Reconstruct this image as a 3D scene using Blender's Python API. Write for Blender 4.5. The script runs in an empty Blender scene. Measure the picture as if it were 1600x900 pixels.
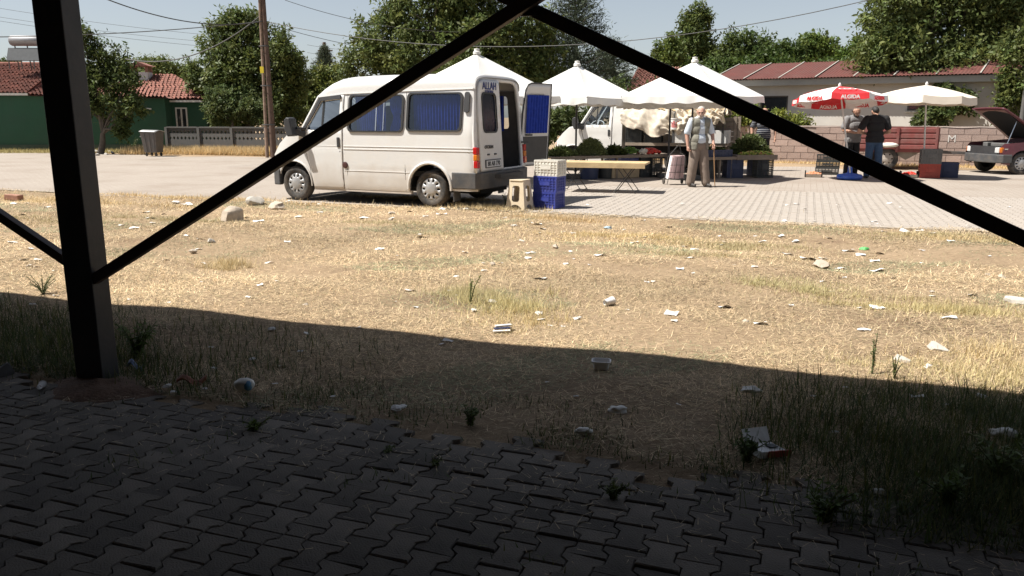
import bpy, bmesh, math, random
import numpy as np
from mathutils import Vector, Matrix, noise as mnoise
from mathutils.geometry import delaunay_2d_cdt

random.seed(7)
R = math.radians
scene = bpy.context.scene
C = scene.collection

# ------------------------------------------------------------------ camera
CAM_H = 1.5
PITCH = R(12.1)
FPX = 1250.0            # focal length in photo pixels (1600 wide)
cam_d = bpy.data.cameras.new('camera')
cam_d.sensor_width = 36.0
cam_d.lens = 36.0 * FPX / 1600.0
cam_d.clip_start = 0.05
cam_d.clip_end = 3000
cam = bpy.data.objects.new('camera', cam_d)
C.objects.link(cam)
cam.location = (0, 0, CAM_H)
cam.rotation_euler = (R(90) - PITCH, 0, 0)
scene.camera = cam

# ------------------------------------------------------------------ light
SUN_EL, SUN_AZ = R(58), R(9)        # the sun stands left of the camera, a little behind it
world = bpy.data.worlds.new('World')
scene.world = world
world.use_nodes = True
wn = world.node_tree
wn.nodes.clear()
w_out = wn.nodes.new('ShaderNodeOutputWorld')
w_bg = wn.nodes.new('ShaderNodeBackground')
w_sky = wn.nodes.new('ShaderNodeTexSky')
w_sky.sky_type = 'NISHITA'
w_sky.sun_disc = False
w_sky.sun_elevation = SUN_EL
w_sky.sun_rotation = R(261)
w_sky.altitude = 1000
w_sky.air_density = 1.0
w_sky.dust_density = 1.6
w_sky.ozone_density = 0.4
w_bg.inputs['Strength'].default_value = 0.064
w_hs = wn.nodes.new('ShaderNodeHueSaturation')       # summer haze: the whole sky is paler
w_hs.inputs['Saturation'].default_value = 0.55
wn.links.new(w_sky.outputs[0], w_hs.inputs['Color'])
wn.links.new(w_hs.outputs[0], w_bg.inputs['Color'])
wn.links.new(w_bg.outputs[0], w_out.inputs['Surface'])

sun_d = bpy.data.lights.new('sun', 'SUN')
sun_d.energy = 5.0
sun_d.angle = R(0.5)
sun_d.color = (1.0, 0.955, 0.88)
sun = bpy.data.objects.new('sun', sun_d)
C.objects.link(sun)
sun.rotation_euler = Vector((math.cos(SUN_AZ) * math.cos(SUN_EL), math.sin(SUN_AZ) * math.cos(SUN_EL),
                             -math.sin(SUN_EL))).to_track_quat('-Z', 'Y').to_euler()
scene.view_settings.view_transform = 'Standard'
scene.view_settings.look = 'None'
scene.view_settings.exposure = 0.82
scene.view_settings.gamma = 1.0
scene.view_settings.use_curve_mapping = False
scene.cycles.max_bounces = 7
scene.cycles.transparent_max_bounces = 12

# ------------------------------------------------------------------ pixels to places
def ray(px, py):
    x = (px - 800) / FPX
    y = (450 - py) / FPX
    c, s = math.cos(PITCH), math.sin(PITCH)
    return Vector((x, c + y * s, -s + y * c))
def G(px, py, z=0.0):                 # where the pixel's ray meets the ground (height z)
    r = ray(px, py)
    t = (z - CAM_H) / r.z
    return Vector((r.x * t, r.y * t, z))
def D(px, py, Y):                     # the point on the ray at depth Y
    r = ray(px, py)
    t = Y / r.y
    return Vector((r.x * t, Y, CAM_H + r.z * t))
ST = R(-20)                           # the street, the wall and the shed all run along this direction
UX, UY = math.cos(ST), math.sin(ST)
def S(u, n, z=0.0):                   # street frame: u along, n across (away from the camera)
    return Vector((u * UX - n * UY, u * UY + n * UX, z))
def toS(x, y):
    return (x * UX + y * UY, -x * UY + y * UX)

# ------------------------------------------------------------------ object helpers
def tag(o, label=None, cat=None, group=None, kind=None):
    if label: o['label'] = label
    if cat: o['category'] = cat
    if group: o['group'] = group
    if kind: o['kind'] = kind
    return o
def thing(name, label, cat, loc=(0, 0, 0), rz=0.0, group=None):
    o = bpy.data.objects.new(name, None)
    C.objects.link(o)
    o.location = loc
    o.rotation_euler = (0, 0, rz)
    o.empty_display_size = 0.1
    return tag(o, label, cat, group)
def link(name, me, parent=None, loc=None, rot=None, scale=None):
    o = bpy.data.objects.new(name, me)
    C.objects.link(o)
    if parent: o.parent = parent
    if loc is not None: o.location = loc
    if rot is not None: o.rotation_euler = rot
    if scale is not None: o.scale = scale
    return o
def copy_tree(o, parent=None):
    c = o.copy()
    C.objects.link(c)
    c.parent = parent
    for ch in [x for x in bpy.data.objects if x.parent == o]:
        copy_tree(ch, c)
    return c

class MB:
    """collects shapes and links them as ONE mesh object"""
    def __init__(s): s.v = []; s.f = []; s.m = []
    def add(s, vs, fs, mi=0):
        b = len(s.v)
        s.v += [tuple(p) for p in vs]
        s.f += [tuple(i + b for i in f) for f in fs]
        s.m += [mi] * len(fs)
        return s
    def box(s, c, d, rz=0.0, mi=0, taper=1.0, rot=None):
        hx, hy, hz = d[0] / 2, d[1] / 2, d[2] / 2
        vs = []
        for z, k in ((-hz, 1.0), (hz, taper)):
            for x, y in ((-hx, -hy), (hx, -hy), (hx, hy), (-hx, hy)):
                vs.append(Vector((x * k, y * k, z)))
        M = rot if rot is not None else Matrix.Rotation(rz, 3, 'Z')
        vs = [M @ p + Vector(c) for p in vs]
        return s.add(vs, [(3, 2, 1, 0), (4, 5, 6, 7), (0, 1, 5, 4), (1, 2, 6, 5), (2, 3, 7, 6), (3, 0, 4, 7)], mi)
    def span(s, lo, hi, mi=0):
        return s.box([(a + b) / 2 for a, b in zip(lo, hi)], [b - a for a, b in zip(lo, hi)], mi=mi)
    def bar(s, p, q, w, h, up=(0, 0, 1), mi=0):
        p, q = Vector(p), Vector(q)
        d = (q - p); L = d.length; d.normalize()
        up = Vector(up)
        if abs(d.dot(up)) > 0.98: up = Vector((1, 0, 0))
        a = d.cross(up).normalized(); b = a.cross(d)
        vs = []
        for e in (p, q):
            for i, j in ((-1, -1), (1, -1), (1, 1), (-1, 1)):
                vs.append(e + a * (i * w / 2) + b * (j * h / 2))
        return s.add(vs, [(0, 1, 2, 3), (7, 6, 5, 4), (0, 4, 5, 1), (1, 5, 6, 2), (2, 6, 7, 3), (3, 7, 4, 0)], mi)
    def tube(s, pts, r, n=8, mi=0, cap=True):
        pts = [Vector(p) for p in pts]
        if not hasattr(r, '__len__'): r = [r] * len(pts)
        rings = []; last = None
        for i, p in enumerate(pts):
            d = (pts[min(i + 1, len(pts) - 1)] - pts[max(i - 1, 0)])
            if d.length < 1e-9: d = Vector((0, 0, 1))
            d.normalize()
            if last is None:
                a = d.orthogonal().normalized()
            else:
                a = last - d * last.dot(d)
                a = a.normalized() if a.length > 1e-6 else d.orthogonal().normalized()
            last = a
            b = d.cross(a)
            rings.append([p + (a * math.cos(t) + b * math.sin(t)) * r[i] for t in [2 * math.pi * k / n for k in range(n)]])
        vs = [p for rg in rings for p in rg]
        fs = []
        for i in range(len(rings) - 1):
            for k in range(n):
                fs.append((i * n + k, i * n + (k + 1) % n, (i + 1) * n + (k + 1) % n, (i + 1) * n + k))
        if cap:
            fs.append(tuple(reversed(range(n))))
            fs.append(tuple((len(rings) - 1) * n + k for k in range(n)))
        return s.add(vs, fs, mi)
    def lathe(s, prof, n=24, origin=(0, 0, 0), axis='Z', mi=0, closed=False, cap=True):
        o = Vector(origin)
        vs = []
        for r, h in prof:
            for k in range(n):
                t = 2 * math.pi * k / n
                x, y, z = r * math.cos(t), r * math.sin(t), h
                if axis == 'Y': x, y, z = x, z, y
                elif axis == 'X': x, y, z = z, x, y
                vs.append(o + Vector((x, y, z)))
        m = len(prof); fs = []
        for i in range(m if closed else m - 1):
            j = (i + 1) % m
            for k in range(n):
                fs.append((i * n + k, i * n + (k + 1) % n, j * n + (k + 1) % n, j * n + k))
        if cap and not closed:
            fs.append(tuple(reversed(range(n))))
            fs.append(tuple((m - 1) * n + k for k in range(n)))
        return s.add(vs, fs, mi)
    def grid(s, fn, nu, nv, mi=0, wrap=False):
        vs = [fn(i / nu, j / nv) for i in range(nu + 1) for j in range(nv + 1)]
        fs = [(i * (nv + 1) + j, (i + 1) * (nv + 1) + j, (i + 1) * (nv + 1) + j + 1, i * (nv + 1) + j + 1)
              for i in range(nu) for j in range(nv)]
        return s.add(vs, fs, mi)
    def prism(s, poly, fn0, fn1, mi=0):
        n = len(poly)
        vs = [fn0(*p) for p in poly] + [fn1(*p) for p in poly]
        fs = [tuple(reversed(range(n))), tuple(range(n, 2 * n))]
        fs += [(i, (i + 1) % n, n + (i + 1) % n, n + i) for i in range(n)]
        return s.add(vs, fs, mi)
    def ball(s, c, r, nu=10, nv=7, mi=0, jit=0.0, rng=random):
        rx, ry, rz = r if hasattr(r, '__len__') else (r, r, r)
        c = Vector(c); vs = [c + Vector((0, 0, -rz))]
        for j in range(1, nv):
            p = -math.pi / 2 + math.pi * j / nv
            for i in range(nu):
                t = 2 * math.pi * i / nu
                k = 1 + (rng.uniform(-jit, jit) if jit else 0)
                vs.append(c + Vector((rx * math.cos(p) * math.cos(t) * k, ry * math.cos(p) * math.sin(t) * k, rz * math.sin(p) * k)))
        vs.append(c + Vector((0, 0, rz)))
        fs = [(0, 1 + (i + 1) % nu, 1 + i) for i in range(nu)]
        for j in range(nv - 2):
            for i in range(nu):
                a = 1 + j * nu
                fs.append((a + i, a + (i + 1) % nu, a + nu + (i + 1) % nu, a + nu + i))
        t = len(vs) - 1; a = 1 + (nv - 2) * nu
        fs += [(a + i, a + (i + 1) % nu, t) for i in range(nu)]
        return s.add(vs, fs, mi)
    def panel(s, outline, holes, step, fn, mi=0, rev=False):
        """a sheet cut to an outline, with openings, bent by fn(a, b) -> point"""
        a, f = cut(outline, holes, step)
        if rev: f = [tuple(reversed(t)) for t in f]
        return s.add([fn(*p) for p in a], f, mi)
    def mesh(s, name, mats, smooth=None):
        me = bpy.data.meshes.new(name)
        me.from_pydata([tuple(p) for p in s.v], [], s.f)
        for m in (mats if isinstance(mats, (list, tuple)) else [mats]):
            me.materials.append(m)
        if any(s.m): me.polygons.foreach_set('material_index', s.m)
        if smooth:
            me.polygons.foreach_set('use_smooth', [True] * len(me.polygons))
            if smooth < 179: me.set_sharp_from_angle(angle=R(smooth))
        me.update()
        return me
    def build(s, name, mats, parent=None, smooth=None, bevel=0, loc=None, rot=None):
        o = link(name, s.mesh(name, mats, smooth), parent, loc, rot)
        if bevel:
            m = o.modifiers.new('bevel', 'BEVEL'); m.width = bevel; m.segments = 2
            m.limit_method = 'ANGLE'; m.angle_limit = R(40)
        return o

def pin(x, y, poly):
    c = False; j = len(poly) - 1
    for i in range(len(poly)):
        xi, yi = poly[i]; xj, yj = poly[j]
        if (yi > y) != (yj > y) and x < (xj - xi) * (y - yi) / (yj - yi) + xi: c = not c
        j = i
    return c
def cut(outline, holes, step):
    pts = []; edges = []
    for poly in [outline] + list(holes):
        b = len(pts)
        dense = []
        for i in range(len(poly)):
            p, q = poly[i], poly[(i + 1) % len(poly)]
            k = max(1, int(math.hypot(q[0] - p[0], q[1] - p[1]) / (step * 1.5)))
            for t in range(k): dense.append((p[0] + (q[0] - p[0]) * t / k, p[1] + (q[1] - p[1]) * t / k))
        pts += dense
        edges += [(b + i, b + (i + 1) % len(dense)) for i in range(len(dense))]
    xs = [p[0] for p in outline]; ys = [p[1] for p in outline]
    x = min(xs) + step * .5
    while x < max(xs):
        y = min(ys) + step * .5
        while y < max(ys):
            if pin(x, y, outline) and not any(pin(x, y, h) for h in holes): pts.append((x, y))
            y += step
        x += step
    r = delaunay_2d_cdt([Vector(p) for p in pts], edges, [], 0, 1e-5)
    v = [(p.x, p.y) for p in r[0]]
    fs = []
    for t in r[2]:
        cx = sum(v[i][0] for i in t) / 3; cy = sum(v[i][1] for i in t) / 3
        if pin(cx, cy, outline) and not any(pin(cx, cy, h) for h in holes): fs.append(tuple(t))
    return v, fs
def rrect(x0, y0, x1, y1, r, n=5):
    o = []
    for cx, cy, a in ((x1 - r, y1 - r, 0), (x0 + r, y1 - r, 90), (x0 + r, y0 + r, 180), (x1 - r, y0 + r, 270)):
        for k in range(n + 1):
            t = R(a + 90 * k / n); o.append((cx + r * math.cos(t), cy + r * math.sin(t)))
    return o
def inset(poly, d):
    """move every corner of a roughly convex outline towards its middle"""
    cx = sum(p[0] for p in poly) / len(poly); cy = sum(p[1] for p in poly) / len(poly)
    o = []
    for x, y in poly:
        L = math.hypot(x - cx, y - cy)
        o.append((x - (x - cx) / L * d, y - (y - cy) / L * d))
    return o
def bigmesh(name, co, faces_n, nv_per, mat, parent=None, col=None, smooth=False):
    """many small separate faces (blades, leaves): co (N,3), consecutive verts make a face of nv_per corners"""
    me = bpy.data.meshes.new(name)
    N = len(co)
    me.vertices.add(N); me.vertices.foreach_set('co', np.ascontiguousarray(co, dtype=np.float32).ravel())
    me.loops.add(N); me.loops.foreach_set('vertex_index', np.arange(N, dtype=np.int32))
    me.polygons.add(N // nv_per)
    me.polygons.foreach_set('loop_start', np.arange(0, N, nv_per, dtype=np.int32))
    try: me.polygons.foreach_set('loop_total', np.full(N // nv_per, nv_per, dtype=np.int32))
    except Exception: pass
    if col is not None:
        at = me.color_attributes.new('tint', 'FLOAT_COLOR', 'POINT')
        c4 = np.ones((N, 4), dtype=np.float32); c4[:, :3] = col
        at.data.foreach_set('color', c4.ravel())
    me.materials.append(mat)
    me.update(calc_edges=True)
    o = link(name, me, parent)
    return o

# ------------------------------------------------------------------ materials
MATS = {}
def nodes(name):
    m = bpy.data.materials.new(name); m.use_nodes = True
    nt = m.node_tree; b = nt.nodes['Principled BSDF']
    MATS[name] = m
    return m, nt, b
def N(nt, t, **kw):
    n = nt.nodes.new(t)
    for k, v in kw.items():
        if k in n.inputs: n.inputs[k].default_value = v
        else: setattr(n, k, v)
    return n
def ramp(nt, src, stops):
    r = nt.nodes.new('ShaderNodeValToRGB')
    e = r.color_ramp.elements
    while len(e) < len(stops): e.new(0.5)
    for i, (p, c) in enumerate(stops):
        e[i].position = p
        e[i].color = (c, c, c, 1) if not hasattr(c, '__len__') else (c[0], c[1], c[2], 1)
    nt.links.new(src, r.inputs[0])
    return r
def pm(name, col, rough=0.6, var=0.12, scale=6.0, bump=0.0, bscale=40.0, metal=0.0, spec=0.5, dirt=None, dirt_amt=0.0,
       dscale=2.0, rnd=0.0, coat=0.0, coord='Object', low=None):
    """paint, wood, cloth ... : base colour with mottling, optional dirt patches, bump and a change from piece to piece"""
    m, nt, b = nodes(name)
    tc = N(nt, 'ShaderNodeTexCoord')
    n1 = N(nt, 'ShaderNodeTexNoise', Scale=scale, Detail=5.0, Roughness=0.6)
    nt.links.new(tc.outputs[coord], n1.inputs['Vector'])
    lo = [c * (1 - var) for c in col]; hi = [min(1, c * (1 + var)) for c in col]
    r = ramp(nt, n1.outputs['Fac'], [(0.3, lo), (0.7, hi)])
    cur = r.outputs[0]
    if dirt is not None:
        n2 = N(nt, 'ShaderNodeTexNoise', Scale=dscale, Detail=6.0, Roughness=0.7)
        nt.links.new(tc.outputs[coord], n2.inputs['Vector'])
        k = ramp(nt, n2.outputs['Fac'], [(0.42, 0.0), (0.72, dirt_amt)])
        mx = N(nt, 'ShaderNodeMix', data_type='RGBA')
        nt.links.new(k.outputs[0], mx.inputs[0]); nt.links.new(cur, mx.inputs[6])
        mx.inputs[7].default_value = (*dirt, 1)
        cur = mx.outputs[2]
    if low is not None:            # dust thrown up by the wheels, thick near the ground and ragged at its edge
        sx = N(nt, 'ShaderNodeSeparateXYZ'); nt.links.new(tc.outputs['Object'], sx.inputs[0])
        n4 = N(nt, 'ShaderNodeTexNoise', Scale=4.0, Detail=5.0); nt.links.new(tc.outputs['Object'], n4.inputs['Vector'])
        ad = N(nt, 'ShaderNodeMath', operation='MULTIPLY_ADD'); ad.inputs[1].default_value = .5; nt.links.new(n4.outputs['Fac'], ad.inputs[0]); nt.links.new(sx.outputs['Z'], ad.inputs[2])
        kk_ = ramp(nt, ad.outputs[0], [(.45, .6), (.95, 0.0)])
        mz = N(nt, 'ShaderNodeMix', data_type='RGBA'); nt.links.new(kk_.outputs[0], mz.inputs[0]); nt.links.new(cur, mz.inputs[6]); mz.inputs[7].default_value = (*low, 1)
        cur = mz.outputs[2]
    if rnd:
        oi = N(nt, 'ShaderNodeObjectInfo')
        hs = N(nt, 'ShaderNodeHueSaturation')
        mr = N(nt, 'ShaderNodeMapRange'); mr.inputs[3].default_value = 1 - rnd; mr.inputs[4].default_value = 1 + rnd
        nt.links.new(oi.outputs['Random'], mr.inputs[0])
        nt.links.new(mr.outputs[0], hs.inputs['Value']); nt.links.new(cur, hs.inputs['Color'])
        cur = hs.outputs[0]
    nt.links.new(cur, b.inputs['Base Color'])
    b.inputs['Roughness'].default_value = rough
    b.inputs['Metallic'].default_value = metal
    b.inputs['Specular IOR Level'].default_value = spec
    b.inputs['Coat Weight'].default_value = coat
    if bump:
        n3 = N(nt, 'ShaderNodeTexNoise', Scale=bscale, Detail=4.0)
        nt.links.new(tc.outputs[coord], n3.inputs['Vector'])
        bp = N(nt, 'ShaderNodeBump', Strength=bump, Distance=0.01)
        nt.links.new(n3.outputs['Fac'], bp.inputs['Height']); nt.links.new(bp.outputs[0], b.inputs['Normal'])
    return m
def leafmat(name, col, trans=0.35, rough=0.55, spec=0.3):
    """leaf or blade: colour times the per-blade tint, light shines through a little"""
    m, nt, b = nodes(name)
    at = N(nt, 'ShaderNodeAttribute', attribute_name='tint')
    mx = N(nt, 'ShaderNodeMix', data_type='RGBA', blend_type='MULTIPLY')
    mx.inputs[0].default_value = 1.0
    mx.inputs[6].default_value = (*col, 1)
    nt.links.new(at.outputs['Color'], mx.inputs[7])
    nt.links.new(mx.outputs[2], b.inputs['Base Color'])
    b.inputs['Roughness'].default_value = rough
    b.inputs['Specular IOR Level'].default_value = spec
    tr = N(nt, 'ShaderNodeBsdfTranslucent')
    nt.links.new(mx.outputs[2], tr.inputs['Color'])
    ms = N(nt, 'ShaderNodeMixShader'); ms.inputs[0].default_value = trans
    nt.links.new(b.outputs[0], ms.inputs[1]); nt.links.new(tr.outputs[0], ms.inputs[2])
    nt.links.new(ms.outputs[0], nt.nodes['Material Output'].inputs['Surface'])
    return m
def glassmat(name, tint, gloss=0.12, rough=0.02):
    m, nt, b = nodes(name)
    nt.nodes.remove(b)
    t = N(nt, 'ShaderNodeBsdfTransparent'); t.inputs[0].default_value = (*tint, 1)
    g = N(nt, 'ShaderNodeBsdfGlossy'); g.inputs['Roughness'].default_value = rough
    g.inputs['Color'].default_value = (.9, .95, 1, 1)
    f = N(nt, 'ShaderNodeFresnel', IOR=1.5)
    a = N(nt, 'ShaderNodeMath', operation='ADD'); a.inputs[1].default_value = gloss - 0.04
    nt.links.new(f.outputs[0], a.inputs[0])
    ms = N(nt, 'ShaderNodeMixShader')
    nt.links.new(a.outputs[0], ms.inputs[0]); nt.links.new(t.outputs[0], ms.inputs[1]); nt.links.new(g.outputs[0], ms.inputs[2])
    nt.links.new(ms.outputs[0], nt.nodes['Material Output'].inputs['Surface'])
    return m

STRAW = (0.68, 0.535, 0.345)
M = dict(
    white_paint=pm('white_paint', (.67, .665, .65), .32, .03, 3, spec=.5, dirt=(.42, .33, .23), dirt_amt=.18, dscale=3, coat=.3, low=(.36, .28, .20)),
    truck_paint=pm('truck_paint', (.74, .73, .70), .35, .03, 3, dirt=(.4, .33, .25), dirt_amt=.15, coat=.2),
    black_plastic=pm('black_plastic', (.035, .035, .037), .55, .2, 9, bump=.1),
    bumper_grey=pm('bumper_grey', (.06, .062, .066), .6, .25, 4, dirt=(.2, .16, .12), dirt_amt=.35, dscale=6),
    rubber=pm('rubber', (.028, .027, .026), .8, .3, 8, dirt=(.24, .19, .14), dirt_amt=.45, dscale=7),
    seal=pm('seal', (.015, .015, .016), .6, .1),
    hubcap=pm('hubcap', (.42, .42, .42), .38, .1, 8, metal=.35, dirt=(.2, .16, .12), dirt_amt=.3),
    dark=pm('dark', (.012, .012, .012), .9, .2),
    lining=pm('lining', (.10, .095, .09), .9, .2),
    blue_cloth=pm('blue_cloth', (.018, .045, .32), .75, .25, 14, bump=.2, spec=.2),
    seat_cloth=pm('seat_cloth', (.08, .085, .10), .9, .2),
    window_glass=glassmat('window_glass', (.66, .71, .75), .05), rear_glass=pm('rear_glass', (.012, .015, .026), .18, .2, spec=.12),
    dark_glass=glassmat('dark_glass', (.16, .18, .21), .10),
    red_lens=pm('red_lens', (.45, .012, .012), .2, .1, coat=.6),
    amber_lens=pm('amber_lens', (.62, .17, .012), .2, .1, coat=.6),
    clear_lens=pm('clear_lens', (.62, .63, .62), .12, .1, coat=.6),
    chrome=pm('chrome', (.6, .6, .6), .2, .05, metal=.9),
    steel_black=pm('steel_black', (.026, .027, .030), .5, .35, 5, bump=.12, dirt=(.07, .04, .03), dirt_amt=.25, dscale=5),
    brace_brown=pm('brace_brown', (.045, .030, .025), .55, .3, 5, bump=.12, dirt=(.10, .05, .03), dirt_amt=.5, dscale=4),
    roof_sheet=pm('roof_sheet', (.07, .068, .066), .6, .2, 2, dirt=(.2, .1, .06), dirt_amt=.4),
    block_grey=pm('block_grey', (.13, .125, .12), .95, .15, 5, bump=.3),
    paver=pm('paver', (.185, .160, .132), .95, .16, 22, bump=.5, bscale=130, dirt=(.075, .066, .055), dirt_amt=.85, dscale=6, rnd=.3),  # same block as paver_sun, base colour lowered to deepen the yard's shade
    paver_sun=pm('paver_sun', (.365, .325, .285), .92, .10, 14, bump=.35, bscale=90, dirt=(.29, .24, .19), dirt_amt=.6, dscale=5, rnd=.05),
    stone=pm('stone', (.44, .375, .30), .95, .2, 9, bump=.7, bscale=22, dirt=(.25, .19, .14), dirt_amt=.5),
    stone_pale=pm('stone_pale', (.50, .47, .42), .95, .2, 9, bump=.7, bscale=22, dirt=(.28, .23, .18), dirt_amt=.5),
    brick_red=pm('brick_red', (.32, .17, .12), .95, .2, 9, bump=.4),
    paper=pm('paper', (.72, .71, .69), .8, .1, 30, dirt=(.42, .36, .28), dirt_amt=.5, dscale=12, rnd=.14),
    card=pm('card', (.48, .36, .22), .85, .12, 12, rnd=.1),
    ivory_plastic=pm('ivory_plastic', (.66, .56, .41), .45, .08, 6, dirt=(.35, .27, .18), dirt_amt=.3),
    white_plastic=pm('white_plastic', (.70, .68, .62), .45, .06, 6, dirt=(.4, .34, .27), dirt_amt=.3),
    blue_plastic=pm('blue_plastic', (.028, .045, .28), .42, .15, 6, dirt=(.12, .12, .16), dirt_amt=.3),
    navy_plastic=pm('navy_plastic', (.022, .035, .095), .5, .15, 6, dirt=(.1, .1, .1), dirt_amt=.3),
    black_crate=pm('black_crate', (.03, .034, .035), .5, .2, 6, dirt=(.12, .11, .09), dirt_amt=.3),
    grey_plastic=pm('grey_plastic', (.13, .128, .125), .5, .15, 6, dirt=(.2, .17, .14), dirt_amt=.3),
    red_plastic=pm('red_plastic', (.42, .055, .035), .45, .12, 6, dirt=(.2, .1, .07), dirt_amt=.4),
    bright_blue=pm('bright_blue', (.02, .10, .50), .4, .15, 6, dirt=(.2, .22, .3), dirt_amt=.35),
    pale_wood=pm('pale_wood', (.52, .385, .21), .7, .15, 7, bump=.2, dirt=(.3, .2, .11), dirt_amt=.4),
    old_wood=pm('old_wood', (.27, .22, .17), .85, .25, 8, bump=.4, dirt=(.13, .10, .08), dirt_amt=.5, rnd=.12),
    wire=pm('wire', (.05, .048, .046), .6, .1),
    canvas_white=pm('canvas_white', (.72, .71, .68), .9, .03, 4, bump=.15, bscale=14, dirt=(.6, .57, .5), dirt_amt=.18, dscale=3),
    canvas_beige=pm('canvas_beige', (.66, .59, .50), .9, .05, 4, bump=.15, bscale=14),
    tarp=pm('tarp', (.60, .53, .43), .85, .1, 4, bump=.5, bscale=9, dirt=(.40, .31, .20), dirt_amt=.6, dscale=1.6),
    tarp_tan=pm('tarp_tan', (.34, .25, .14), .85, .1, 4, bump=.4, bscale=9),
    umb_red=pm('umb_red', (.58, .022, .028), .7, .08, 6),
    umb_white=pm('umb_white', (.76, .74, .72), .75, .05, 6),
    pole_white=pm('pole_white', (.62, .61, .59), .4, .06, 6),
    skin=pm('skin', (.42, .235, .16), .55, .12, 20),
    skin_old=pm('skin_old', (.46, .26, .19), .55, .15, 20),
    hair_dark=pm('hair_dark', (.02, .017, .015), .7, .3, 40),
    hair_grey=pm('hair_grey', (.42, .40, .37), .8, .2, 40),
    shirt_blue=pm('shirt_blue', (.52, .57, .64), .85, .06, 9, bump=.3, bscale=30),
    vest_olive=pm('vest_olive', (.20, .19, .155), .9, .12, 9, bump=.3, bscale=40),
    trouser_brown=pm('trouser_brown', (.20, .155, .125), .9, .1, 9, bump=.3, bscale=30),
    shoe=pm('shoe', (.035, .03, .028), .55, .2),
    tee_grey=pm('tee_grey', (.20, .195, .195), .9, .1, 9, bump=.3),
    tee_black=pm('tee_black', (.012, .012, .014), .9, .2, 9, bump=.3),
    trouser_black=pm('trouser_black', (.015, .015, .016), .9, .2, 9),
    jeans=pm('jeans', (.04, .075, .14), .9, .2, 12, bump=.3),
    shirt_navy=pm('shirt_navy', (.015, .018, .03), .9, .2, 9),
    rose_cloth=pm('rose_cloth', (.44, .31, .31), .85, .1, 9, bump=.3),
    house_green=pm('house_green', (.022, .078, .045), .9, .1, 1.2, bump=.3, bscale=20, dirt=(.035, .07, .05), dirt_amt=.6, dscale=.9),
    tile=pm('tile', (.25, .105, .078), .95, .3, 3, dirt=(.13, .075, .06), dirt_amt=.75, dscale=4),
    white_trim=pm('white_trim', (.66, .64, .60), .7, .06, 5, dirt=(.4, .36, .3), dirt_amt=.3),
    wall_cream=pm('wall_cream', (.56, .53, .485), .95, .05, 1.1, bump=.2, bscale=25, dirt=(.42, .37, .31), dirt_amt=.45, dscale=.8),
    fascia=pm('fascia', (.36, .345, .31), .95, .1, 2, dirt=(.2, .18, .16), dirt_amt=.5),
    roof_red=pm('roof_red', (.115, .034, .027), .8, .15, 2.5, dirt=(.10, .055, .045), dirt_amt=.55, dscale=2),
    pink_block=pm('pink_block', (.37, .275, .235), .95, .12, 5, bump=.5, bscale=30, dirt=(.33, .255, .215), dirt_amt=.5, dscale=3, rnd=.12),
    mortar=pm('mortar', (.33, .27, .235), .95, .1, 9, bump=.4),
    concrete=pm('concrete', (.11, .106, .10), .95, .15, 4, bump=.3, dirt=(.09, .085, .08), dirt_amt=.5),
    bin_metal=pm('bin_metal', (.11, .104, .10), .55, .2, 4, metal=.4, dirt=(.13, .085, .06), dirt_amt=.6, dscale=4),
    pole_wood=pm('pole_wood', (.10, .062, .045), .9, .3, 6, bump=.5, bscale=25, dirt=(.15, .10, .075), dirt_amt=.5),
    trailer_red=pm('trailer_red', (.22, .055, .048), .7, .15, 4, dirt=(.22, .13, .115), dirt_amt=.75, dscale=3),
    car_maroon=pm('car_maroon', (.10, .022, .030), .35, .1, 4, coat=.3, dirt=(.2, .12, .10), dirt_amt=.15),
    yellow=pm('yellow', (.70, .55, .03), .6, .1),
    bark=pm('bark', (.10, .082, .066), .95, .3, 8, bump=.7, bscale=18),
    leaf_dark=leafmat('leaf_dark', (.080, .106, .030)),
    leaf_mid=leafmat('leaf_mid', (.112, .140, .040)),
    leaf_pale=leafmat('leaf_pale', (.125, .145, .06)),
    leaf_pine=leafmat('leaf_pine', (.066, .085, .05), .15),
    straw=leafmat('straw', STRAW, .25, .7),
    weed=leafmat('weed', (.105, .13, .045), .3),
    pepper_green=pm('pepper_green', (.10, .20, .02), .35, .3, 9),
    pepper_light=pm('pepper_light', (.42, .50, .08), .35, .2, 9),
    tomato=pm('tomato', (.60, .035, .018), .3, .2, 9),
    peach=pm('peach', (.58, .24, .12), .6, .2, 9),
    blue_ink=pm('blue_ink', (.015, .03, .16), .5, .1),
    black_ink=pm('black_ink', (.02, .02, .02), .5, .1),
    plate_white=pm('plate_white', (.62, .63, .64), .4, .05),
    blue_wall=pm('blue_wall', (.30, .33, .36), .7, .1),
    film=glassmat('film', (.75, .78, .8), .2, .2),
)
# ================================================================== ground, street, paving
EDGE_N = 3.30          # outer edge of the shed's paving
STREET_N = 12.15       # near edge of the street
FAR_N = 25.6           # far edge of the street
def hfield(x, y):
    return 0.012 + 0.018 * math.sin(x * 1.3 + 0.7 * y) * math.sin(y * 1.1 - .4 * x) + 0.010 * math.sin(3.1 * x - 1.7 * y + 1) + 0.006 * math.sin(7.3 * y + 2.9 * x)
def hfield_np(x, y):
    return 0.012 + 0.018 * np.sin(x * 1.3 + 0.7 * y) * np.sin(y * 1.1 - .4 * x) + 0.010 * np.sin(3.1 * x - 1.7 * y + 1) + 0.006 * np.sin(7.3 * y + 2.9 * x)
def ground_z(x, y):
    u, n = toS(x, y)
    z = hfield(x, y)
    a = min(1, max(0, (n - EDGE_N - .02) / .25)); b = min(1, max(0, (STREET_N - .12 - n) / .4))
    k = min(a, b)
    if EDGE_N - .3 < n < STREET_N + .3:
        return z * k - 0.02 * (1 - k)
    if STREET_N + .3 <= n < FAR_N - .3 or n <= EDGE_N - .3: return -0.07
    return 0.01 + 0.02 * math.sin(x * .9) * math.sin(y * .8)

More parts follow.
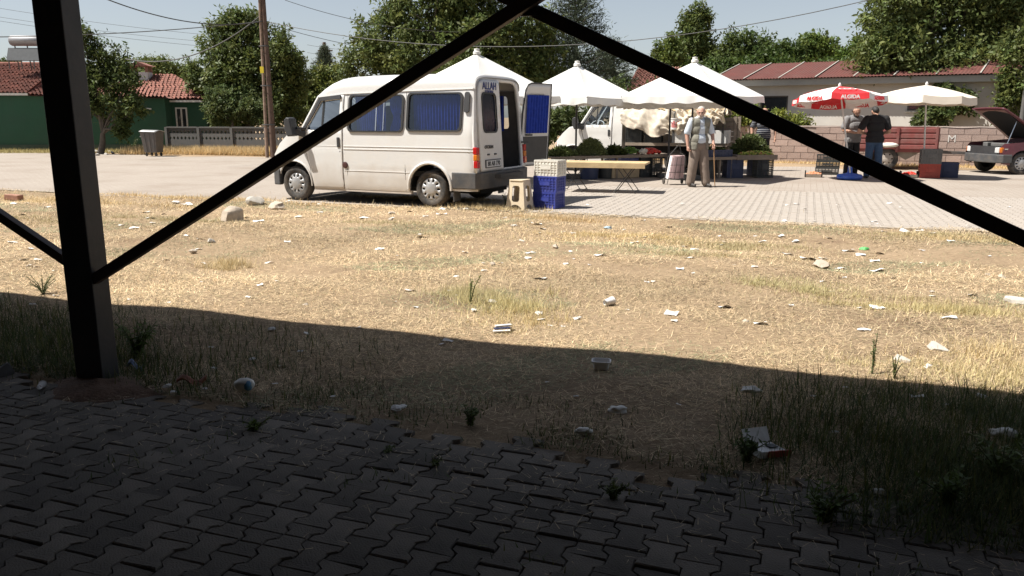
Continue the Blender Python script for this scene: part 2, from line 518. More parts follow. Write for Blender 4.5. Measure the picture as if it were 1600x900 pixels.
def ground_material():
    m, nt, b = nodes('dry_earth')
    tc = N(nt, 'ShaderNodeTexCoord')
    n1 = N(nt, 'ShaderNodeTexNoise', Scale=.55, Detail=8.0, Roughness=.62)
    n2 = N(nt, 'ShaderNodeTexNoise', Scale=16.0, Detail=6.0, Roughness=.7)
    n3 = N(nt, 'ShaderNodeTexNoise', Scale=110.0, Detail=4.0, Roughness=.6)
    mp = N(nt, 'ShaderNodeMapping'); mp.inputs['Scale'].default_value = (1, 2.4, 1)
    nt.links.new(tc.outputs['Object'], mp.inputs[0])
    for n in (n1, n2, n3): nt.links.new(mp.outputs[0], n.inputs['Vector'])
    r1 = ramp(nt, n1.outputs['Fac'], [(.30, (.29, .205, .14)), (.45, (.42, .315, .21)), (.58, (.47, .355, .24)), (.72, (.37, .285, .20))])
    r2 = ramp(nt, n2.outputs['Fac'], [(.28, (.45, .42, .40)), (.62, (1.0, 1.0, 1.0))])
    r3 = ramp(nt, n3.outputs['Fac'], [(.3, (.62, .58, .55)), (.62, (1.1, 1.08, 1.02))])
    a = N(nt, 'ShaderNodeMix', data_type='RGBA', blend_type='MULTIPLY'); a.inputs[0].default_value = .75
    c = N(nt, 'ShaderNodeMix', data_type='RGBA', blend_type='MULTIPLY'); c.inputs[0].default_value = .8
    nt.links.new(r1.outputs[0], a.inputs[6]); nt.links.new(r2.outputs[0], a.inputs[7])
    nt.links.new(a.outputs[2], c.inputs[6]); nt.links.new(r3.outputs[0], c.inputs[7])
    nt.links.new(c.outputs[2], b.inputs['Base Color'])
    b.inputs['Roughness'].default_value = .97; b.inputs['Specular IOR Level'].default_value = .15
    ad = N(nt, 'ShaderNodeMath', operation='ADD')
    nt.links.new(n2.outputs['Fac'], ad.inputs[0]); nt.links.new(n3.outputs['Fac'], ad.inputs[1])
    bp = N(nt, 'ShaderNodeBump', Strength=.7, Distance=.02)
    nt.links.new(ad.outputs[0], bp.inputs['Height']); nt.links.new(bp.outputs[0], b.inputs['Normal'])
    return m
M['earth'] = ground_material()

def axis(lo, hi, d, far, k):
    a = list(np.arange(lo, hi + 1e-6, d)); s = d
    x = lo; pre = []
    while x > -far: s *= k; x -= s; pre.append(x)
    s = d; x = hi; post = []
    while x < far: s *= k; x += s; post.append(x)
    return pre[::-1] + [float(v) for v in a] + post
gx = axis(-13, 10, .14, 900, 1.35); gy = axis(2.0, 18, .14, 900, 1.35)
mb = MB()
vs = [(x, y, ground_z(x, y)) for x in gx for y in gy]
ny = len(gy)
fs = [(i * ny + j, (i + 1) * ny + j, (i + 1) * ny + j + 1, i * ny + j + 1) for i in range(len(gx) - 1) for j in range(ny - 1)]
mb.add(vs, fs)
tag(mb.build('ground', M['earth'], smooth=180), 'dry straw coloured earth', None, kind='structure')

# --- pavers: interlocking concrete blocks with wavy sides
PL, PW, PD = 0.178, 0.127, 0.0145
def paver_wave(t):                    # t in -0.5..0.5 along the block
    a = abs(t)
    return -1 if a < .2 else (1 if a > .33 else -1 + 2 * (a - .2) / .13)
def paver_outline(gap):
    ts = [-.5, -.33, -.2, .2, .33, .5]
    right = [(PW / 2 + PD * paver_wave(t) - gap, t * (PL - 2 * gap)) for t in ts]
    return right + [(-x, y) for x, y in reversed(right)]
def paver_geo(mb, M4, gap, h, bev, low=False):
    o1 = paver_outline(gap); o2 = inset(o1, bev)
    n = len(o1)
    vs = [M4 @ Vector((x, y, 0)) for x, y in o2] + [M4 @ Vector((x, y, -bev * .7)) for x, y in o1]
    # the waist makes the top a non-convex face: cut it in three quads
    fs = [(0, 1, 10, 11), (1, 2, 9, 10), (2, 3, 8, 9), (3, 4, 7, 8), (4, 5, 6, 7)]
    fs += [(n + i, n + (i + 1) % n, (i + 1) % n, i) for i in range(n)]
    if not low:
        vs += [M4 @ Vector((x, y, -h)) for x, y in o1]
        fs += [(2 * n + i, 2 * n + (i + 1) % n, n + (i + 1) % n, n + i) for i in range(n)]
    mb.add(vs, fs)
def paver_spots(u0, u1, n0, n1):
    out = []
    for c in range(int(math.floor(u0 / PW)), int(math.ceil(u1 / PW)) + 1):
        off = (c % 2) * PL / 2
        for r in range(int(math.floor((n0) / PL)) - 1, int(math.ceil(n1 / PL)) + 1):
            u, n = c * PW, r * PL + off
            if u0 <= u <= u1 and n0 <= n <= n1: out.append((u, n))
    return out

# the yard under the shed roof
yard = thing('yard_paving', 'grey interlocking block paving in the shade of the shed', None)
yard['kind'] = 'structure'
def yard_has(u, n):
    x, y, _ = S(u, n)
    e = EDGE_N + .06 * math.sin(u * 2.1) + .05 * math.sin(u * 5.3 + 1) - .10 * max(0, u - .2)
    if n > e: return False
    if math.hypot(x + 2.38, (y - 4.36) * 1.2) < .17: return False      # the block is missing round the post's foot
    return True
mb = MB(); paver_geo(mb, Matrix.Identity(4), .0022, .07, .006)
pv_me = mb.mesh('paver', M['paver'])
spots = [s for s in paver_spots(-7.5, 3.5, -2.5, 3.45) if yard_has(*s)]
def pix(p):
    d = Vector(p) - Vector((0, 0, CAM_H))
    c, s = math.cos(PITCH), math.sin(PITCH)
    z = d.y * c - d.z * s
    if z < .2: return None
    return 800 + FPX * d.x / z, 450 - FPX * (d.y * s + d.z * c) / z
def rank(s):
    q = pix(S(*s))
    if q is None: return 1e6
    x, y = q
    return max(0, -x, x - 1600) + max(0, y - 900) + max(0, -y)
spots.sort(key=lambda s: (rank(s), S(*s).length))
rng = random.Random(3)
def paver_tf(s, amt=1.0):
    u, n = s
    sink = .012 * math.sin(u * 1.7 + n) * math.sin(n * 1.9 - u * .6)
    return (S(u, n, sink + rng.uniform(-.003, .003) * amt),
            (rng.gauss(0, .015) * amt, rng.gauss(0, .015) * amt, ST + rng.gauss(0, .012) * amt))
def half_geo(mb, gap, h, bev, sgn):     # a block laid as two cut halves
    ts = [-.5, -.33, -.2, -.012]
    right = [(PW / 2 + PD * paver_wave(t) - gap, t * (PL - 2 * gap)) for t in ts]
    o1 = right + [(-x, y) for x, y in reversed(right)]; o1 = [(x, y * sgn) for x, y in o1]
    if sgn < 0: o1.reverse()
    o2 = inset(o1, bev); n = len(o1)
    vs = [(x, y, 0) for x, y in o2] + [(x, y, -bev * .7) for x, y in o1] + [(x, y, -h) for x, y in o1]
    fs = [(0, 1, 6, 7), (1, 2, 5, 6), (2, 3, 4, 5)] + [(n + i, n + (i + 1) % n, (i + 1) % n, i) for i in range(n)] + [(2 * n + i, 2 * n + (i + 1) % n, n + (i + 1) % n, n + i) for i in range(n)]
    mb.add(vs, fs)
halves = []
for sg in (1, -1):
    mb = MB(); half_geo(mb, .0022, .07, .006, sg); halves.append(mb.mesh('half_paver', M['paver']))
cnt = 0
for s in spots:
    if cnt >= 290: break
    loc, rot = paver_tf(s); cnt += 1
    if math.sin(s[0] * 3.1 + 1.0) * math.sin(s[1] * 4.3 + s[0]) > .62 and rng.random() < .7:
        for hm in halves:
            l2, r2 = paver_tf(s); link('half_paver', hm, yard, l2, r2)
        cnt += 1
    else: link('paver', pv_me, yard, loc, rot)
used_n = spots.index(s)
mb = MB()
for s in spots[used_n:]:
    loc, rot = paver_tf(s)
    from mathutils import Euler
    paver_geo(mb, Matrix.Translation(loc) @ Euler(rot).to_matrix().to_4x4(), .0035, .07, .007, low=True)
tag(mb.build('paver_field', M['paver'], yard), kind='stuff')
mb = MB(); mb.add([S(-22, -9, -.028), S(12, -9, -.028), S(12, EDGE_N - .06, -.028), S(-22, EDGE_N - .06, -.028)], [(0, 1, 2, 3)])
jm = pm('joint_soil', (.09, .075, .06), .98, .4, 20, bump=.6, bscale=60)
mb.build('joint_bed', jm, yard)

# the street: paved square, dusty towards the left
def street_material():
    m, nt, b = nodes('street_paving')
    tc = N(nt, 'ShaderNodeTexCoord')
    n1 = N(nt, 'ShaderNodeTexNoise', Scale=.6, Detail=8.0, Roughness=.65)
    n2 = N(nt, 'ShaderNodeTexNoise', Scale=35.0, Detail=5.0)
    mp = N(nt, 'ShaderNodeMapping'); mp.inputs['Rotation'].default_value = (0, 0, -ST)
    nt.links.new(tc.outputs['Object'], mp.inputs[0])
    br = N(nt, 'ShaderNodeTexBrick', Scale=1.0)
    br.inputs['Brick Width'].default_value = PL; br.inputs['Row Height'].default_value = PW
    br.inputs['Mortar Size'].default_value = .006; br.inputs['Color1'].default_value = (1, 1, 1, 1); br.inputs['Color2'].default_value = (.93, .93, .93, 1)
    br.inputs['Mortar'].default_value = (.62, .58, .54, 1)
    nt.links.new(tc.outputs['Object'], n1.inputs['Vector']); nt.links.new(tc.outputs['Object'], n2.inputs['Vector'])
    r90 = N(nt, 'ShaderNodeMapping'); r90.inputs['Rotation'].default_value = (0, 0, R(90))
    nt.links.new(mp.outputs[0], r90.inputs[0]); nt.links.new(r90.outputs[0], br.inputs['Vector'])
    r1 = ramp(nt, n1.outputs['Fac'], [(.30, (.27, .225, .185)), (.5, (.345, .30, .258)), (.7, (.38, .335, .29))])
    r2 = ramp(nt, n2.outputs['Fac'], [(.3, (.82, .81, .80)), (.7, (1.06, 1.06, 1.06))])
    # dust covers the joints in places
    k = ramp(nt, n1.outputs['Fac'], [(.35, .1), (.6, .75)])
    a = N(nt, 'ShaderNodeMix', data_type='RGBA', blend_type='MULTIPLY')
    nt.links.new(k.outputs[0], a.inputs[0]); nt.links.new(r1.outputs[0], a.inputs[6]); nt.links.new(br.outputs['Color'], a.inputs[7])
    c = N(nt, 'ShaderNodeMix', data_type='RGBA', blend_type='MULTIPLY'); c.inputs[0].default_value = 1
    nt.links.new(a.outputs[2], c.inputs[6]); nt.links.new(r2.outputs[0], c.inputs[7])
    nt.links.new(c.outputs[2], b.inputs['Base Color'])
    b.inputs['Roughness'].default_value = .93; b.inputs['Specular IOR Level'].default_value = .25
    bp = N(nt, 'ShaderNodeBump', Strength=.3, Distance=.01)
    nt.links.new(n2.outputs['Fac'], bp.inputs['Height']); nt.links.new(bp.outputs[0], b.inputs['Normal'])
    return m
M['street'] = street_material()
street = thing('street', 'pale dusty block paved street and market square', None)
street['kind'] = 'structure'
SP_U0, SP_U1, SP_N1 = -7.2, 8.5, 17.4          # the part near enough to tell the blocks apart
mb = MB()
def street_edge(u): return STREET_N + .10 * math.sin(u * .8 + 1) + .05 * math.sin(u * 2.9) + (.0 if u > -7 else .25 * math.sin((u + 7) * .35))
us = [-90, -60, -40, -30] + [-24 + .5 * i for i in range(35)]
us = [u for u in us if u < SP_U0] + [SP_U0]
ring = [S(u, street_edge(u), -.004) for u in us]
ring += [S(SP_U0, SP_N1 - .15, -.004), S(SP_U1 - .12, SP_N1 - .15, -.004), S(SP_U1 - .12, STREET_N, -.004), S(60, STREET_N, -.004), S(60, FAR_N + .9, -.004), S(2, FAR_N + .9, -.004), S(-12, FAR_N, -.004), S(-90, FAR_N, -.004)]
mb.add(ring, [tuple(range(len(ring)))])
mb.build('surface', M['street'], street)
mb = MB(); mb.add([S(SP_U0, STREET_N + .02, -.016), S(SP_U1, STREET_N + .02, -.016), S(SP_U1, SP_N1, -.016), S(SP_U0, SP_N1, -.016)], [(0, 1, 2, 3)])
mb.build('joint_bed', pm('street_joint', (.33, .28, .225), .98, .3, 20, bump=.5), street)
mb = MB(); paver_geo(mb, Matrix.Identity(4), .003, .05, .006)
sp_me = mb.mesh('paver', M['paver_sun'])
ss = paver_spots(SP_U0 + .02, SP_U1 - .02, STREET_N + .12, SP_N1)
def rank2(s):
    q = pix(S(*s)); x, y = q
    return (max(0, 920 - x, x - 1640) * 2 - y)
ss.sort(key=rank2)
for s in ss[:290]:
    loc, rot = paver_tf(s, .35); loc.z = rng.uniform(-.002, .002)
    link('paver', sp_me, street, loc, rot)
mb = MB()
for s in ss[290:]:
    loc, rot = paver_tf(s, .3); loc.z = rng.uniform(-.002, .002)
    paver_geo(mb, Matrix.Translation(loc) @ Euler(rot).to_matrix().to_4x4(), .003, .05, .006, low=True)
tag(mb.build('paver_field', M['paver_sun'], street), kind='stuff')
# flush kerb stones along the near edge, half buried
kerb = thing('kerb', 'flush concrete kerb stones between the dry grass and the street', None); kerb['kind'] = 'structure'
mb = MB(); mb.box((0, 0, -.06), (.985, .10, .13))
kme = mb.mesh('kerb_stone', pm('kerb_conc', (.42, .385, .34), .95, .15, 7, bump=.4, dirt=(.38, .28, .17), dirt_amt=.8, dscale=4, rnd=.1))
for i in range(-1, 10):
    p = S(i + .2, STREET_N + rng.uniform(-.012, .012), rng.uniform(-.012, .004))
    link('kerb_stone', kme, kerb, p, (rng.gauss(0, .02), rng.gauss(0, .004), ST + rng.gauss(0, .006)))

# ================================================================== the open shed the picture is taken from
shed = thing('open_shed', 'dark steel posts and crossed braces of an open roofed shed', 'shed', S(0, EDGE_N + .04), ST)
BAY, U0 = 5.24, -3.77
POST_Z = 3.55
for i in range(-3, 4):
    u = U0 + i * BAY
    mb = MB(); mb.span((u - .10, -.06, -.3), (u + .10, .06, POST_Z))
    mb.build('post', M['steel_black'], shed, bevel=.006)
    for n in (-6.5,):
        mb = MB(); mb.span((u - .10, n - .06, -.3), (u + .10, n + .06, POST_Z + .9))
        mb.build('post', M['steel_black'], shed, bevel=.006)
    mb = MB(); mb.bar((u, .34, POST_Z - .03), (u, -6.5, POST_Z + .89), .09, .16); mb.build('rafter', M['steel_black'], shed)
def on_frame(px, py, off):        # a pixel's place on the plane of the posts: (u, z)
    r = ray(px, py); n_ = EDGE_N + .04 + off
    t = n_ / (-r.x * UY + r.y * UX)
    return (toS(r.x * t, r.y * t)[0], CAM_H + r.z * t)
BR_A = (on_frame(200, 403, -.028), on_frame(780, 31.5, -.028))
BR_L = (on_frame(0, 336, .028), on_frame(96, 401, .028))
BR_B = (on_frame(880, 37.6, .028), on_frame(1600, 373, .028))
for i in range(-2, 3):
    a, b = U0 + i * BAY, U0 + (i + 1) * BAY
    for ((p0_, q0_), off, lim) in ((BR_A, -.028, (a + .02, b - .1)), (BR_B, .028, (a + .1, b - .1))):
        k = (q0_[1] - p0_[1]) / (q0_[0] - p0_[0]); sh = i * BAY
        z0, z1 = [p0_[1] + k * (u_ - sh - p0_[0]) for u_ in lim]
        if i == -1 and off > 0:
            kk_ = (BR_L[1][1] - BR_L[0][1]) / (BR_L[1][0] - BR_L[0][0]); z0, z1 = [BR_L[0][1] + kk_ * (u_ - BR_L[0][0]) for u_ in lim]
        mb = MB(); mb.bar((lim[0], off, z0), (lim[1], off, z1), .045, .056); mb.build('brace', M['brace_brown'], shed, bevel=.003)
    kA = (BR_A[1][1] - BR_A[0][1]) / (BR_A[1][0] - BR_A[0][0]); kB = (BR_B[1][1] - BR_B[0][1]) / (BR_B[1][0] - BR_B[0][0])
    uc = (BR_B[0][1] - BR_A[0][1] + kA * BR_A[0][0] - kB * BR_B[0][0]) / (kA - kB); zc = BR_A[0][1] + kA * (uc - BR_A[0][0]); uc += i * BAY
    mb = MB(); mb.span((uc - .06, -.005, zc - .04), (uc + .06, .005, zc + .06)); mb.build('gusset_plate', M['steel_black'], shed)
mb = MB(); mb.span((-22, -.05, POST_Z - .20), (12, .05, POST_Z - .09)); mb.build('eave_beam', M['steel_black'], shed)
OVER = .42
for k in range(24):                     # sheets of the roof, gently pitched up towards the back
    u = -22 + k * 1.42
    mb = MB()
    def fn(a, b, u=u): return Vector((u + a * 1.46, OVER - b * 8.2, POST_Z + .17 - .12 + b * 1.1 + .012 * math.cos(a * 14 * math.pi) + (k % 2) * .004))
    mb.grid(fn, 28, 1); mb.build('roof_sheet', M['roof_sheet'], shed)
mb = MB(); mb.span((-22, -6.85, -.1), (12, -6.65, 4.75)); mb.build('added_back_wall', M['block_grey'], shed)  # unseen wall, added to shut out light from behind
for u in (-22.1, 12.1):
    mb = MB(); mb.add([(u, -6.7, -.1), (u, .0, -.1), (u, .0, POST_Z + .1), (u, -6.7, POST_Z + 1)], [(0, 1, 2, 3)]); mb.build('added_end_wall', M['block_grey'], shed)  # unseen ends, added to close off light from the sides
# heap of red-brown earth at the foot of the post
def mound(u, v):
    t = u * 2 * math.pi; r = v
    x = .36 * r * math.cos(t) * (1 + .13 * math.sin(3 * t)); y = .24 * r * math.sin(t) * (1 + .1 * math.cos(4 * t + 1))
    return Vector((x, y, .055 * (1 - r * r) ** 1 + .012 * math.sin(9 * x * 3 + 2) * math.cos(8 * y * 4) * (1 - r) - .012))
mb = MB(); mb.grid(mound, 28, 8)
tag(mb.build('earth_heap', pm('mound_soil', (.15, .09, .06), .98, .3, 18, bump=.8, bscale=70), smooth=180, loc=(-2.33, 4.30, 0), rot=(0, 0, ST)),
    'low heap of red brown soil round the foot of the steel post', 'soil heap')
# ================================================================== buildings, wall, fence, poles
def tile_roof(parent, corners, rows, wave=.17):
    rows = int(rows * 1.5)
    """roof face with four corners (eave left, eave right, top right, top left): overlapping rows of clay tiles"""
    a, b, c, d = [Vector(p) for p in corners]
    nrm = (b - a).cross(d - a).normalized()
    if nrm.z < 0: nrm = -nrm
    mb = MB()
    for r in range(rows):
        t0, t1 = r / rows, (r + 1.12) / rows
        l0, r0 = a.lerp(d, t0), b.lerp(c, t0); l1, r1 = a.lerp(d, min(1, t1)), b.lerp(c, min(1, t1))
        n = max(6, int((r0 - l0).length / wave) * 4)
        def fn(u, v, l0=l0, r0=r0, l1=l1, r1=r1, n=n, r=r):
            p = l0.lerp(r0, u).lerp(l1.lerp(r1, u), v)
            k = math.sin(u * n / 4 * 2 * math.pi)
            jit = .012 * math.sin(u * 57 + r * 3.1)
            return p + nrm * (.045 * k + .035 + .05 * (1 - v) + jit)
        mb.grid(fn, n, 1)
    return tag(mb.build('tile_rows', M['tile'], parent, smooth=60), kind='stuff')
def window(parent, c, w, h, rz=0, double=False, mat=None):
    """frame, pane and sill on a wall that faces -Y (local)"""
    f = MB(); t = .06
    x, y, z = c
    for lo, hi in (((x - w / 2, z - h / 2), (x - w / 2 + t, z + h / 2)), ((x + w / 2 - t, z - h / 2), (x + w / 2, z + h / 2)),
                   ((x - w / 2 + t, z - h / 2), (x + w / 2 - t, z - h / 2 + t)), ((x - w / 2 + t, z + h / 2 - t), (x + w / 2 - t, z + h / 2))):
        f.span((lo[0], y - .05, lo[1]), (hi[0], y + .03, hi[1]))
    if double: f.span((x - .03, y - .045, z - h / 2 + t), (x + .03, y + .03, z + h / 2 - t))
    wo = f.build('window', mat or M['white_trim'], parent)
    g = MB(); g.span((x - w / 2 + t, y - .01, z - h / 2 + t), (x + w / 2 - t, y, z + h / 2 - t)); g.build('pane', M['dark_pane'], wo)
    s = MB(); s.span((x - w / 2 - .06, y - .11, z - h / 2 - .06), (x + w / 2 + .06, y + .02, z - h / 2 - .005)); s.build('sill', mat or M['white_trim'], wo)
    return wo
M['dark_pane'] = pm('dark_pane', (.02, .024, .028), .08, .2, spec=.6)

# --- green house on the left
def green_house():
    o = D(0, 236, 36.0); o.z = 0
    h = thing('green_house', 'low green plastered house with red tiled roof and rooftop water heater', 'house', (o.x, o.y, 0), R(3))
    # local x runs right along the front, y away
    W1 = 7.35; H1 = 2.40
    mb = MB(); mb.span((-9, 0, -.1), (W1, 6.5, H1)); mb.build('wall', M['house_green'], h)
    mb = MB(); mb.span((-9, -.03, -.1), (W1 + .03, -.002, .28)); mb.build('plinth', pm('plinth', (.05, .075, .055), .95, .2, 3), h)
    # left block: hip roof that carries the heater
    rl = MB(); rl.span((-9.2, -.22, H1), (1.6, -.16, H1 + .10)); rl.build('fascia', M['white_trim'], h)
    r = MB(); r.add([(-9.2, -.2, H1 + .06), (1.6, -.2, H1 + .06), (1.6, 6.7, H1 + .06), (-9.2, 6.7, H1 + .06), (-6, 3.2, H1 + 1.45), (1.6, 3.2, H1 + 1.45)],
                    [(0, 1, 5, 4), (2, 3, 4, 5), (3, 0, 4), (1, 2, 5)])
    roof = r.build('roof', M['tile'], h)
    tile_roof(roof, ((-9.2, -.24, H1 + .07), (1.6, -.24, H1 + .07), (1.6, 3.2, H1 + 1.47), (-6, 3.2, H1 + 1.47)), 10)
    mb = MB(); mb.tube([(-9.2, -.3, H1 + .12), (-6, 3.2, H1 + 1.52), (1.6, 3.2, H1 + 1.52)], .1, 8); mb.build('ridge_tiles', M['tile'], roof)
    # right block: lower roof
    r = MB(); r.add([(1.62, -.2, H1 - .02), (W1 + .25, -.2, H1 - .12), (W1 + .25, 6.7, H1 - .12), (1.62, 6.7, H1 - .02), (1.62, 3.2, H1 + .95), (W1 - 2.6, 3.2, H1 + .90)],
                    [(0, 1, 5, 4), (2, 3, 4, 5), (1, 2, 5)])
    roof = r.build('roof', M['tile'], h)
    tile_roof(roof, ((1.62, -.24, H1), (W1 + .25, -.24, H1 - .1), (W1 - 2.6, 3.2, H1 + .92), (1.62, 3.2, H1 + .97)), 8)
    mb = MB(); mb.span((4.9, 2.7, H1 + .5), (5.7, 3.3, H1 + 1.15)); ch = mb.build('chimney', M['white_trim'], h)
    mb = MB(); mb.add([(4.75, 2.55, H1 + 1.42), (5.85, 2.55, H1 + 1.42), (5.85, 3.45, H1 + 1.42), (4.75, 3.45, H1 + 1.42), (5.3, 2.55, H1 + 1.62), (5.3, 3.45, H1 + 1.62)],
                      [(0, 1, 4), (2, 3, 5), (0, 4, 5, 3), (1, 2, 5, 4), (3, 2, 1, 0)]); mb.build('cap', M['tile'], ch)
    mb = MB()
    for x, y in ((4.95, 2.75), (5.65, 2.75), (4.95, 3.25), (5.65, 3.25)): mb.span((x - .06, y - .06, H1 + 1.14), (x + .06, y + .06, H1 + 1.43))
    mb.build('cap_post', M['brick_red'], ch)
    # recessed wing on the right with its window
    W2 = 8.9; H2 = 2.22
    mb = MB(); mb.span((W1 + .002, .8, -.1), (W2, 6.3, H2)); mb.build('wall', M['house_green'], h)
    r = MB(); r.add([(W1 - .6, .6, H2), (W2 + .3, .6, H2), (W2 + .3, 6.6, H2), (W1 - .6, 6.6, H2), (W1 - 3.4, 3.6, H2 + 1.2), (W2 - 2.3, 3.6, H2 + 1.2)],
                    [(0, 1, 5, 4), (2, 3, 4, 5), (1, 2, 5)])
    roof = r.build('roof', M['tile'], h)
    tile_roof(roof, ((W1 - .6, .58, H2 + .03), (W2 + .32, .58, H2 + .03), (W2 - 2.3, 3.6, H2 + 1.23), (W1 - 3.4, 3.6, H2 + 1.23)), 8)
    mb = MB(); mb.span((W1 + .01, .56, H2 - .09), (W2 + .32, .60, H2 - .005)); mb.build('fascia', M['white_trim'], h)
    window(h, (W1 + .42, .8, 1.40), .52, 1.0, double=True)
    # a vent, a lamp bracket and a pipe on the plaster
    mb = MB(); mb.tube([(6.55, -.02, 1.82), (6.55, -.14, 1.85), (6.8, -.16, 1.83)], .03, 8); mb.build('lamp_bracket', M['white_trim'], h)
    mb = MB(); mb.span((2.9, -.04, 1.05), (3.25, .0, 1.12)); mb.build('ledge', M['white_trim'], h)
    return h
green_house()
# solar water heater standing on the roof
p = D(38, 96, 37.6)
hh = thing('solar_water_heater', 'silver solar water heater tank standing on the red tiled roof', 'water heater', p, R(2))
mb = MB(); mb.lathe([(.0, -.72), (.20, -.70), (.235, -.64), (.235, .64), (.20, .70), (0, .72)], 20, (0.1, .2, .92), 'X', cap=False); mb.build('tank', pm('tank_metal', (.30, .30, .31), .5, .1, 5, metal=.5), hh, smooth=40)
mb = MB(); mb.box((.1, -.10, .30), (1.5, .05, .62), rot=Matrix.Rotation(R(-25), 3, 'X')); mb.build('collector', pm('collector', (.10, .105, .11), .7, .1, spec=.1), hh)
for x in (-.45, .1, .65):
    for y, z in ((.35, .75), (-.42, .03)):
        mb = MB(); mb.bar((x, y, -.35), (x, y if y < 0 else .2, z), .04, .04); mb.build('leg', M['bin_metal'], hh)

# --- concrete lattice fence right of the house
fa, fb = D(262, 226, 35.0), D(470, 226, 33.2)
fence_v = Vector((fb.x - fa.x, fb.y - fa.y, 0)); fl = fence_v.length
fz = math.atan2(fence_v.y, fence_v.x)
fence = thing('lattice_fence', 'grey precast concrete fence pierced with small openings in dry grass', 'fence', (fa.x, fa.y, 0), fz)
PWID = 1.62; npan = int(fl / PWID) + 4
fm = MB()
holes = []
for i in range(8):
    for j in range(2):
        cx, cz = .11 + i * .19, .58 + j * .26
        holes.append([(cx - .065, cz), (cx, cz - .08), (cx + .065, cz), (cx, cz + .08)])
fm.panel([(0, 0), (PWID - .12, 0), (PWID - .12, 1.0), (0, 1.0)], holes, .3, lambda a, b: (a, 0, b))
pan_me = fm.mesh('lattice_panel', M['concrete'])
pm_ = MB(); pm_.box((0, 0, .5), (.12, .12, 1.12)); fpost = pm_.mesh('post', M['concrete'])
for i in range(npan):
    o = link('lattice_panel', pan_me, fence, (i * PWID + .06, 0, .02)); md = o.modifiers.new('thick', 'SOLIDIFY'); md.thickness = .07
    link('post', fpost, fence, (i * PWID, 0, 0))
    mb = MB(); mb.span((i * PWID + .06, -.06, 1.021), (i * PWID + PWID - .06, .10, 1.08)); mb.build('coping', M['concrete'], fence)

# --- rubbish container
b0 = G(241, 244)
bn = thing('dumpster', 'dented grey metal rubbish container on small wheels beside the green house', 'dumpster', (b0.x, b0.y, 0), R(-8)); bn.scale = (.70, .70, .90)
mb = MB()
lo, hi = .16, 1.02
bot = [(-.36, -.32), (.36, -.32), (.36, .32), (-.36, .32)]; top = [(-.47, -.42), (.44, -.42), (.44, .42), (-.47, .42)]
mb.add([(x, y, lo) for x, y in bot] + [(x, y, hi) for x, y in top] + [(x * .95, y * .95, hi) for x, y in top] + [(x * .9, y * .9, lo + .04) for x, y in bot],
       [(3, 2, 1, 0), (0, 1, 5, 4), (1, 2, 6, 5), (2, 3, 7, 6), (3, 0, 4, 7), (4, 5, 9, 8), (5, 6, 10, 9), (6, 7, 11, 10), (7, 4, 8, 11), (9, 13, 12, 8), (10, 14, 13, 9), (11, 15, 14, 10), (8, 12, 15, 11), (12, 13, 14, 15)])
mb.build('body', M['bin_metal'], bn, bevel=.01)
mb = MB()
mb.grid(lambda u, v: Vector((-.50 + u * .98, -.46 + v * .92, 1.035 + .06 * math.sin(v * math.pi) + .02 * (1 - u))), 8, 8)
o = mb.build('lid', pm('bin_lid', (.42, .42, .42), .5, .1, 5, metal=.4), bn, smooth=180); md = o.modifiers.new('t', 'SOLIDIFY'); md.thickness = .025
for x in (-.2, .05, .28):
    mb = MB(); mb.bar((x * .9, -.335, .2), (x * 1.15, -.425, .98), .03, .02, up=(0, 1, 0)); mb.build('rib', M['bin_metal'], bn)
mb = MB(); mb.tube([(-.44, -.3, .8), (-.56, -.3, .83), (-.56, .3, .83), (-.44, .3, .8)], .018, 6); mb.build('handle', M['bin_metal'], bn)
for x in (-.28, .28):
    for y in (-.24, .24):
        mb = MB(); mb.lathe([(.03, -.02), (.075, -.022), (.08, 0), (.075, .022), (.03, .02)], 14, (x, y, .08), 'Y'); mb.span((x - .025, y - .035, .08), (x + .025, y + .035, .17)); mb.build('wheel', M['rubber'], bn)

# --- timber power pole: a post bolted to a stub
p0 = G(428, 246)
pole = thing('power_pole', 'tall brown timber power pole strapped to a stub, yellow tag on it', 'power pole', (p0.x, p0.y, 0))
mb = MB(); mb.tube([(.0, 0, -.3), (-.03, 0, 3), (-.05, 0, 9.5)], [.125, .095, .06], 12); mb.build('post', M['pole_wood'], pole, smooth=60)
mb = MB(); mb.tube([(-.24, -.04, -.3), (-.19, -.04, 3), (-.11, -.04, 9.3)], [.07, .055, .045], 8); mb.build('stub', pm('pole_rail', (.22, .15, .11), .85, .3, 6, bump=.4), pole, smooth=60)
for z in (1.2, 2.6, 4.0, 6.0):
    mb = MB(); k_ = .26 - .018 * z; mb.lathe([(k_ - .01, -.025), (k_, 0), (k_ - .01, .025)], 20, (0, 0, 0), 'Z', cap=False)
    o = mb.build('strap', M['wire'], pole, loc=(-.11, -.02, z)); o.scale = (1, .62, 1)
mb = MB(); mb.span((-.27, -.14, 3.05), (-.14, -.125, 3.28)); mb.build('tag', M['yellow'], pole)
for z in (6.45, 7.2):
    mb = MB(); mb.bar((-.75, -.16, z), (.65, -.16, z), .09, .09); mb.build('cross_arm', M['pole_wood'], pole)
    for x in (-.65, -.3, .2, .55):
        mb = MB(); mb.lathe([(.02, .04), (.05, .07), (.035, .11), (.05, .14), (.02, .2)], 10, (x, -.16, z), 'Z'); mb.build('insulator', M['white_trim'], pole)
p1 = D(514, 182, 62)
pole2 = thing('far_power_pole', 'thin dark power pole rising above the trees behind the van', 'power pole', (p1.x, p1.y, 0))
mb = MB(); mb.tube([(0, 0, -.2), (-.1, 0, 6.9)], [.16, .12], 8); mb.build('post', M['pole_wood'], pole2)
mb = MB(); mb.bar((-.6, 0, 6.3), (.5, 0, 6.3), .09, .09); mb.build('cross_arm', M['pole_wood'], pole2)
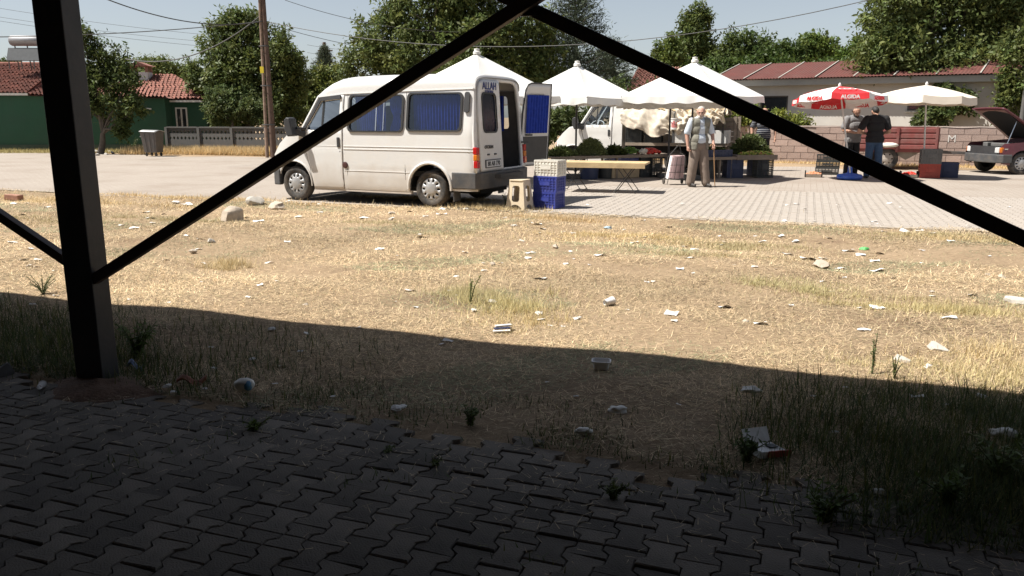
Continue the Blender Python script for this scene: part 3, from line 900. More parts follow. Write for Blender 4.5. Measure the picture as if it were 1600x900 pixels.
# concrete post at the right edge
p2 = D(1595, 200, 25.4)
cp = thing('street_lamp_post', 'slim grey post standing behind the low block wall', 'post', (p2.x, p2.y, 0))
mb = MB(); mb.tube([(0, 0, -.2), (.0, 0, 1.0), (.02, 0, 6.5)], [.085, .075, .05], 10); mb.build('shaft', M['concrete'], cp, smooth=60)
mb = MB(); mb.box((0, 0, .0), (.3, .3, .25)); mb.build('base', M['concrete'], cp)

# --- low pink block wall along the far side of the street
wa, wb = Vector((4.9, 28.7, 0)), Vector((17.6, 22.6, 0))
wv = wb - wa; wz = math.atan2(wv.y, wv.x); wl = wv.length
bw = thing('block_wall', 'low wall of pinkish concrete blocks along the far side of the street', 'wall', wa, wz)
BL, BH = .42, .205
mb = MB(); mb.span((0, .012, -.1), (wl, .15, BH * 6 - .02)); mb.build('mortar_core', M['mortar'], bw)
bm = []
for v in range(3):
    mb = MB(); r3 = random.Random(v)
    mb.box((0, 0, 0), (BL - .014, .16, BH - .014)); me = mb.mesh('block', M['pink_block']); bm.append(me)
k = 0
for row in range(6):
    off = (row % 2) * BL / 2
    for i in range(int(wl / BL) + 1):
        x = i * BL + off
        if x > wl: continue
        if row == 5 and math.sin(i * .9) < -.97: continue
        link('block', bm[k % 3], bw, (x, .07 + rng.uniform(-.006, .006), BH * (row + .5) - .06 + rng.uniform(-.003, .003)), (0, rng.gauss(0, .004), rng.gauss(0, .006)))
        k += 1
mb = MB(); mb.grid(lambda u, v: Vector((u * wl, -.02 + v * .19, BH * 6 - .055 + .012 * math.sin(u * 90) + .03 * math.sin(v * math.pi))), 80, 3); mb.build('coping', M['mortar'], bw, smooth=180)
# chalk-white letter painted on the wall
def text_mesh(s, size, mat, ext=.002, bold=0.0, align='CENTER', spacing=1.0):
    cu = bpy.data.curves.new('t', 'FONT'); cu.body = s; cu.size = size; cu.extrude = ext; cu.offset = bold
    cu.align_x = align; cu.align_y = 'CENTER'; cu.space_character = spacing; cu.resolution_u = 3
    o = bpy.data.objects.new('t', cu); C.objects.link(o)
    bpy.context.view_layer.update()
    me = bpy.data.meshes.new_from_object(o.evaluated_get(bpy.context.evaluated_depsgraph_get()))
    bpy.data.objects.remove(o); bpy.data.curves.remove(cu)
    me.materials.clear(); me.materials.append(mat)
    return me
def text(name, s, size, mat, parent, loc, rot, **kw):
    return link(name, text_mesh(s, size, mat, **kw), parent, loc, rot)
text('painted_letter', 'M', .32, M['white_trim'], bw, (9.35, -.022, .83), (R(90), 0, 0), ext=.001)

# --- long white building with red sheet roof behind that wall
la = Vector((8.0, 31.6, 0)); lang = math.atan2(-.62, 1.0)
lb = thing('long_building', 'long cream walled building with red corrugated roof behind the low wall', 'building', la, lang)
LL, LH = 17.0, 2.62
wins = [(2.05, 1.0, .62), (6.9, .7, .55), (11.6, 1.25, .66)]
hs = [[(x - w / 2, 2.25 - h), (x + w / 2, 2.25 - h), (x + w / 2, 2.25), (x - w / 2, 2.25)] for x, w, h in wins]
mb = MB(); mb.panel([(0, -.1), (LL, -.1), (LL, LH), (0, LH)], hs, .8, lambda a, b: (a, 0, b))
mb.add([(0, 0, -.1), (0, 5, -.1), (0, 5, LH), (0, 2.5, LH + .8), (0, 0, LH)], [(0, 1, 2, 3, 4)])
mb.add([(LL, 0, -.1), (LL, 5, -.1), (LL, 5, LH), (LL, 2.5, LH + .8), (LL, 0, LH)], [(4, 3, 2, 1, 0)])
mb.add([(0, 5, -.1), (LL, 5, -.1), (LL, 5, LH), (0, 5, LH)], [(0, 1, 2, 3)])
mb.build('wall', M['wall_cream'], lb)
for x, w, h in wins:
    f = MB(); f.span((x - w / 2, .05, 2.25 - h), (x + w / 2, .12, 2.25)); wo = f.build('window', M['dark_pane'], lb)
    f = MB()
    for a, b, c, d in ((x - w / 2, x - w / 2 + .05, 2.25 - h, 2.25), (x + w / 2 - .05, x + w / 2, 2.25 - h, 2.25), (x - w / 2 + .05, x + w / 2 - .05, 2.2, 2.25), (x - w / 2 + .05, x + w / 2 - .05, 2.25 - h, 2.3 - h)):
        f.span((a, .01, c), (b, .06, d))
    f.build('frame', pm('win_frame%d' % int(x), (.10, .085, .07), .7, .2), wo)
    f = MB(); f.span((x - w / 2 - .05, -.06, 2.19 - h), (x + w / 2 + .05, .02, 2.248 - h)); f.build('sill', M['fascia'], wo)
mb = MB(); mb.span((-.1, -.42, LH - .02), (LL + .2, -.0, LH + .20)); mb.build('eave_beam', M['fascia'], lb, bevel=.01)
def sheet(u, v, x0, x1):
    x = x0 + u * (x1 - x0)
    return Vector((x + v * .18, -.55 + v * 3.1, LH + .23 + v * .72 + .014 * math.sin(x * 2 * math.pi / .11)))
nx = 14
for k in range(nx):
    x0 = -.25 + k * 1.27; mb = MB()
    mb.grid(lambda u, v: sheet(u, v, x0, x0 + 1.265), 48, 2); mb.build('roof_sheet', M['roof_red'], lb, smooth=180)
    mb = MB(); mb.bar((x0, -.56, LH + .255), (x0 + .18, 2.55, LH + .975), .045, .018); mb.build('joint_strip', M['fascia'], lb)
mb = MB(); mb.add([(-.3, 2.5, LH + .93), (LL + .6, 2.5, LH + .93), (LL + .6, 5.5, LH + .2), (-.3, 5.5, LH + .2)], [(0, 1, 2, 3)]); mb.build('rear_roof', M['roof_red'], lb)
# a small blue-grey metal kiosk seen under the canvas
kk = thing('metal_kiosk', 'pale blue grey sheet metal kiosk behind the canvas covered truck', 'kiosk', (5.3, 29.3, 0), ST)
mb = MB(); mb.span((0, 0, 0), (3.0, 2, 2.3)); mb.build('body', M['blue_wall'], kk)
for i in range(4):
    mb = MB(); mb.span((.3 + i * .68, -.03, .9), (.3 + i * .68 + .4, -.002, 2.1)); mb.build('shutter', M['navy_plastic'] if i % 2 else M['dark_pane'], kk)
mb = MB(); mb.span((-.15, -.2, 2.302), (3.15, 2.2, 2.37)); mb.build('roof', M['fascia'], kk)
# far house roof between the trees
fr = D(1000, 130, 47)
fh = thing('far_house', 'distant house with red tiled roof glimpsed between parasol and pine', 'house', (fr.x - .5, fr.y, 0), R(-12))
mb = MB(); mb.span((0, 0, 0), (2.9, 5, 2.9)); mb.build('wall', M['wall_cream'], fh)
r = MB(); r.add([(-.3, -.3, 2.9), (3.2, -.3, 2.9), (3.2, 5.3, 2.9), (-.3, 5.3, 2.9), (.2, 2.5, 4.3), (2.7, 2.5, 4.3)], [(0, 1, 5, 4), (2, 3, 4, 5), (3, 0, 4), (1, 2, 5)])
rf = r.build('roof', M['tile'], fh)
tile_roof(rf, ((-.3, -.33, 2.93), (3.2, -.33, 2.93), (2.7, 2.5, 4.33), (.2, 2.5, 4.33)), 9)

# --- overhead wires
def wire(label, a, b, sag, r=.012, group=None):
    a, b = Vector(a), Vector(b)
    pts = [a.lerp(b, t / 24) - Vector((0, 0, sag * 4 * (t / 24) * (1 - t / 24))) for t in range(25)]
    mb = MB(); mb.tube(pts, r, 5)
    tag(mb.build('overhead_wire', M['wire']), label, 'wire', group)
pt = Vector((p0.x, p0.y, 0))
wire('black wire slanting down from the upper left to the timber pole', D(165, -2, 24), D(412, 33, p0.y), .35, .017)
wire('taut black wire crossing behind the steel post to the timber pole', D(-30, 58, 26), D(412, 33, p0.y), .12, .015)
wire('sagging black cable from the leafy garden tree up to the timber pole', D(196, 92, 33), D(410, 22, p0.y), .65, .022)
wire('long level wire from the timber pole to the dark walnut tree', D(412, 33, p0.y), D(1370, -3, 24), 1.1, .012)
wire('thin wire falling from the upper edge into the walnut crown', D(445, 0, 28), D(720, 50, 30), .25, .009)
wire('thin wire dropping from the timber pole behind the white van', D(415, 36, p0.y), D(700, 85, 40), .3, .010)
for k, (a, b) in enumerate((((-30, 8), (420, 62)), ((-30, 22), (420, 72)), ((-30, 28), (420, 80)), ((480, 70), (640, 78)), ((480, 82), (640, 90)))):
    wire('faint far wire strung in parallel above the rooftops', D(a[0], a[1], 58 if k < 3 else 62), D(b[0], b[1], 62), .25, .011, 'faint parallel wires far behind')
# ================================================================== vehicles
def vW(x, z):
    """half width of the van body at height z and length x"""
    pts = [(.2, .925), (.30, .945), (.55, .955), (.95, .955), (1.25, .94), (1.95, .835), (2.3, .78)]
    w = pts[-1][1]
    for (a, p), (b, q) in zip(pts, pts[1:]):
        if z <= b:
            t = max(0, (z - a) / (b - a)); w = p + (q - p) * t; break
    for zc in (.575, .955, .985):                      # pressed lines along the side
        w -= .007 * math.exp(-((z - zc) / .009) ** 2)
    if x > 2.9: w -= .12 * ((x - 2.9) / .6) ** 2
    if x < -.72: w -= .06 * ((-.72 - x) / .15) ** 2
    return w
def arch_pts(cx, cz, r, z0, n=16):
    """arch from its front foot over the top to its rear foot"""
    t0 = math.asin((z0 - cz) / r)
    return [(cx + r * math.cos(t0 + (math.pi - 2 * t0) * k / n), cz + r * math.sin(t0 + (math.pi - 2 * t0) * k / n)) for k in range(n + 1)]
def side_fn(s, off=0.0): return lambda x, z: (x, s * (vW(x, z) + off), z)
def ring_panel(mb, poly, wdt, fn, step=.2, rev=False):
    mb.panel(inset(poly, -wdt), [inset(poly, wdt * .35)], step, fn, rev=rev)
def solid(o, t, off=-1):
    md = o.modifiers.new('thick', 'SOLIDIFY'); md.thickness = t; md.offset = off
    return o
def make_wheel(parent, x, y, s, r=.31, cap=None, steel=False):
    """tyre with hubcap; s = which side faces out"""
    k = r / .31
    w = MB(); w.lathe([(a * k, b) for a, b in ((.175, -.085), (.26, -.098), (.292, -.088), (.308, -.06), (.31, -.03), (.31, .03), (.308, .06), (.292, .088), (.26, .098), (.215, .09), (.19, .075), (.175, .05))],
                      40, (x, y, r), 'Y', closed=True)
    wo = w.build('wheel', M['rubber'], parent, smooth=50)
    t = MB()
    t.lathe([(.02, 0), (.185 * k, .0)], 28, (x, y + s * .045, r), 'Y', cap=False); t.build('rim_back', M['dark'], wo)
    holes = []
    nh = 10 if not steel else 6
    for i in range(nh):
        a = 2 * math.pi * i / nh; rr = .142 * k
        holes.append([(rr * math.cos(a) + .031 * k * math.cos(b) * math.cos(a) - .019 * k * math.sin(b) * math.sin(a),
                       rr * math.sin(a) + .031 * k * math.cos(b) * math.sin(a) + .019 * k * math.sin(b) * math.cos(a)) for b in [2 * math.pi * j / 8 for j in range(8)]])
    circ = [(.188 * k * math.cos(2 * math.pi * j / 36), .188 * k * math.sin(2 * math.pi * j / 36)) for j in range(36)]
    c = MB()
    def fn(a, b):
        q = math.hypot(a, b) / (.188 * k)
        return (x + a, y + s * (.068 + .025 * (1 - q * q) + (.012 if q < .35 else 0)), r + b)
    c.panel(circ, holes, .05, fn)
    solid(c.build('hubcap', cap or M['hubcap'], wo, smooth=40), .006)
    return wo
DOOR = [(1.795, .25), (1.775, 1.875), (2.30, 1.825), (2.665, 1.245), (2.56, .80), (2.475, .44), (2.445, .25)]
DWIN = [(1.865, 1.27), (1.85, 1.79), (2.255, 1.755), (2.555, 1.29), (2.50, 1.265)]
def vehicle_front(root, paint):
    for s in (1, -1):
        # fender
        arch = arch_pts(2.885, .33, .385, .28)
        out = [(3.245, .28), (3.32, .30), (3.40, .56), (3.395, .82), (3.22, 1.02), (3.02, 1.175), (2.685, 1.245), (2.575, .80), (2.49, .44)] + [p for p in reversed(arch)]
        f = MB(); f.panel(out, [], .07, side_fn(s)); f.build('fender', paint, root, smooth=40)
        f = MB(); f.tube([(x, s * (vW(x, z) + .004), z) for x, z in arch_pts(2.885, .33, .392, .28)], .017, 6); f.build('arch_lip', paint, root, smooth=60)
        f = MB(); f.grid(lambda u, v: Vector((2.885 + .40 * math.cos(math.pi * u), s * (.93 - .33 * v), .33 + .40 * math.sin(math.pi * u))), 14, 1); f.build('wheel_well', M['dark'], root)
        # door
        d = MB(); d.panel(DOOR, [DWIN], .07, side_fn(s, .001)); do = solid(d.build('door', paint, root, smooth=40), .02, 0)
        d = MB(); ring_panel(d, DWIN, .03, side_fn(s, .006)); d.build('window_seal', M['seal'], do)
        d = MB(); d.panel(inset(DWIN, .005), [], .2, side_fn(s, -.004)); d.build('pane', M['window_glass'], do)
        d = MB(); d.bar((2.23, s * (vW(2.23, 1.27) + .006), 1.27), (2.205, s * (vW(2.2, 1.76) + .006), 1.77), .012, .03, up=(1, 0, 0)); d.build('divider', M['seal'], do)
        d = MB(); d.panel([(1.835, 1.80), (1.835, 1.865), (2.285, 1.825), (2.62, 1.30), (2.565, 1.30), (2.255, 1.765)], [], .1, side_fn(s, .016)); solid(d.build('wind_deflector', M['black_plastic'], do), .02)
        d = MB(); d.box((1.865, s * (vW(1.86, 1.03) + .012), 1.06), (.055, .03, .17)); d.build('handle', M['black_plastic'], do, bevel=.008)
        d = MB(); d.lathe([(.0, .0), (.022, .004), (.022, .01), (0, .012)], 12, (1.835, s * (vW(1.83, .9)), .90), 'Y'); d.build('lock', M['black_plastic'], do)
        # mirror
        m = MB(); ym = s * .93
        m.bar((2.60, ym, 1.28), (2.70, ym + s * .12, 1.30), .10, .05)
        m.bar((2.62, ym, 1.18), (2.74, ym + s * .14, 1.24), .12, .10)
        mo = m.build('mirror_arm', M['black_plastic'], root, bevel=.01)
        m = MB()
        m.prism([(2.66, 1.17), (2.80, 1.15), (2.86, 1.28), (2.86, 1.44), (2.80, 1.49), (2.735, 1.47), (2.70, 1.30)], lambda a, b: (a, ym + s * .08, b), lambda a, b: (a, ym + s * .27, b))
        m.build('mirror', M['black_plastic'], mo, bevel=.02)
        make_wheel(root, 2.885, s * .83, s)
    edge = [(2.70, 1.24), (3.02, 1.175), (3.22, 1.02), (3.395, .82)]
    def hood(u, v):
        y = (2 * u - 1); i = min(2, int(v * 3)); t = v * 3 - i
        x = edge[i][0] + (edge[i + 1][0] - edge[i][0]) * t; z = edge[i][1] + (edge[i + 1][1] - edge[i][1]) * t
        b = 1 - y * y
        return Vector((x + b * (.20 * (1 - v) + .07 * v), y * vW(x, z), z + .035 * b))
    h = MB(); h.grid(hood, 16, 12); h.build('bonnet', paint, root, smooth=60)
    def ws(u, v):
        y = 2 * u - 1
        x = 2.705 + (2.325 - 2.705) * v + (1 - y * y) * (.20 - .10 * v); z = 1.25 + (1.845 - 1.25) * v
        return Vector((x, y * (.925 - .085 * v), z))
    h = MB(); h.grid(ws, 14, 6); h.build('windscreen', M['window_glass'], root, smooth=180)
    for s in (1, -1):
        h = MB(); h.tube([(2.705, s * .925, 1.235), (2.325, s * .845, 1.84)], .032, 6); h.build('pillar', paint, root, smooth=60)
    h = MB(); h.grid(lambda u, v: Vector((3.395 + .07 * (1 - (2 * u - 1) ** 2), (2 * u - 1) * vW(3.395, .7), .82 - v * .28)), 16, 2); fo = h.build('front_panel', paint, root, smooth=60)
    h = MB(); h.grid(lambda u, v: Vector((3.43 + .055 * (1 - (2 * u - 1) ** 2 * .4), (2 * u - 1) * .5, .78 - v * .16)), 10, 2); h.build('grille', M['black_plastic'], root)
    for s in (1, -1):
        h = MB(); h.box((3.425, s * .68, .70), (.06, .26, .17)); h.build('headlight', M['clear_lens'], root, bevel=.02)
        h = MB(); h.box((3.385, s * .83, .70), (.08, .05, .16)); h.build('indicator', M['amber_lens'], root, bevel=.01)
    plan = [(3.235, .962), (3.38, .94), (3.47, .82), (3.54, .45), (3.56, 0), (3.54, -.45), (3.47, -.82), (3.38, -.94), (3.235, -.962), (3.235, -.85), (3.36, -.80), (3.42, 0), (3.36, .80), (3.235, .85)]
    h = MB(); h.prism(plan, lambda a, b: (a, b, .27), lambda a, b: (a, b, .555)); h.build('front_bumper', M['bumper_grey'], root, bevel=.02)
    # cabin: dashboard, wheel, seats
    h = MB(); h.span((2.42, -.82, .75), (2.85, .82, 1.16)); h.build('dashboard', M['lining'], root)
    h = MB()
    h.lathe([(.185 + .018 * math.cos(t), .018 * math.sin(t)) for t in [2 * math.pi * k / 8 for k in range(8)]], 24, (0, 0, 0), 'Z', closed=True)
    h.bar((-.18, 0, 0), (.18, 0, 0), .03, .02); h.bar((0, 0, 0), (0, -.18, 0), .03, .02)
    h.build('steering_wheel', M['pole_white'], root, smooth=60, loc=(2.32, .42, 1.27), rot=(0, R(38), R(90)))
    for y in (.45, -.2, -.6):
        h = MB(); h.span((1.85, y - .22, .55), (2.32, y + .22, .85)); h.box((1.86, y, 1.15), (.16, .44, .75), rot=Matrix.Rotation(R(-10), 3, 'Y')); h.box((1.80, y, 1.60), (.1, .26, .2)); h.build('seat', M['seat_cloth'], root, bevel=.03)

def curtain(parent, x0, x1, z0, z1, y, s, pleats=12, pinch=0.0, amp=.014, name='curtain'):
    mb = MB()
    def fn(u, v):
        k = 1 - pinch * math.exp(-((v - .42) / .16) ** 2) - pinch * .35 * max(0, v - .42)
        xc = (x0 + x1) / 2
        x = xc + (u - .5) * (x1 - x0) * k
        return Vector((x, s * (y + amp * (1.2 if pinch else 1) * math.sin(u * pleats * 2 * math.pi) + .004 * math.sin(u * 41 + v * 6)), z0 + v * (z1 - z0)))
    mb.grid(fn, pleats * 6, 12)
    return mb.build(name, M['blue_cloth'], parent, smooth=180)

def minibus():
    rz = math.atan2(.433, -.901)
    root = thing('minibus', 'white high roofed minibus with blue curtains and one rear door open', 'minibus', (-.94, 14.27, 0), rz)
    P = M['white_paint']
    vehicle_front(root, P)
    w1 = rrect(.56, 1.255, 1.64, 1.845, .07); w2 = rrect(-.56, 1.275, .445, 1.865, .07)
    for s in (1, -1):
        arch = arch_pts(.02, .33, .40, .30)
        out = [(1.79, .25), (1.768, 1.885), (.5, 1.915), (-.765, 1.935), (-.80, 1.30), (-.855, .62), (-.88, .60), (-.88, .34), (-.37, .30)]
        out = [(1.787, .25), (1.768, 1.878), (.5, 1.913), (-.765, 1.935), (-.80, 1.30), (-.86, .62), (-.86, .30)] + [p for p in reversed(arch)] + [(.42, .25)]
        ho = [w1, w2] if s > 0 else [w2]
        f = MB(); f.panel(out, ho, .06, side_fn(s)); f.build('side_panel', P, root, smooth=40)
        f = MB(); f.panel(out, ho, .2, side_fn(s, -.05)); f.build('inner_lining', M['lining'], root)
        f = MB(); f.tube([(x, s * (vW(x, z) + .006), z) for x, z in arch_pts(.02, .33, .415, .30)], .028, 7); f.build('arch_lip', P, root, smooth=60)
        f = MB(); f.grid(lambda u, v: Vector((.02 + .415 * math.cos(math.pi * u), s * (.93 - .33 * v), .33 + .415 * math.sin(math.pi * u))), 14, 1); f.build('wheel_well', M['dark'], root)
        for w, nm in ([(q, 'window') for q in ho]):
            f = MB(); ring_panel(f, w, .032, side_fn(s, .008)); wo = solid(f.build(nm, M['seal'], root), .016)
            f = MB(); f.panel(w, [], .3, side_fn(s, -.006)); f.build('pane', M['window_glass'], wo)
        for zz in (.575, .945, .995):
            f = MB(); f.tube([(x, s * (vW(x, zz) + .004), zz) for x in (-.80, -.72, .0, 1.0, 1.765)] if zz > .6 else [(x, s * (vW(x, zz) + .004), zz) for x in (.42, 1.0, 1.765)], .0065, 5); f.build('moulding', P, root, smooth=60)
            f = MB(); f.tube([(x, s * (vW(x, zz) + .005), zz) for x in (1.81, 2.2, 2.5 if zz < .6 else 2.58)], .0065, 5); f.build('moulding', P, root, smooth=60)
        if s > 0: f = MB(); f.bar((1.09, s * (vW(1.1, 1.27) + .0), 1.265), (1.09, s * (vW(1.1, 1.84) + .0), 1.835), .012, .022, up=(1, 0, 0)); f.bar((.94, s * (vW(1.1, 1.27) - .002), 1.265), (.94, s * (vW(1.1, 1.84) - .002), 1.835), .012, .018, up=(1, 0, 0)); f.build('sliding_frame', M['chrome'], root)
        # seam between the body panels
        f = MB(); f.tube([(.50, s * (vW(.5, z) - .001), z) for z in (.26, .55, .96, 1.3, 1.6, 1.9)], .0045, 4); f.build('seam', M['bumper_grey'], root)
        f = MB(); f.tube([(1.70, s * (vW(1.7, z) - .001), z) for z in (.26, .55, .96, 1.3, 1.6, 1.87)], .0035, 4); f.build('seam', M['bumper_grey'], root)
        # rain gutter
        f = MB(); f.tube([(x, s * (vW(x, z) + .006), z) for x, z in ((-.76, 1.937), (.5, 1.917), (1.77, 1.885), (2.315, 1.836))], .013, 5); f.build('gutter', P, root)
        # air outlet behind the last window
        f = MB(); f.panel(rrect(-.715, 1.56, -.625, 1.885, .035), [], .2, side_fn(s, .014)); vo = solid(f.build('air_outlet', M['black_plastic'], root), .02)
        for k in range(9):
            z = 1.60 + k * .03
            f = MB(); f.bar((-.70, s * (vW(-.7, z) + .018), z), (-.64, s * (vW(-.64, z) + .018), z), .008, .01); f.build('louvre', M['seal'], vo)
        f = MB(); f.span((.40, s * .90 - .03, .21), (2.46, s * .90 + .03, .27)); f.build('sill', P, root)
        make_wheel(root, .02, s * .83, s)
        # tail lamp
        tl = MB(); tl.box((-.835, s * .905, .955), (.075, .10, .115)); t0 = tl.build('tail_light', M['red_lens'], root, bevel=.012)
        tl = MB(); tl.box((-.84, s * .907, .845), (.075, .10, .10)); tl.build('amber_lamp', M['amber_lens'], t0, bevel=.012)
        tl = MB(); tl.box((-.848, s * .909, .735), (.075, .10, .115)); tl.build('lower_lamp', M['red_lens'], t0, bevel=.012)
        # mud flap
        mf = MB(); mf.span((-.43, s * .82 - .11, .12), (-.415, s * .82 + .11, .42)); mf.build('mud_flap', M['lining'], root)
    # fuel cap on the left side
    f = MB(); f.lathe([(.0, .0), (.055, .004), (.055, .014), (.03, .02), (0, .02)], 18, (1.735, vW(1.735, .68), .67), 'Y'); f.build('fuel_cap', pm('cap_brown', (.06, .02, .018), .5, .2), root)
    # roof
    st = [(-.79, 1.937, 2.13), (-.77, 1.937, 2.165), (-.70, 1.937, 2.185), (-.3, 1.93, 2.20), (.6, 1.915, 2.21), (1.3, 1.90, 2.205), (1.74, 1.885, 2.19), (1.92, 1.872, 2.165), (2.08, 1.858, 2.10), (2.21, 1.848, 2.01), (2.30, 1.838, 1.915), (2.345, 1.836, 1.86)]
    def roof(u, v):
        i = min(len(st) - 2, int(u * (len(st) - 1))); t = u * (len(st) - 1) - i
        x, g, c = [st[i][k] + (st[i + 1][k] - st[i][k]) * t for k in range(3)]
        a = math.pi * v
        cy = math.copysign(abs(math.cos(a)) ** .42, math.cos(a)); sz = abs(math.sin(a)) ** .55
        fx = .09 * (1 - abs(2 * v - 1) ** 2) * max(0, (u - .55) / .45)
        return Vector((x + fx, cy * (vW(0, g) - .004), g + (c - g) * sz))
    r = MB(); r.grid(roof, 44, 28); ro = r.build('roof', P, root, smooth=60)
    for x in (-.35, -.1, .15, .4, .65, .9, 1.15, 1.4, 1.62):
        for s in (1, -1):
            pts = []
            for k in range(6):
                v = .09 + k * .05
                a = math.pi * v; y = abs(math.cos(a)) ** .42 * (vW(0, 1.92) - .004); z = 1.915 + .285 * abs(math.sin(a)) ** .55
                pts.append((x, s * (y - .006), z - .006))
            r = MB(); r.tube(pts, .014, 6); r.build('rib', P, ro, smooth=60)
    # rear: frame, closed left door, open right door
    def rx(z): return -.862 + .095 * (z - .6) / 1.5
    def rear_fn(off): return lambda y, z: (rx(z) + off, y, z)
    body = [(-.90, .60), (.90, .60), (.895, .95), (.88, 1.25)]
    def prof(sgn): return [(sgn * (vW(-.78, z)), z) for z in (.60, .95, 1.25, 1.6, 1.92)]
    topc = []
    for k in range(1, 14):
        a = math.pi * k / 14
        topc.append((math.copysign(abs(math.cos(a)) ** .42, math.cos(a)) * (vW(0, 1.937) - .01), 1.937 + .20 * abs(math.sin(a)) ** .55))
    out = prof(1) + topc + list(reversed(prof(-1)))
    ap = [(.80, .635), (.79, 1.55), (.735, 1.95), (.68, 2.03), (.58, 2.065), (-.58, 2.065), (-.68, 2.03), (-.735, 1.95), (-.79, 1.55), (-.80, .635)]
    f = MB(); f.panel(out, [ap], .1, rear_fn(0)); solid(f.build('rear_frame', P, root, smooth=40), .05, 1)
    DR = [(.008, .615), (.835, .615), (.822, 1.55), (.765, 1.97), (.70, 2.055), (.60, 2.088), (.008, 2.088)]
    DWN = rrect(.17, 1.255, .66, 1.865, .09)
    def rear_door(s, name):
        def fl(off): return lambda y, z: (rx(z) + off, s * y, z)
        d = MB(); d.panel(DR, [DWN], .08, fl(-.014)); do = solid(d.build(name, P, root, smooth=40), .03, 0)
        d = MB(); ring_panel(d, DWN, .024, fl(-.034)); solid(d.build('window_seal', M['seal'], do), .012, 0)
        d = MB(); d.panel(DWN, [], .3, fl(-.016)); d.build('pane', M['rear_glass'], do)
        return do
    ld = rear_door(1, 'rear_door')
    d = MB()
    for y in (.30, .55): d.box((rx(.885) - .034, y, .885), (.02, .075, .028))
    d.build('handle', M['black_plastic'], ld, bevel=.006)
    d = MB(); d.box((rx(.74) - .036, .40, .735), (.012, .56, .135)); po = d.build('number_plate', M['black_plastic'], ld)
    d = MB(); d.box((rx(.74) - .045, .40, .735), (.008, .52, .105)); d.build('plate_face', M['plate_white'], ld)
    tr = (R(90), 0, R(-90))
    text('plate_lettering', '80 AB 770', .105, M['black_ink'], ld, (rx(.735) - .051, .40, .733), tr, bold=.002)
    text('sticker', 'ALLAH', .165, M['blue_ink'], ld, (rx(1.985) - .036, .37, 1.985), tr, bold=.004)
    text('sticker', 'KORUSUN', .062, M['blue_ink'], ld, (rx(1.90) - .036, .39, 1.895), tr, bold=.003)
    text('badge', 'OTOSAN', .075, M['black_ink'], ld, (rx(1.0) - .036, .52, 1.005), tr, bold=.002)
    rd = rear_door(-1, 'open_rear_door'); rd['label'] = 'rear door swung wide open with blue curtain inside'
    # what the inner side of that door carries
    d = MB()
    d.grid(lambda u, v: Vector((rx(1.22 + .68 * v) + .03 + .012 * math.sin(u * 8 * 2 * math.pi), -(.10 + .64 * u), 1.20 + .68 * v)), 64, 6); d.build('curtain', M['blue_cloth'], rd, smooth=180)
    d = MB(); d.panel([(.06, .68), (.79, .68), (.78, 1.14), (.06, 1.14)], [], .3, lambda y, z: (rx(z) + .016, -y, z)); solid(d.build('trim_board', M['black_plastic'], rd), .012, 1)
    d = MB(); d.bar((rx(1.17) + .02, -.72, 1.17), (rx(1.17) + .03, -.55, 1.17), .02, .03); d.build('grab_handle', M['black_plastic'], rd)
    d = MB(); ring = DR; d.tube([(rx(z) + .002, -y, z) for y, z in DR + [DR[0]]], .012, 6); d.build('door_seal', M['seal'], rd)
    hinge = Vector((rx(1.3), -.845, 0))
    ang = R(166)
    Mx = Matrix.Translation(hinge) @ Matrix.Rotation(ang, 4, 'Z') @ Matrix.Translation(-hinge)
    rd.matrix_local = Mx
    f = MB(); f.bar((rx(1.0) - .01, -.80, 1.05), (rx(1.0) - .08, -.93, 1.05), .02, .03); f.build('door_stay', M['black_plastic'], root)
    # rear bumper wraps round to the wheel arch
    plan = [(-.40, .962), (-.84, .955), (-.92, .90), (-.965, .5), (-.97, 0), (-.965, -.5), (-.92, -.90), (-.84, -.955), (-.40, -.962), (-.40, -.93), (-.80, -.90), (-.84, 0), (-.80, .90), (-.40, .93)]
    f = MB(); f.prism(plan, lambda a, b: (a, b, .335), lambda a, b: (a, b, .605)); f.build('rear_bumper', M['bumper_grey'], root, bevel=.015)
    f = MB(); f.prism([(-.96, .5), (-1.05, .42), (-1.05, -.42), (-.96, -.5)], lambda a, b: (a, b, .50), lambda a, b: (a, b, .56)); f.build('step', M['black_plastic'], root)
    # floor, seats, curtains
    f = MB(); f.span((-.84, -.88, .52), (3.2, .88, .60)); f.build('floor', M['dark'], root)
    f = MB(); f.span((-.7, -.5, .22), (2.9, .5, .50)); f.build('chassis', M['dark'], root)
    for x in (.1, .9):
        f = MB(); f.span((x, -.6, .6), (x + .45, .5, .98)); f.box((x - .04, -.05, 1.2), (.14, 1.1, .65), rot=Matrix.Rotation(R(-8), 3, 'Y')); f.build('bench_seat', M['seat_cloth'], root, bevel=.04)
    for s in (1, -1):
        curtain(root, -.50, .40, 1.24, 1.86, .80, s, 16)
        if s < 0: continue
        curtain(root, 1.16, 1.58, 1.24, 1.84, .80, s, 9)
        curtain(root, .96, 1.16, 1.24, 1.84, .80, s, 4)
        curtain(root, .60, .88, 1.22, 1.85, .80, s, 7, .55, .018)
    mb = MB(); mb.grid(lambda u, v: Vector((-.72, .08 + .72 * u, 1.16 + .74 * v)) + Vector((.012 * math.sin(u * 8 * 2 * math.pi), 0, 0)), 60, 4); mb.build('curtain', M['blue_cloth'], root, smooth=180)
    return root
minibus()

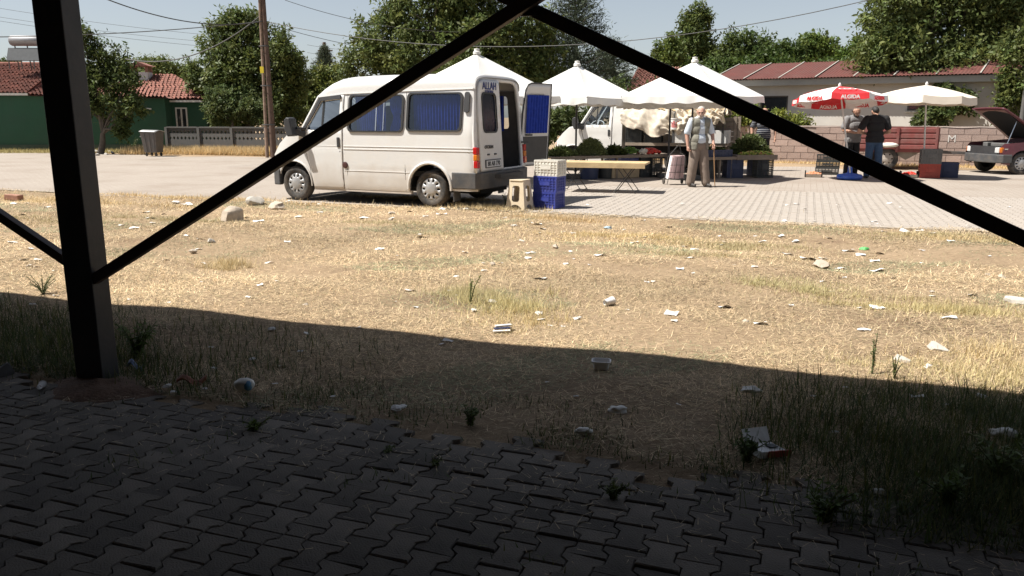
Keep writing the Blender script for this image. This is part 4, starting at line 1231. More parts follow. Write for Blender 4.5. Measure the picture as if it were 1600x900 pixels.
def pickup():
    p = Vector((1.74, 22.95, 0))           # left front wheel on the ground
    f = Vector((-UX, -UY, 0)); left = Vector((-f.y, f.x, 0))
    o = p - f * 2.885 - left * .9
    root = thing('pickup_truck', 'white pickup truck behind the stalls with canvas heaped over its bed', 'truck', o, math.atan2(f.y, f.x))
    P = M['truck_paint']
    vehicle_front(root, P)
    for s in (1, -1):
        pn = [(1.787, .30), (1.768, 1.878), (1.50, 1.885), (1.50, .30)]
        b = MB(); b.panel(pn, [], .1, side_fn(s)); b.build('cab_side', P, root, smooth=40)
        make_wheel(root, .02, s * .80, s)
        b = MB(); b.span((-1.3, s * .95 - .02, .80), (.12 if s > 0 else 1.38, s * .95 + .02, 1.14)); b.build('side_board', P, root, bevel=.006)
        for x in (-1.2, -.3, .09):
            b = MB(); b.span((x - .03, s * .975 - .008, .80), (x + .03, s * .975 + .008, 1.16)); b.build('stake', M['bumper_grey'], root)
    b = MB(); b.panel([(-.93, .30), (.93, .30), (.93, 1.2), (.82, 1.88), (-.82, 1.88), (-.93, 1.2)], [rrect(-.6, 1.3, .6, 1.75, .06)], .3, lambda y, z: (1.50, y, z)); b.build('cab_back', P, root)
    def roof(u, v):
        x = 1.50 + u * .86; y = 2 * v - 1
        return Vector((x + .05 * u * (1 - y * y), y * .845, 1.87 + .10 * (1 - abs(y) ** 3.0) * (1 - u ** 4) - .02 * u))
    b = MB(); b.grid(roof, 10, 16); b.build('roof', P, root, smooth=180)
    b = MB(); b.span((-1.32, -.95, .72), (1.40, .95, .80)); b.build('bed', M['old_wood'], root)
    b = MB(); b.span((-1.2, -.4, .35), (2.9, .4, .70)); b.build('chassis', M['dark'], root)
    b = MB(); b.span((-1.34, -.93, .80), (-1.30, .93, 1.14)); b.build('tailgate', P, root)
    for x in (-1.2, .1, 1.36):
        b = MB(); b.tube([(x, .9, .8), (x, .88, 1.55), (x, .5, 1.75), (x, -.5, 1.75), (x, -.88, 1.55), (x, -.9, .8)], .02, 6); b.build('hoop', M['wire'], root)
    return root, o, f, left
pk, pk_o, pk_f, pk_l = pickup()
# load of crates in the bed and the canvas thrown over it
def on_truck(x, y, z): return pk_o + pk_f * x + pk_l * y + Vector((0, 0, z))
tr_ = thing('truck_canvas', 'crumpled beige canvas draped over the bed of the white pickup', 'canvas', pk_o, math.atan2(pk_f.y, pk_f.x))
def canvas(u, v):
    x = 1.52 - u * 2.75
    t = v * 2 - .0
    top = 1.93 - .10 * u - .28 * max(0, u - .55) + .05 * math.sin(u * 9)
    hang = .56 + .20 * math.sin(u * 6.2 - .5) - .16 * max(0, u - .62) / .38 + .05 * math.sin(u * 23)
    if v < .55:
        k = v / .55; y = -.95 + 1.75 * k; z = top - .02 - .16 * (1 - math.sin(math.pi * (k * .9 + .1)))
    else:
        k = (v - .55) / .45; y = .80 + .24 * math.sin(k * 1.5) + .02 * math.sin(u * 30 + k * 4); z = top - .16 - hang * k
    f = mnoise.noise(Vector((x * 3.1, v * 5.0, 1.3))); g = mnoise.noise(Vector((x * 8 + v * 7, v * 11, 4.3)))
    q = min(1, max(0, (u - .3) / .3))
    h3 = mnoise.noise(Vector((x * 15 + v * 9, v * 22, 9.3)))
    return Vector((x + .05 * g, y + (.16 * f + .10 * g + .03 * h3) * (.35 + q), z + (.12 * f + .09 * g + .03 * h3) * (.3 + q)))
mb = MB(); mb.grid(canvas, 110, 70); solid(mb.build('canvas_sheet', M['tarp'], tr_, smooth=180), .006)
mb = MB(); mb.grid(lambda u, v: canvas(.18 + .8 * u, .08 + .46 * v) + Vector((0, 0, .03)), 40, 16); mb.build('top_sheet', M['tarp_tan'], tr_, smooth=180)

def trailer():
    w = G(1384, 265)
    f = Vector((-UX, -UY, 0)).normalized()
    t = thing('farm_trailer', 'red ribbed farm trailer with dusty wheel in front of the block wall', 'trailer', (w.x, w.y, 0), ST)
    # local x to the right along the street, y away
    for s, y in ((-1, 0.12), (1, 1.5)):
        make_wheel(t, 0, y, s, .31, M['paver_sun'], steel=True)
    b = MB(); b.span((-.95, .05, .50), (1.30, 1.60, .58)); b.build('bed', M['trailer_red'], t)
    for k in range(4):
        b = MB(); b.span((-.95, .0, .585 + k * .155), (1.27, .05, .585 + k * .155 + .125)); b.build('side_plank', M['trailer_red'], t, bevel=.015)
    b = MB(); b.span((-.95, .03, .585), (1.27, .06, 1.2)); b.build('side_sheet', M['trailer_red'], t)
    b = MB(); b.span((-.97, 1.56, .585), (1.27, 1.60, 1.2)); b.build('side_sheet', M['trailer_red'], t)
    for x in (-.97, 1.25):
        b = MB(); b.span((x, .0, .585), (x + .05, 1.6, 1.2)); b.build('end_board', M['trailer_red'], t)
    for x in (-.9, .2, 1.2):
        b = MB(); b.span((x, -.03, .5), (x + .06, -.001, 1.22)); b.build('stake', M['trailer_red'], t)
    b = MB(); b.bar((0, .05, .31), (0, 1.55, .31), .07, .07); b.build('axle', M['dark'], t)
    b = MB(); b.prism([(.25, .5), (.85, .5), (.5, .28), (.25, .42)], lambda a, c: (a, .1, c), lambda a, c: (a, .18, c)); b.build('bracket', M['old_wood'], t)
    b = MB(); b.bar((1.25, .4, .5), (2.75, .4, .46), .09, .07); b.bar((1.25, 1.2, .5), (2.4, .5, .48), .06, .06); b.build('drawbar', M['bin_metal'], t)
    b = MB(); b.tube([(2.5, .4, .5), (2.5, .4, .12)], .025, 8); b.build('jack_leg', M['bin_metal'], t)
    b = MB(); b.lathe([(.05 + .02 * math.cos(a), .02 * math.sin(a)) for a in [math.pi * k / 4 for k in range(8)]], 14, (2.8, .4, .46), 'Z', closed=True); b.build('hitch_ring', M['bin_metal'], t)
    g = thing('white_sack', 'flat white plastic sack lying over the trailer wheel', 'sack', (w.x, w.y, 0), ST)
    b = MB(); b.ball((.02, -.02, .70), (.26, .13, .07), 14, 8, jit=.12, rng=random.Random(4)); b.build('bag', M['white_plastic'], g, smooth=180)
trailer()

def sedan():
    c = G(1594, 273)
    sr = R(184); c = c - Vector((-math.sin(sr), math.cos(sr), 0)) * .79 - Vector((math.cos(sr), math.sin(sr), 0)) * .13
    t = thing('maroon_sedan', 'dusty maroon sedan with its bonnet propped open beside the block wall', 'car', (c.x, c.y, 0), sr)
    P = M['car_maroon']
    # local x forward; front axle at x=0, rear axle at -2.5; left side (y>0) faces the street
    HW = .80
    def cw(x, z):
        w = HW - .05 * max(0, (z - .55) / .4) - .10 * max(0, (x - .35) / .4) ** 2 - .08 * max(0, (-2.9 - x) / .4) ** 2
        if z > .92: w -= .32 * (z - .92)
        return w
    def fl(s, off=0): return lambda x, z: (x, s * (cw(x, z) + off), z)
    af = arch_pts(.13, .30, .33, .24); ar = arch_pts(-2.48, .30, .33, .24)
    low = [(.66, .28), (.72, .50), (.70, .72), (.62, .80), (-.72, .90), (-2.45, .92), (-3.28, .88), (-3.33, .55), (-3.30, .30)] + list(reversed(ar)) + [(-2.14, .22), (-.21, .22)] + list(reversed(af))
    green = [(-.62, .91), (-1.22, 1.34), (-2.25, 1.36), (-2.92, .92)]
    wins = [[(-.86, .95), (-1.27, 1.29), (-1.52, 1.30), (-1.52, .95)], [(-1.60, .95), (-1.60, 1.30), (-2.18, 1.30), (-2.50, .95)]]
    for s in (1, -1):
        b = MB(); b.panel(low, [], .1, fl(s)); b.build('side_panel', P, t, smooth=40)
        b = MB(); b.panel(green, wins, .1, fl(s)); b.build('cabin_side', P, t, smooth=40)
        for w in wins:
            b = MB(); b.panel(w, [], .3, fl(s, -.008)); b.build('pane', M['dark_glass'], t)
        b = MB(); b.bar((.62, s * (cw(.6, .66) + .008), .66), (-.35, s * (cw(-.3, .66) + .008), .66), .012, .03); b.bar((-.37, s * (cw(-.3, .66) + .008), .66), (-3.2, s * (cw(-3, .66) + .008), .66), .012, .03); b.build('trim_strip', M['chrome'], t)
        for x in (.13, -2.48):
            make_wheel(t, x, s * .69, s, .29)
            b = MB(); b.grid(lambda u, v: Vector((x + .335 * math.cos(math.pi * u), s * (.77 - .3 * v), .30 + .335 * math.sin(math.pi * u))), 12, 1); b.build('wheel_well', M['dark'], t)
        b = MB(); b.box((.69, s * .52, .63), (.06, .30, .15)); b.build('headlight', M['clear_lens'], t, bevel=.015)
        b = MB(); b.box((.655, s * .70, .63), (.09, .07, .14)); b.build('indicator', M['amber_lens'], t, bevel=.015)
        b = MB(); b.box((-.74, s * .83, .98), (.10, .14, .10)); b.build('mirror', M['black_plastic'], t, bevel=.02)
        for x in (-1.56, -.62):
            b = MB(); b.tube([(x, s * (cw(x, z) + .001), z) for z in (.26, .5, .88)], .004, 4); b.build('seam', M['seal'], t)
    b = MB(); b.grid(lambda u, v: Vector((.71 + .04 * (1 - (2 * u - 1) ** 2), (2 * u - 1) * .60, .73 - v * .22)), 10, 2); b.build('grille', M['black_plastic'], t)
    plan = [(.42, .82), (.66, .80), (.77, .66), (.83, .3), (.84, 0), (.83, -.3), (.77, -.66), (.66, -.80), (.42, -.82), (.42, -.74), (.62, -.66), (.68, 0), (.62, .66), (.42, .74)]
    b = MB(); b.prism(plan, lambda a, c: (a, c, .30), lambda a, c: (a, c, .52)); b.build('bumper', M['bumper_grey'], t, bevel=.02)
    plan = [(-3.05, .82), (-3.3, .8), (-3.45, .5), (-3.46, 0), (-3.45, -.5), (-3.3, -.8), (-3.05, -.82), (-3.2, -.7), (-3.3, 0), (-3.2, .7)]
    b = MB(); b.prism(plan, lambda a, c: (a, c, .30), lambda a, c: (a, c, .52)); b.build('bumper', M['bumper_grey'], t, bevel=.02)
    b = MB(); b.span((-.62, -.70, .55), (.62, .70, .70)); b.build('engine_bay', M['dark'], t)
    b = MB(); b.span((-.3, -.3, .70), (.3, .25, .80)); b.box((.2, -.5, .75), (.25, .2, .12)); b.build('engine', M['grey_plastic'], t, bevel=.02)
    # bonnet hinged at the windscreen, propped up
    b = MB()
    b.grid(lambda u, v: Vector((1.45 * u, (2 * v - 1) * (.72 - .06 * u), .02 * (1 - (2 * v - 1) ** 2) - .06 * u ** 4)), 10, 10)
    o = solid(b.build('bonnet', P, t, smooth=180, loc=(-.50, 0, .92), rot=(0, R(-36), 0)), .03)
    b = MB(); b.span((.1, -.55, -.05), (1.3, .55, -.032)); b.build('bonnet_liner', M['dark'], o)
    b = MB(); b.tube([(.45, .55, .72), (.20, .5, 1.38)], .012, 6); b.build('prop_rod', M['chrome'], t)
    def scr(u, v): return Vector((-.64 - .58 * v + .08 * (1 - (2 * u - 1) ** 2), (2 * u - 1) * (.74 - .12 * v), .91 + .43 * v))
    b = MB(); b.grid(scr, 8, 4); b.build('windscreen', M['window_glass'], t, smooth=180)
    b = MB(); b.grid(lambda u, v: Vector((-2.92 + .68 * v, (2 * u - 1) * (.74 - .1 * v), .92 + .43 * v)), 8, 4); b.build('rear_screen', M['dark_glass'], t)
    b = MB(); b.grid(lambda u, v: Vector((-1.2 - 1.07 * u, (2 * v - 1) * .64, 1.345 + .05 * math.sin(math.pi * v) * (.6 + .4 * math.sin(math.pi * u)))), 8, 10); b.build('roof', P, t, smooth=180)
    b = MB(); b.grid(lambda u, v: Vector((-2.9 - .4 * u, (2 * v - 1) * .72, .92 - .04 * u)), 3, 6); b.build('boot_lid', P, t)
    b = MB(); b.add([(-3.3, -.72, .88), (-3.3, .72, .88), (-3.34, .74, .5), (-3.34, -.74, .5)], [(0, 1, 2, 3)]); b.build('rear_panel', P, t)
    b = MB(); b.span((-2.9, -.68, .24), (-.62, .68, .34)); b.build('floor', M['dark'], t)
    for x in (-1.35, -2.2):
        b = MB(); b.span((x, -.6, .34), (x + .4, .6, .6)); b.box((x - .05, 0, .85), (.14, 1.2, .6)); b.build('seat', M['seat_cloth'], t, bevel=.04)
sedan()
# ================================================================== market furniture
def crate_mesh(w, d, h, mat, rows=5, cols=7, name='crate', wall=.006, solid_side=False):
    mb = MB()
    mb.span((-w / 2, -d / 2, 0), (w / 2, d / 2, .012))
    rim = .028
    for (x0, x1, y0, y1) in ((-w / 2, w / 2, -d / 2, -d / 2 + wall), (-w / 2, w / 2, d / 2 - wall, d / 2)):
        mb.span((x0 - .004, y0 - .004, h - rim), (x1 + .004, y1 + .004, h))
        mb.span((x0 - .002, y0 - .002, .0), (x1 + .002, y1 + .002, .035))
        if solid_side: mb.span((x0, y0 + .002, .03), (x1, y1 - .002, h - rim))
        for r in range(1, rows):
            z = .03 + (h - .06) * r / rows
            e = .007 if solid_side else 0
            mb.span((x0, y0 - e, z - .006), (x1, y1 + e, z + .006))
        for c in range(cols + 1):
            x = x0 + (x1 - x0) * c / cols
            k = .018 if c in (0, cols) else .006
            e = .0085 if solid_side else .001
            mb.span((max(x0, x - k), y0 - e, .02), (min(x1, x + k), y1 + e, h - .02))
    for (x0, x1) in ((-w / 2, -w / 2 + wall), (w / 2 - wall, w / 2)):
        mb.span((x0 - .004, -d / 2 + wall + .004, h - rim), (x1 + .004, d / 2 - wall - .004, h))
        mb.span((x0 - .002, -d / 2 + wall + .004, 0.001), (x1 + .002, d / 2 - wall - .004, .035))
        if solid_side: mb.span((x0 + .002, -d / 2 + wall, .03), (x1 - .002, d / 2 - wall, h - rim))
        for r in range(1, rows):
            z = .03 + (h - .06) * r / rows
            e = .007 if solid_side else 0
            mb.span((x0 - e, -d / 2 + wall, z - .006), (x1 + e, d / 2 - wall, z + .006))
        for c in range(1, 5):
            y = -d / 2 + d * c / 5
            e = .0085 if solid_side else .001
            mb.span((x0 - e, y - .006, .02), (x1 + e, y + .006, h - .02))
    return mb.mesh(name, mat)
_cr = {}
def crate(label, mat, loc, rz, w=.44, d=.30, h=.262, group=None, word=None, ink=None, inner=True, name='crate', rows=5, cols=7, solid_side=False):
    t = thing(name, label, 'crate', loc, rz, group)
    key = (mat.name, w, d, h, rows, solid_side)
    if key not in _cr: _cr[key] = crate_mesh(w, d, h, mat, rows, cols, solid_side=solid_side)
    link('basket', _cr[key], t)
    if inner:   # the front plate that carries the print
        mb = MB(); mb.span((-w * .22, -d / 2 - .012, h * .42), (w * .22, -d / 2 - .0015, h * .68)); po = mb.build('name_plate', mat, t)
    if word:
        text('print', word, .05, ink, t, (0, -d / 2 - .0055, h * .55), (R(90), 0, 0), ext=.0008, bold=.001)
    return t
c0 = G(858, 326); CR = R(-33)
for k, (mt, lb, wd, ink) in enumerate(((M['blue_plastic'], 'blue slatted crate at the bottom of the stack behind the minibus', 'MEYVE', M['pole_white']),
                              (M['blue_plastic'], 'blue slatted crate in the middle of the stack under the white crate', 'SEBZE', M['pole_white']),
                              (M['white_plastic'], 'white slatted crate on top of the two blue crates', 'HAL', M['umb_red']))):
    crate(lb, mt, (c0.x + .01 * k, c0.y + .16, .008 + .263 * k), CR + .02 * (k - 1), word=None, h=.262, group=None, solid_side=True)
    if k == 2:
        mb = MB()
        for i, (dx, dz) in enumerate(((-.02, .0), (.0, .012), (.02, -.012))): pass
# plastic stool
def stool():
    p = G(813, 325)
    t = thing('plastic_stool', 'ivory plastic stool beside the crates behind the minibus', 'stool', (p.x - .01, p.y - .16, 0.004), R(-28))
    H = .475; tw, bw_ = .125, .175
    for k in range(4):
        out = [(-bw_, 0), (-bw_ + .05, 0), (-bw_ + .06, .03), (-.09, .05), (-.05, .075), (0, .085), (.05, .075), (.09, .05), (bw_ - .06, .03), (bw_ - .05, 0), (bw_, 0), (tw, H - .01), (-tw, H - .01)]
        hole = rrect(-.068, .13, .068, .39, .04)
        mb = MB(); Mz = Matrix.Rotation(R(90 * k), 3, 'Z')
        mb.panel(out, [hole], .06, lambda a, b: Mz @ Vector((a, -(bw_ + (tw - bw_) * b / H) - .012 * abs(a / bw_) ** 3 * 0, b)))
        solid(mb.build('leg_panel', M['ivory_plastic'], t), .008)
    mb = MB(); mb.prism(rrect(-tw - .012, -tw - .012, tw + .012, tw + .012, .04), lambda a, b: (a, b, H - .012), lambda a, b: (a, b, H + .012)); mb.build('seat', M['ivory_plastic'], t, bevel=.006)
stool()
# trestle table with wooden top
def trestle_table():
    a, b = Vector((.95, 16.65, 0)), Vector((2.72, 16.15, 0))
    c = (a + b) / 2; rz = math.atan2(b.y - a.y, b.x - a.x); L = (b - a).length
    t = thing('trestle_table', 'pale board on wire trestles standing empty on the paving', 'table', c, rz)
    for k in range(3):
        mb = MB(); mb.span((-L / 2, -.36 + k * .242, .565), (L / 2, -.36 + k * .242 + .236, .605)); mb.build('board', M['pale_wood'], t, bevel=.004)
    mb = MB(); mb.span((-L / 2 + .02, -.375, .50), (L / 2 - .02, -.362, .60)); mb.build('apron', M['pale_wood'], t)
    for x in (-L / 2 + .35, L / 2 - .42):
        for s in (-1, 1):
            mb = MB()
            mb.tube([(x - .22 * s, -.30, 0.005), (x + .20 * s, -.27, .565)], .009, 6)
            mb.tube([(x - .22 * s, .30, 0.005), (x + .20 * s, .27, .565)], .009, 6)
            mb.tube([(x - .20 * s, -.30, .03), (x - .20 * s, .30, .03)], .008, 6)
            mb.tube([(x + .20 * s, -.27, .56), (x + .20 * s, .27, .56)], .008, 6)
            mb.build('trestle', M['wire'], t)
trestle_table()

# big square market parasols, a corner towards the camera
def market_parasol(label, apex, base_xy, half, rimz, rz, valance=.16, seed=0):
    x, y, z = base_xy[0], base_xy[1], apex
    t = thing('market_parasol', label, 'parasol', (x, y, 0), rz, 'white market parasols over the stalls')
    rr = random.Random(seed)
    mb = MB(); mb.tube([(0, 0, 0), (0, 0, z + .05)], .024, 10); mb.build('pole', M['steel_black'], t, smooth=60)
    mb = MB(); mb.lathe([(.0, 0), (.085, .0), (.085, .05), (.06, .07), (.06, .12), (.0, .13)], 14, (0, 0, z - .02), cap=False); mb.build('finial', M['white_trim'], t, smooth=40)
    corners = [Vector((half * math.cos(R(90 * k)), half * math.sin(R(90 * k)), rimz)) for k in range(4)]
    # canopy: four cloth faces that sag a little between the ribs
    mb = MB()
    for k in range(4):
        a, b = corners[k], corners[(k + 1) % 4]
        def fn(u, v, a=a, b=b):
            top = Vector((0, 0, z)); e = a.lerp(b, u)
            p = top.lerp(e, v)
            sag = .05 * math.sin(math.pi * v) * math.sin(math.pi * u) + .03 * v * math.sin(math.pi * u)
            return p - Vector((0, 0, sag)) * 1.0
        mb.grid(fn, 12, 10)
    mb.build('canopy', M['canvas_white'], t, smooth=25)
    mb = MB()
    for k in range(4):
        a, b = corners[k], corners[(k + 1) % 4]
        ph = rr.uniform(0, 6)
        def fv(u, v, a=a, b=b, ph=ph):
            e = a.lerp(b, u); nrm = Vector((e.x, e.y, 0)).normalized()
            w = .018 * math.sin(u * 19 + ph) + .012 * math.sin(u * 43 + ph)
            return Vector((e.x, e.y, rimz - .03 * math.sin(math.pi * u) - valance * v * (1 + .10 * math.sin(u * 24 + ph)))) + nrm * w * v
        mb.grid(fv, 40, 4)
    mb.build('valance', M['canvas_white'], t, smooth=180)
    for k in range(4):
        mb = MB(); mb.tube([(0, 0, z - .06), corners[k] - Vector((0, 0, .025))], .012, 6); ro = mb.build('rib', M['wire'], t)
        mb = MB(); mb.tube([(0, 0, rimz - .18), corners[k] * .5 + Vector((0, 0, (z - .06) * .5 - .0 - rimz * .0 - .5 * 0))], .010, 6)
        mb = MB(); q = Vector((0, 0, z - .06)).lerp(corners[k], .5); mb.tube([(0, 0, rimz - .12), q - Vector((0, 0, .02))], .010, 6); mb.build('strut', M['wire'], ro)
    mb = MB(); mb.box((0, 0, .05), (.5, .5, .1)); mb.build('base', M['concrete'], t, bevel=.02)
def par(label, px, py, Y, half_px, rim_py, rz, seed):
    a = D(px, py, Y); rim = D(px, rim_py, Y).z
    market_parasol(label, a.z - .06, (a.x, Y), half_px / FPX * Y * 1.0, rim, rz, seed=seed)
par('white market parasol behind the minibus roof, its finial above the van', 745, 79, 18.6, 128, 150, R(-85), 1)
par('white market parasol over the cab of the pickup truck', 902, 98, 20.0, 98, 153, R(-86), 2)
par('broad white market parasol over the greens table and standing old man', 1086, 92, 19.7, 112, 150, R(-84), 3)
par('lower white market parasol over the canvas covered truck bed', 1050, 108, 20.3, 82, 158, R(-87), 4)

# garden umbrellas (eight panels)
def umbrella(name, label, apex, lean, radius, drop, valance, mats, pole_bot, pole_mat, logos=None, rz=0):
    t = thing(name, label, 'umbrella', (apex.x, apex.y, 0), rz)
    top = Vector((0, 0, apex.z)); M3 = Matrix.Rotation(lean[0], 3, 'X') @ Matrix.Rotation(lean[1], 3, 'Y')
    pc = [M3 @ Vector((radius * math.cos(R(45 * k + 22.5)), radius * math.sin(R(45 * k + 22.5)), -drop)) for k in range(8)]
    pieces = []
    for k in range(8):
        a, b = pc[k], pc[(k + 1) % 8]
        mt = mats[k % 2]
        def fn(u, v, a=a, b=b):
            e = a.lerp(b, u)
            bow = .10 * drop * math.sin(math.pi * v)
            return top + e * v + M3 @ Vector((0, 0, bow + drop * .0 - .03 * math.sin(math.pi * u) * v))
        mb = MB(); mb.grid(fn, 8, 8); po = mb.build('panel', mt, t, smooth=180)
        def fv(u, v, a=a, b=b):
            e = a.lerp(b, u)
            return top + e * (1 + .02 * v) + M3 @ Vector((0, 0, -.03 * math.sin(math.pi * u) - valance * v + .004 * math.sin(u * 20)))
        mb = MB(); mb.grid(fv, 12, 2); mb.build('valance', mt, po, smooth=180)
        mb = MB(); mb.tube([top - Vector((0, 0, .03)), top + a * .5 + M3 @ Vector((0, 0, .08 * drop - .012)), top + a * .99 - Vector((0, 0, .015))], .007, 5); mb.build('rib', pole_mat, t)
        pieces.append((po, a, b, mt))
    mb = MB(); mb.lathe([(0, 0), (.03, .0), (.04, .03), (.02, .07), (.0, .09)], 10, top, cap=False); mb.build('finial', M['pole_white'], t, smooth=60)
    mb = MB(); mb.tube([top + Vector((0, 0, .02)), Vector((pole_bot.x - apex.x, pole_bot.y - apex.y, pole_bot.z))], .019, 10); mb.build('pole', pole_mat, t, smooth=60)
    return t, top, pieces, M3
ya = 19.6
ap = D(1312, 135, ya); foot = G(1303, 276); foot.z = .1
um, top, pieces, M3 = umbrella('red_umbrella', 'red and white advertising umbrella on a blue water filled base', ap, (R(-6), R(0)), 1.06, .27, .13, (M['umb_white'], M['umb_red']), Vector((foot.x, ya, .1)), M['pole_white'], rz=R(-8))
for k, (po, a, b, mt) in enumerate(pieces):
    red = mt is M['umb_red']
    mid = (a + b) / 2; out = Vector((mid.x, mid.y, 0)).normalized()
    ang = math.atan2(out.y, out.x)
    ink = M['umb_white'] if red else M['umb_red']
    vz = M3 @ Vector((0, 0, -.03 - .13 * .5))
    for side, off in ((1, .022), (-1, -.002)):
        c = top + mid * 1.012 + vz + out * off
        mesh_o = text('lettering', 'ALGIDA', .115, ink, po, c, (R(90), 0, ang + R(90) if side > 0 else ang + R(90)), bold=.004, ext=.0015)
        if side < 0: mesh_o.location = c
    # heart shaped swirl printed on the panel: an oval ring with a heart in it
    e1 = (b - a).normalized(); slope = (mid).normalized(); nrm = e1.cross(slope); nrm = nrm if nrm.z > 0 else -nrm
    cc = top + mid * .72 + M3 @ Vector((0, 0, .085 * .27 + .012))
    mb = MB()
    def ring(u, v): 
        tt = 2 * math.pi * u; r = .82 + .18 * v
        return cc + e1 * (.20 * r * math.cos(tt)) + slope * (.11 * r * math.sin(tt)) + nrm * .012
    mb.grid(ring, 32, 1)
    def hpt(q):
        xx = 16 * math.sin(q) ** 3 / 17; yy = (13 * math.cos(q) - 5 * math.cos(2 * q) - 2 * math.cos(3 * q) - math.cos(4 * q)) / 17
        return xx, yy
    def heart(u, v):
        xx, yy = hpt(2 * math.pi * u); r = .55 + .45 * v
        return cc + e1 * (.10 * r * xx) - slope * (.07 * r * yy) + nrm * .013
    mb.grid(heart, 32, 1)
    mb.build('emblem', ink, po)
bt = thing('umbrella_base', 'round blue plastic umbrella base holding the red umbrella', 'umbrella base', (foot.x, ya, 0))
mb = MB(); mb.lathe([(.0, .0), (.25, .0), (.29, .03), (.30, .08), (.27, .125), (.10, .15), (.06, .17), (.05, .30), (.0, .30)], 24, cap=False); mb.build('tank', M['bright_blue'], bt, smooth=50)
mb = MB(); mb.lathe([(.03, .3), (.032, .3), (.032, .44), (.02, .46)], 12); mb.lathe([(.04, .40), (.045, .42), (.04, .45)], 12); mb.build('clamp', M['pole_white'], bt)
yb = 20.2
ap = D(1448, 133, yb); foot2 = G(1438, 277)
umbrella('beige_umbrella', 'plain cream umbrella on a thin pole beside the stacked crates', ap, (R(0), R(2)), 1.12, .27, .17, (M['canvas_beige'], M['canvas_beige']), Vector((foot2.x, yb, .0)), M['pole_white'], rz=R(-6))

# ---------------------------------------------------------------- stalls
def pile(name, label, cat, loc, size, n, item, mat, rz=0, seed=1, kind=None):
    """a heap of small fruit or vegetables"""
    rr = random.Random(seed); mb = MB()
    L, Dp, Hh = size
    for i in range(n):
        a, r = rr.uniform(0, 6.283), math.sqrt(rr.random())
        x, y = r * math.cos(a) * L / 2, r * math.sin(a) * Dp / 2
        z = Hh * (1 - r ** 1.6) + rr.uniform(-.01, .012)
        mats_i = rr.randrange(len(mat)) if isinstance(mat, list) else 0
        sx = item * rr.uniform(.8, 1.2)
        if name.startswith(('pepper', 'cucumber')):
            d = Vector((rr.uniform(-1, 1), rr.uniform(-1, 1), rr.uniform(-.3, .3))).normalized() * item
            p = Vector((x, y, z)); mb.tube([p - d, p, p + d], [item * .22, item * .26, item * .12], 5, mats_i)
        else:
            mb.ball((x, y, z), (sx, sx, sx * .85), 8, 5, mats_i)
    o = mb.build(name, mat, None, smooth=180, loc=loc, rot=(0, 0, rz))
    tag(o, label, cat, kind=kind)
    return o
def bunch(name, label, loc, size, n, mat, seed=1, L=.16, tint=((.6, 1.3))):
    """leafy heap: many small leaves"""
    r = np.random.default_rng(seed)
    a = r.uniform(0, 2 * np.pi, n); q = np.sqrt(r.random(n))
    x = q * np.cos(a) * size[0] / 2; y = q * np.sin(a) * size[1] / 2; z = size[2] * (1 - q ** 2) * r.uniform(.55, 1, n)
    c = np.stack([x, y, z], 1)
    d = r.normal(size=(n, 3)); d[:, 2] = np.abs(d[:, 2]) * .6; d /= np.linalg.norm(d, axis=1)[:, None]
    e = np.cross(d, r.normal(size=(n, 3))); e /= np.linalg.norm(e, axis=1)[:, None]
    ll = L * r.uniform(.4, 1, n)[:, None]
    co = np.stack([c - e * ll * .12, c + d * ll * .5 - e * ll * .15, c + d * ll, c + d * ll * .5 + e * ll * .18], 1).reshape(-1, 3)
    tnt = r.uniform(tint[0], tint[1], n)[:, None] * np.array([1, 1, 1])[None]
    o = bigmesh(name, co, n, 4, mat, None, np.repeat(tnt, 4, 0))
    o.location = loc
    return tag(o, label, 'vegetables')
def stall(label, a, b, depth, h, leg=True, thick=.035, front=.05, planks=3):
    a, b = Vector(a), Vector(b)
    L = (b - a).length; rz = math.atan2(b.y - a.y, b.x - a.x)
    t = thing('stall_table', label, 'table', (a.x, a.y, 0), rz)
    for k in range(planks):
        mb = MB(); w = depth / planks
        mb.span((0, k * w, h - thick), (L, k * w + w - .008, h)); mb.build('board', M['old_wood'], t, bevel=.004)
    mb = MB(); mb.span((-.01, -.022, h - front - .01), (L + .01, -.002, h + .01)); mb.build('front_board', M['old_wood'], t, bevel=.004)
    if leg:
        for x in (.06, L / 2, L - .06):
            for y in (.08, depth - .08):
                mb = MB(); mb.span((x - .025, y - .025, 0), (x + .025, y + .025, h - thick - .001)); mb.build('leg', M['old_wood'], t)
    def at(x, y, z=h): return Vector((a.x, a.y, 0)) + Matrix.Rotation(rz, 3, 'Z') @ Vector((x, y, z))
    return at, L, rz
sa, sb = G(862, 283), G(1062, 275.5)
at, L, rz = stall('long low board stall in front of the pickup truck', sa, sb, .85, .56)
bunch('green_bunch', 'bunch of dark green leaves on the stall by the truck wheel', at(.45, .35), (.62, .5, .20), 1600, M['weed'], 1, .16, (1.0, 1.9))
bunch('dill_heap', 'big feathery grey green heap of dill beside the truck door', at(1.30, .42), (.80, .6, .42), 5000, M['leaf_pale'], 2, .10, (1.2, 2.2))
bunch('parsley_bunch', 'low dark parsley bunch between dill heap and bucket', at(1.95, .35), (.5, .45, .20), 1400, M['leaf_dark'], 3)
pile('cucumber_pile', 'dark green cucumbers heaped next to the tomatoes', 'cucumbers', at(2.42, .4, .60), (.6, .6, .14), 90, .07, M['pepper_green'], rz, 5)
pile('tomato_pile', 'bright red tomatoes heaped at the end of the stall', 'tomatoes', at(2.92, .25, .60), (.62, .42, .10), 150, .037, M['tomato'], rz, 6)
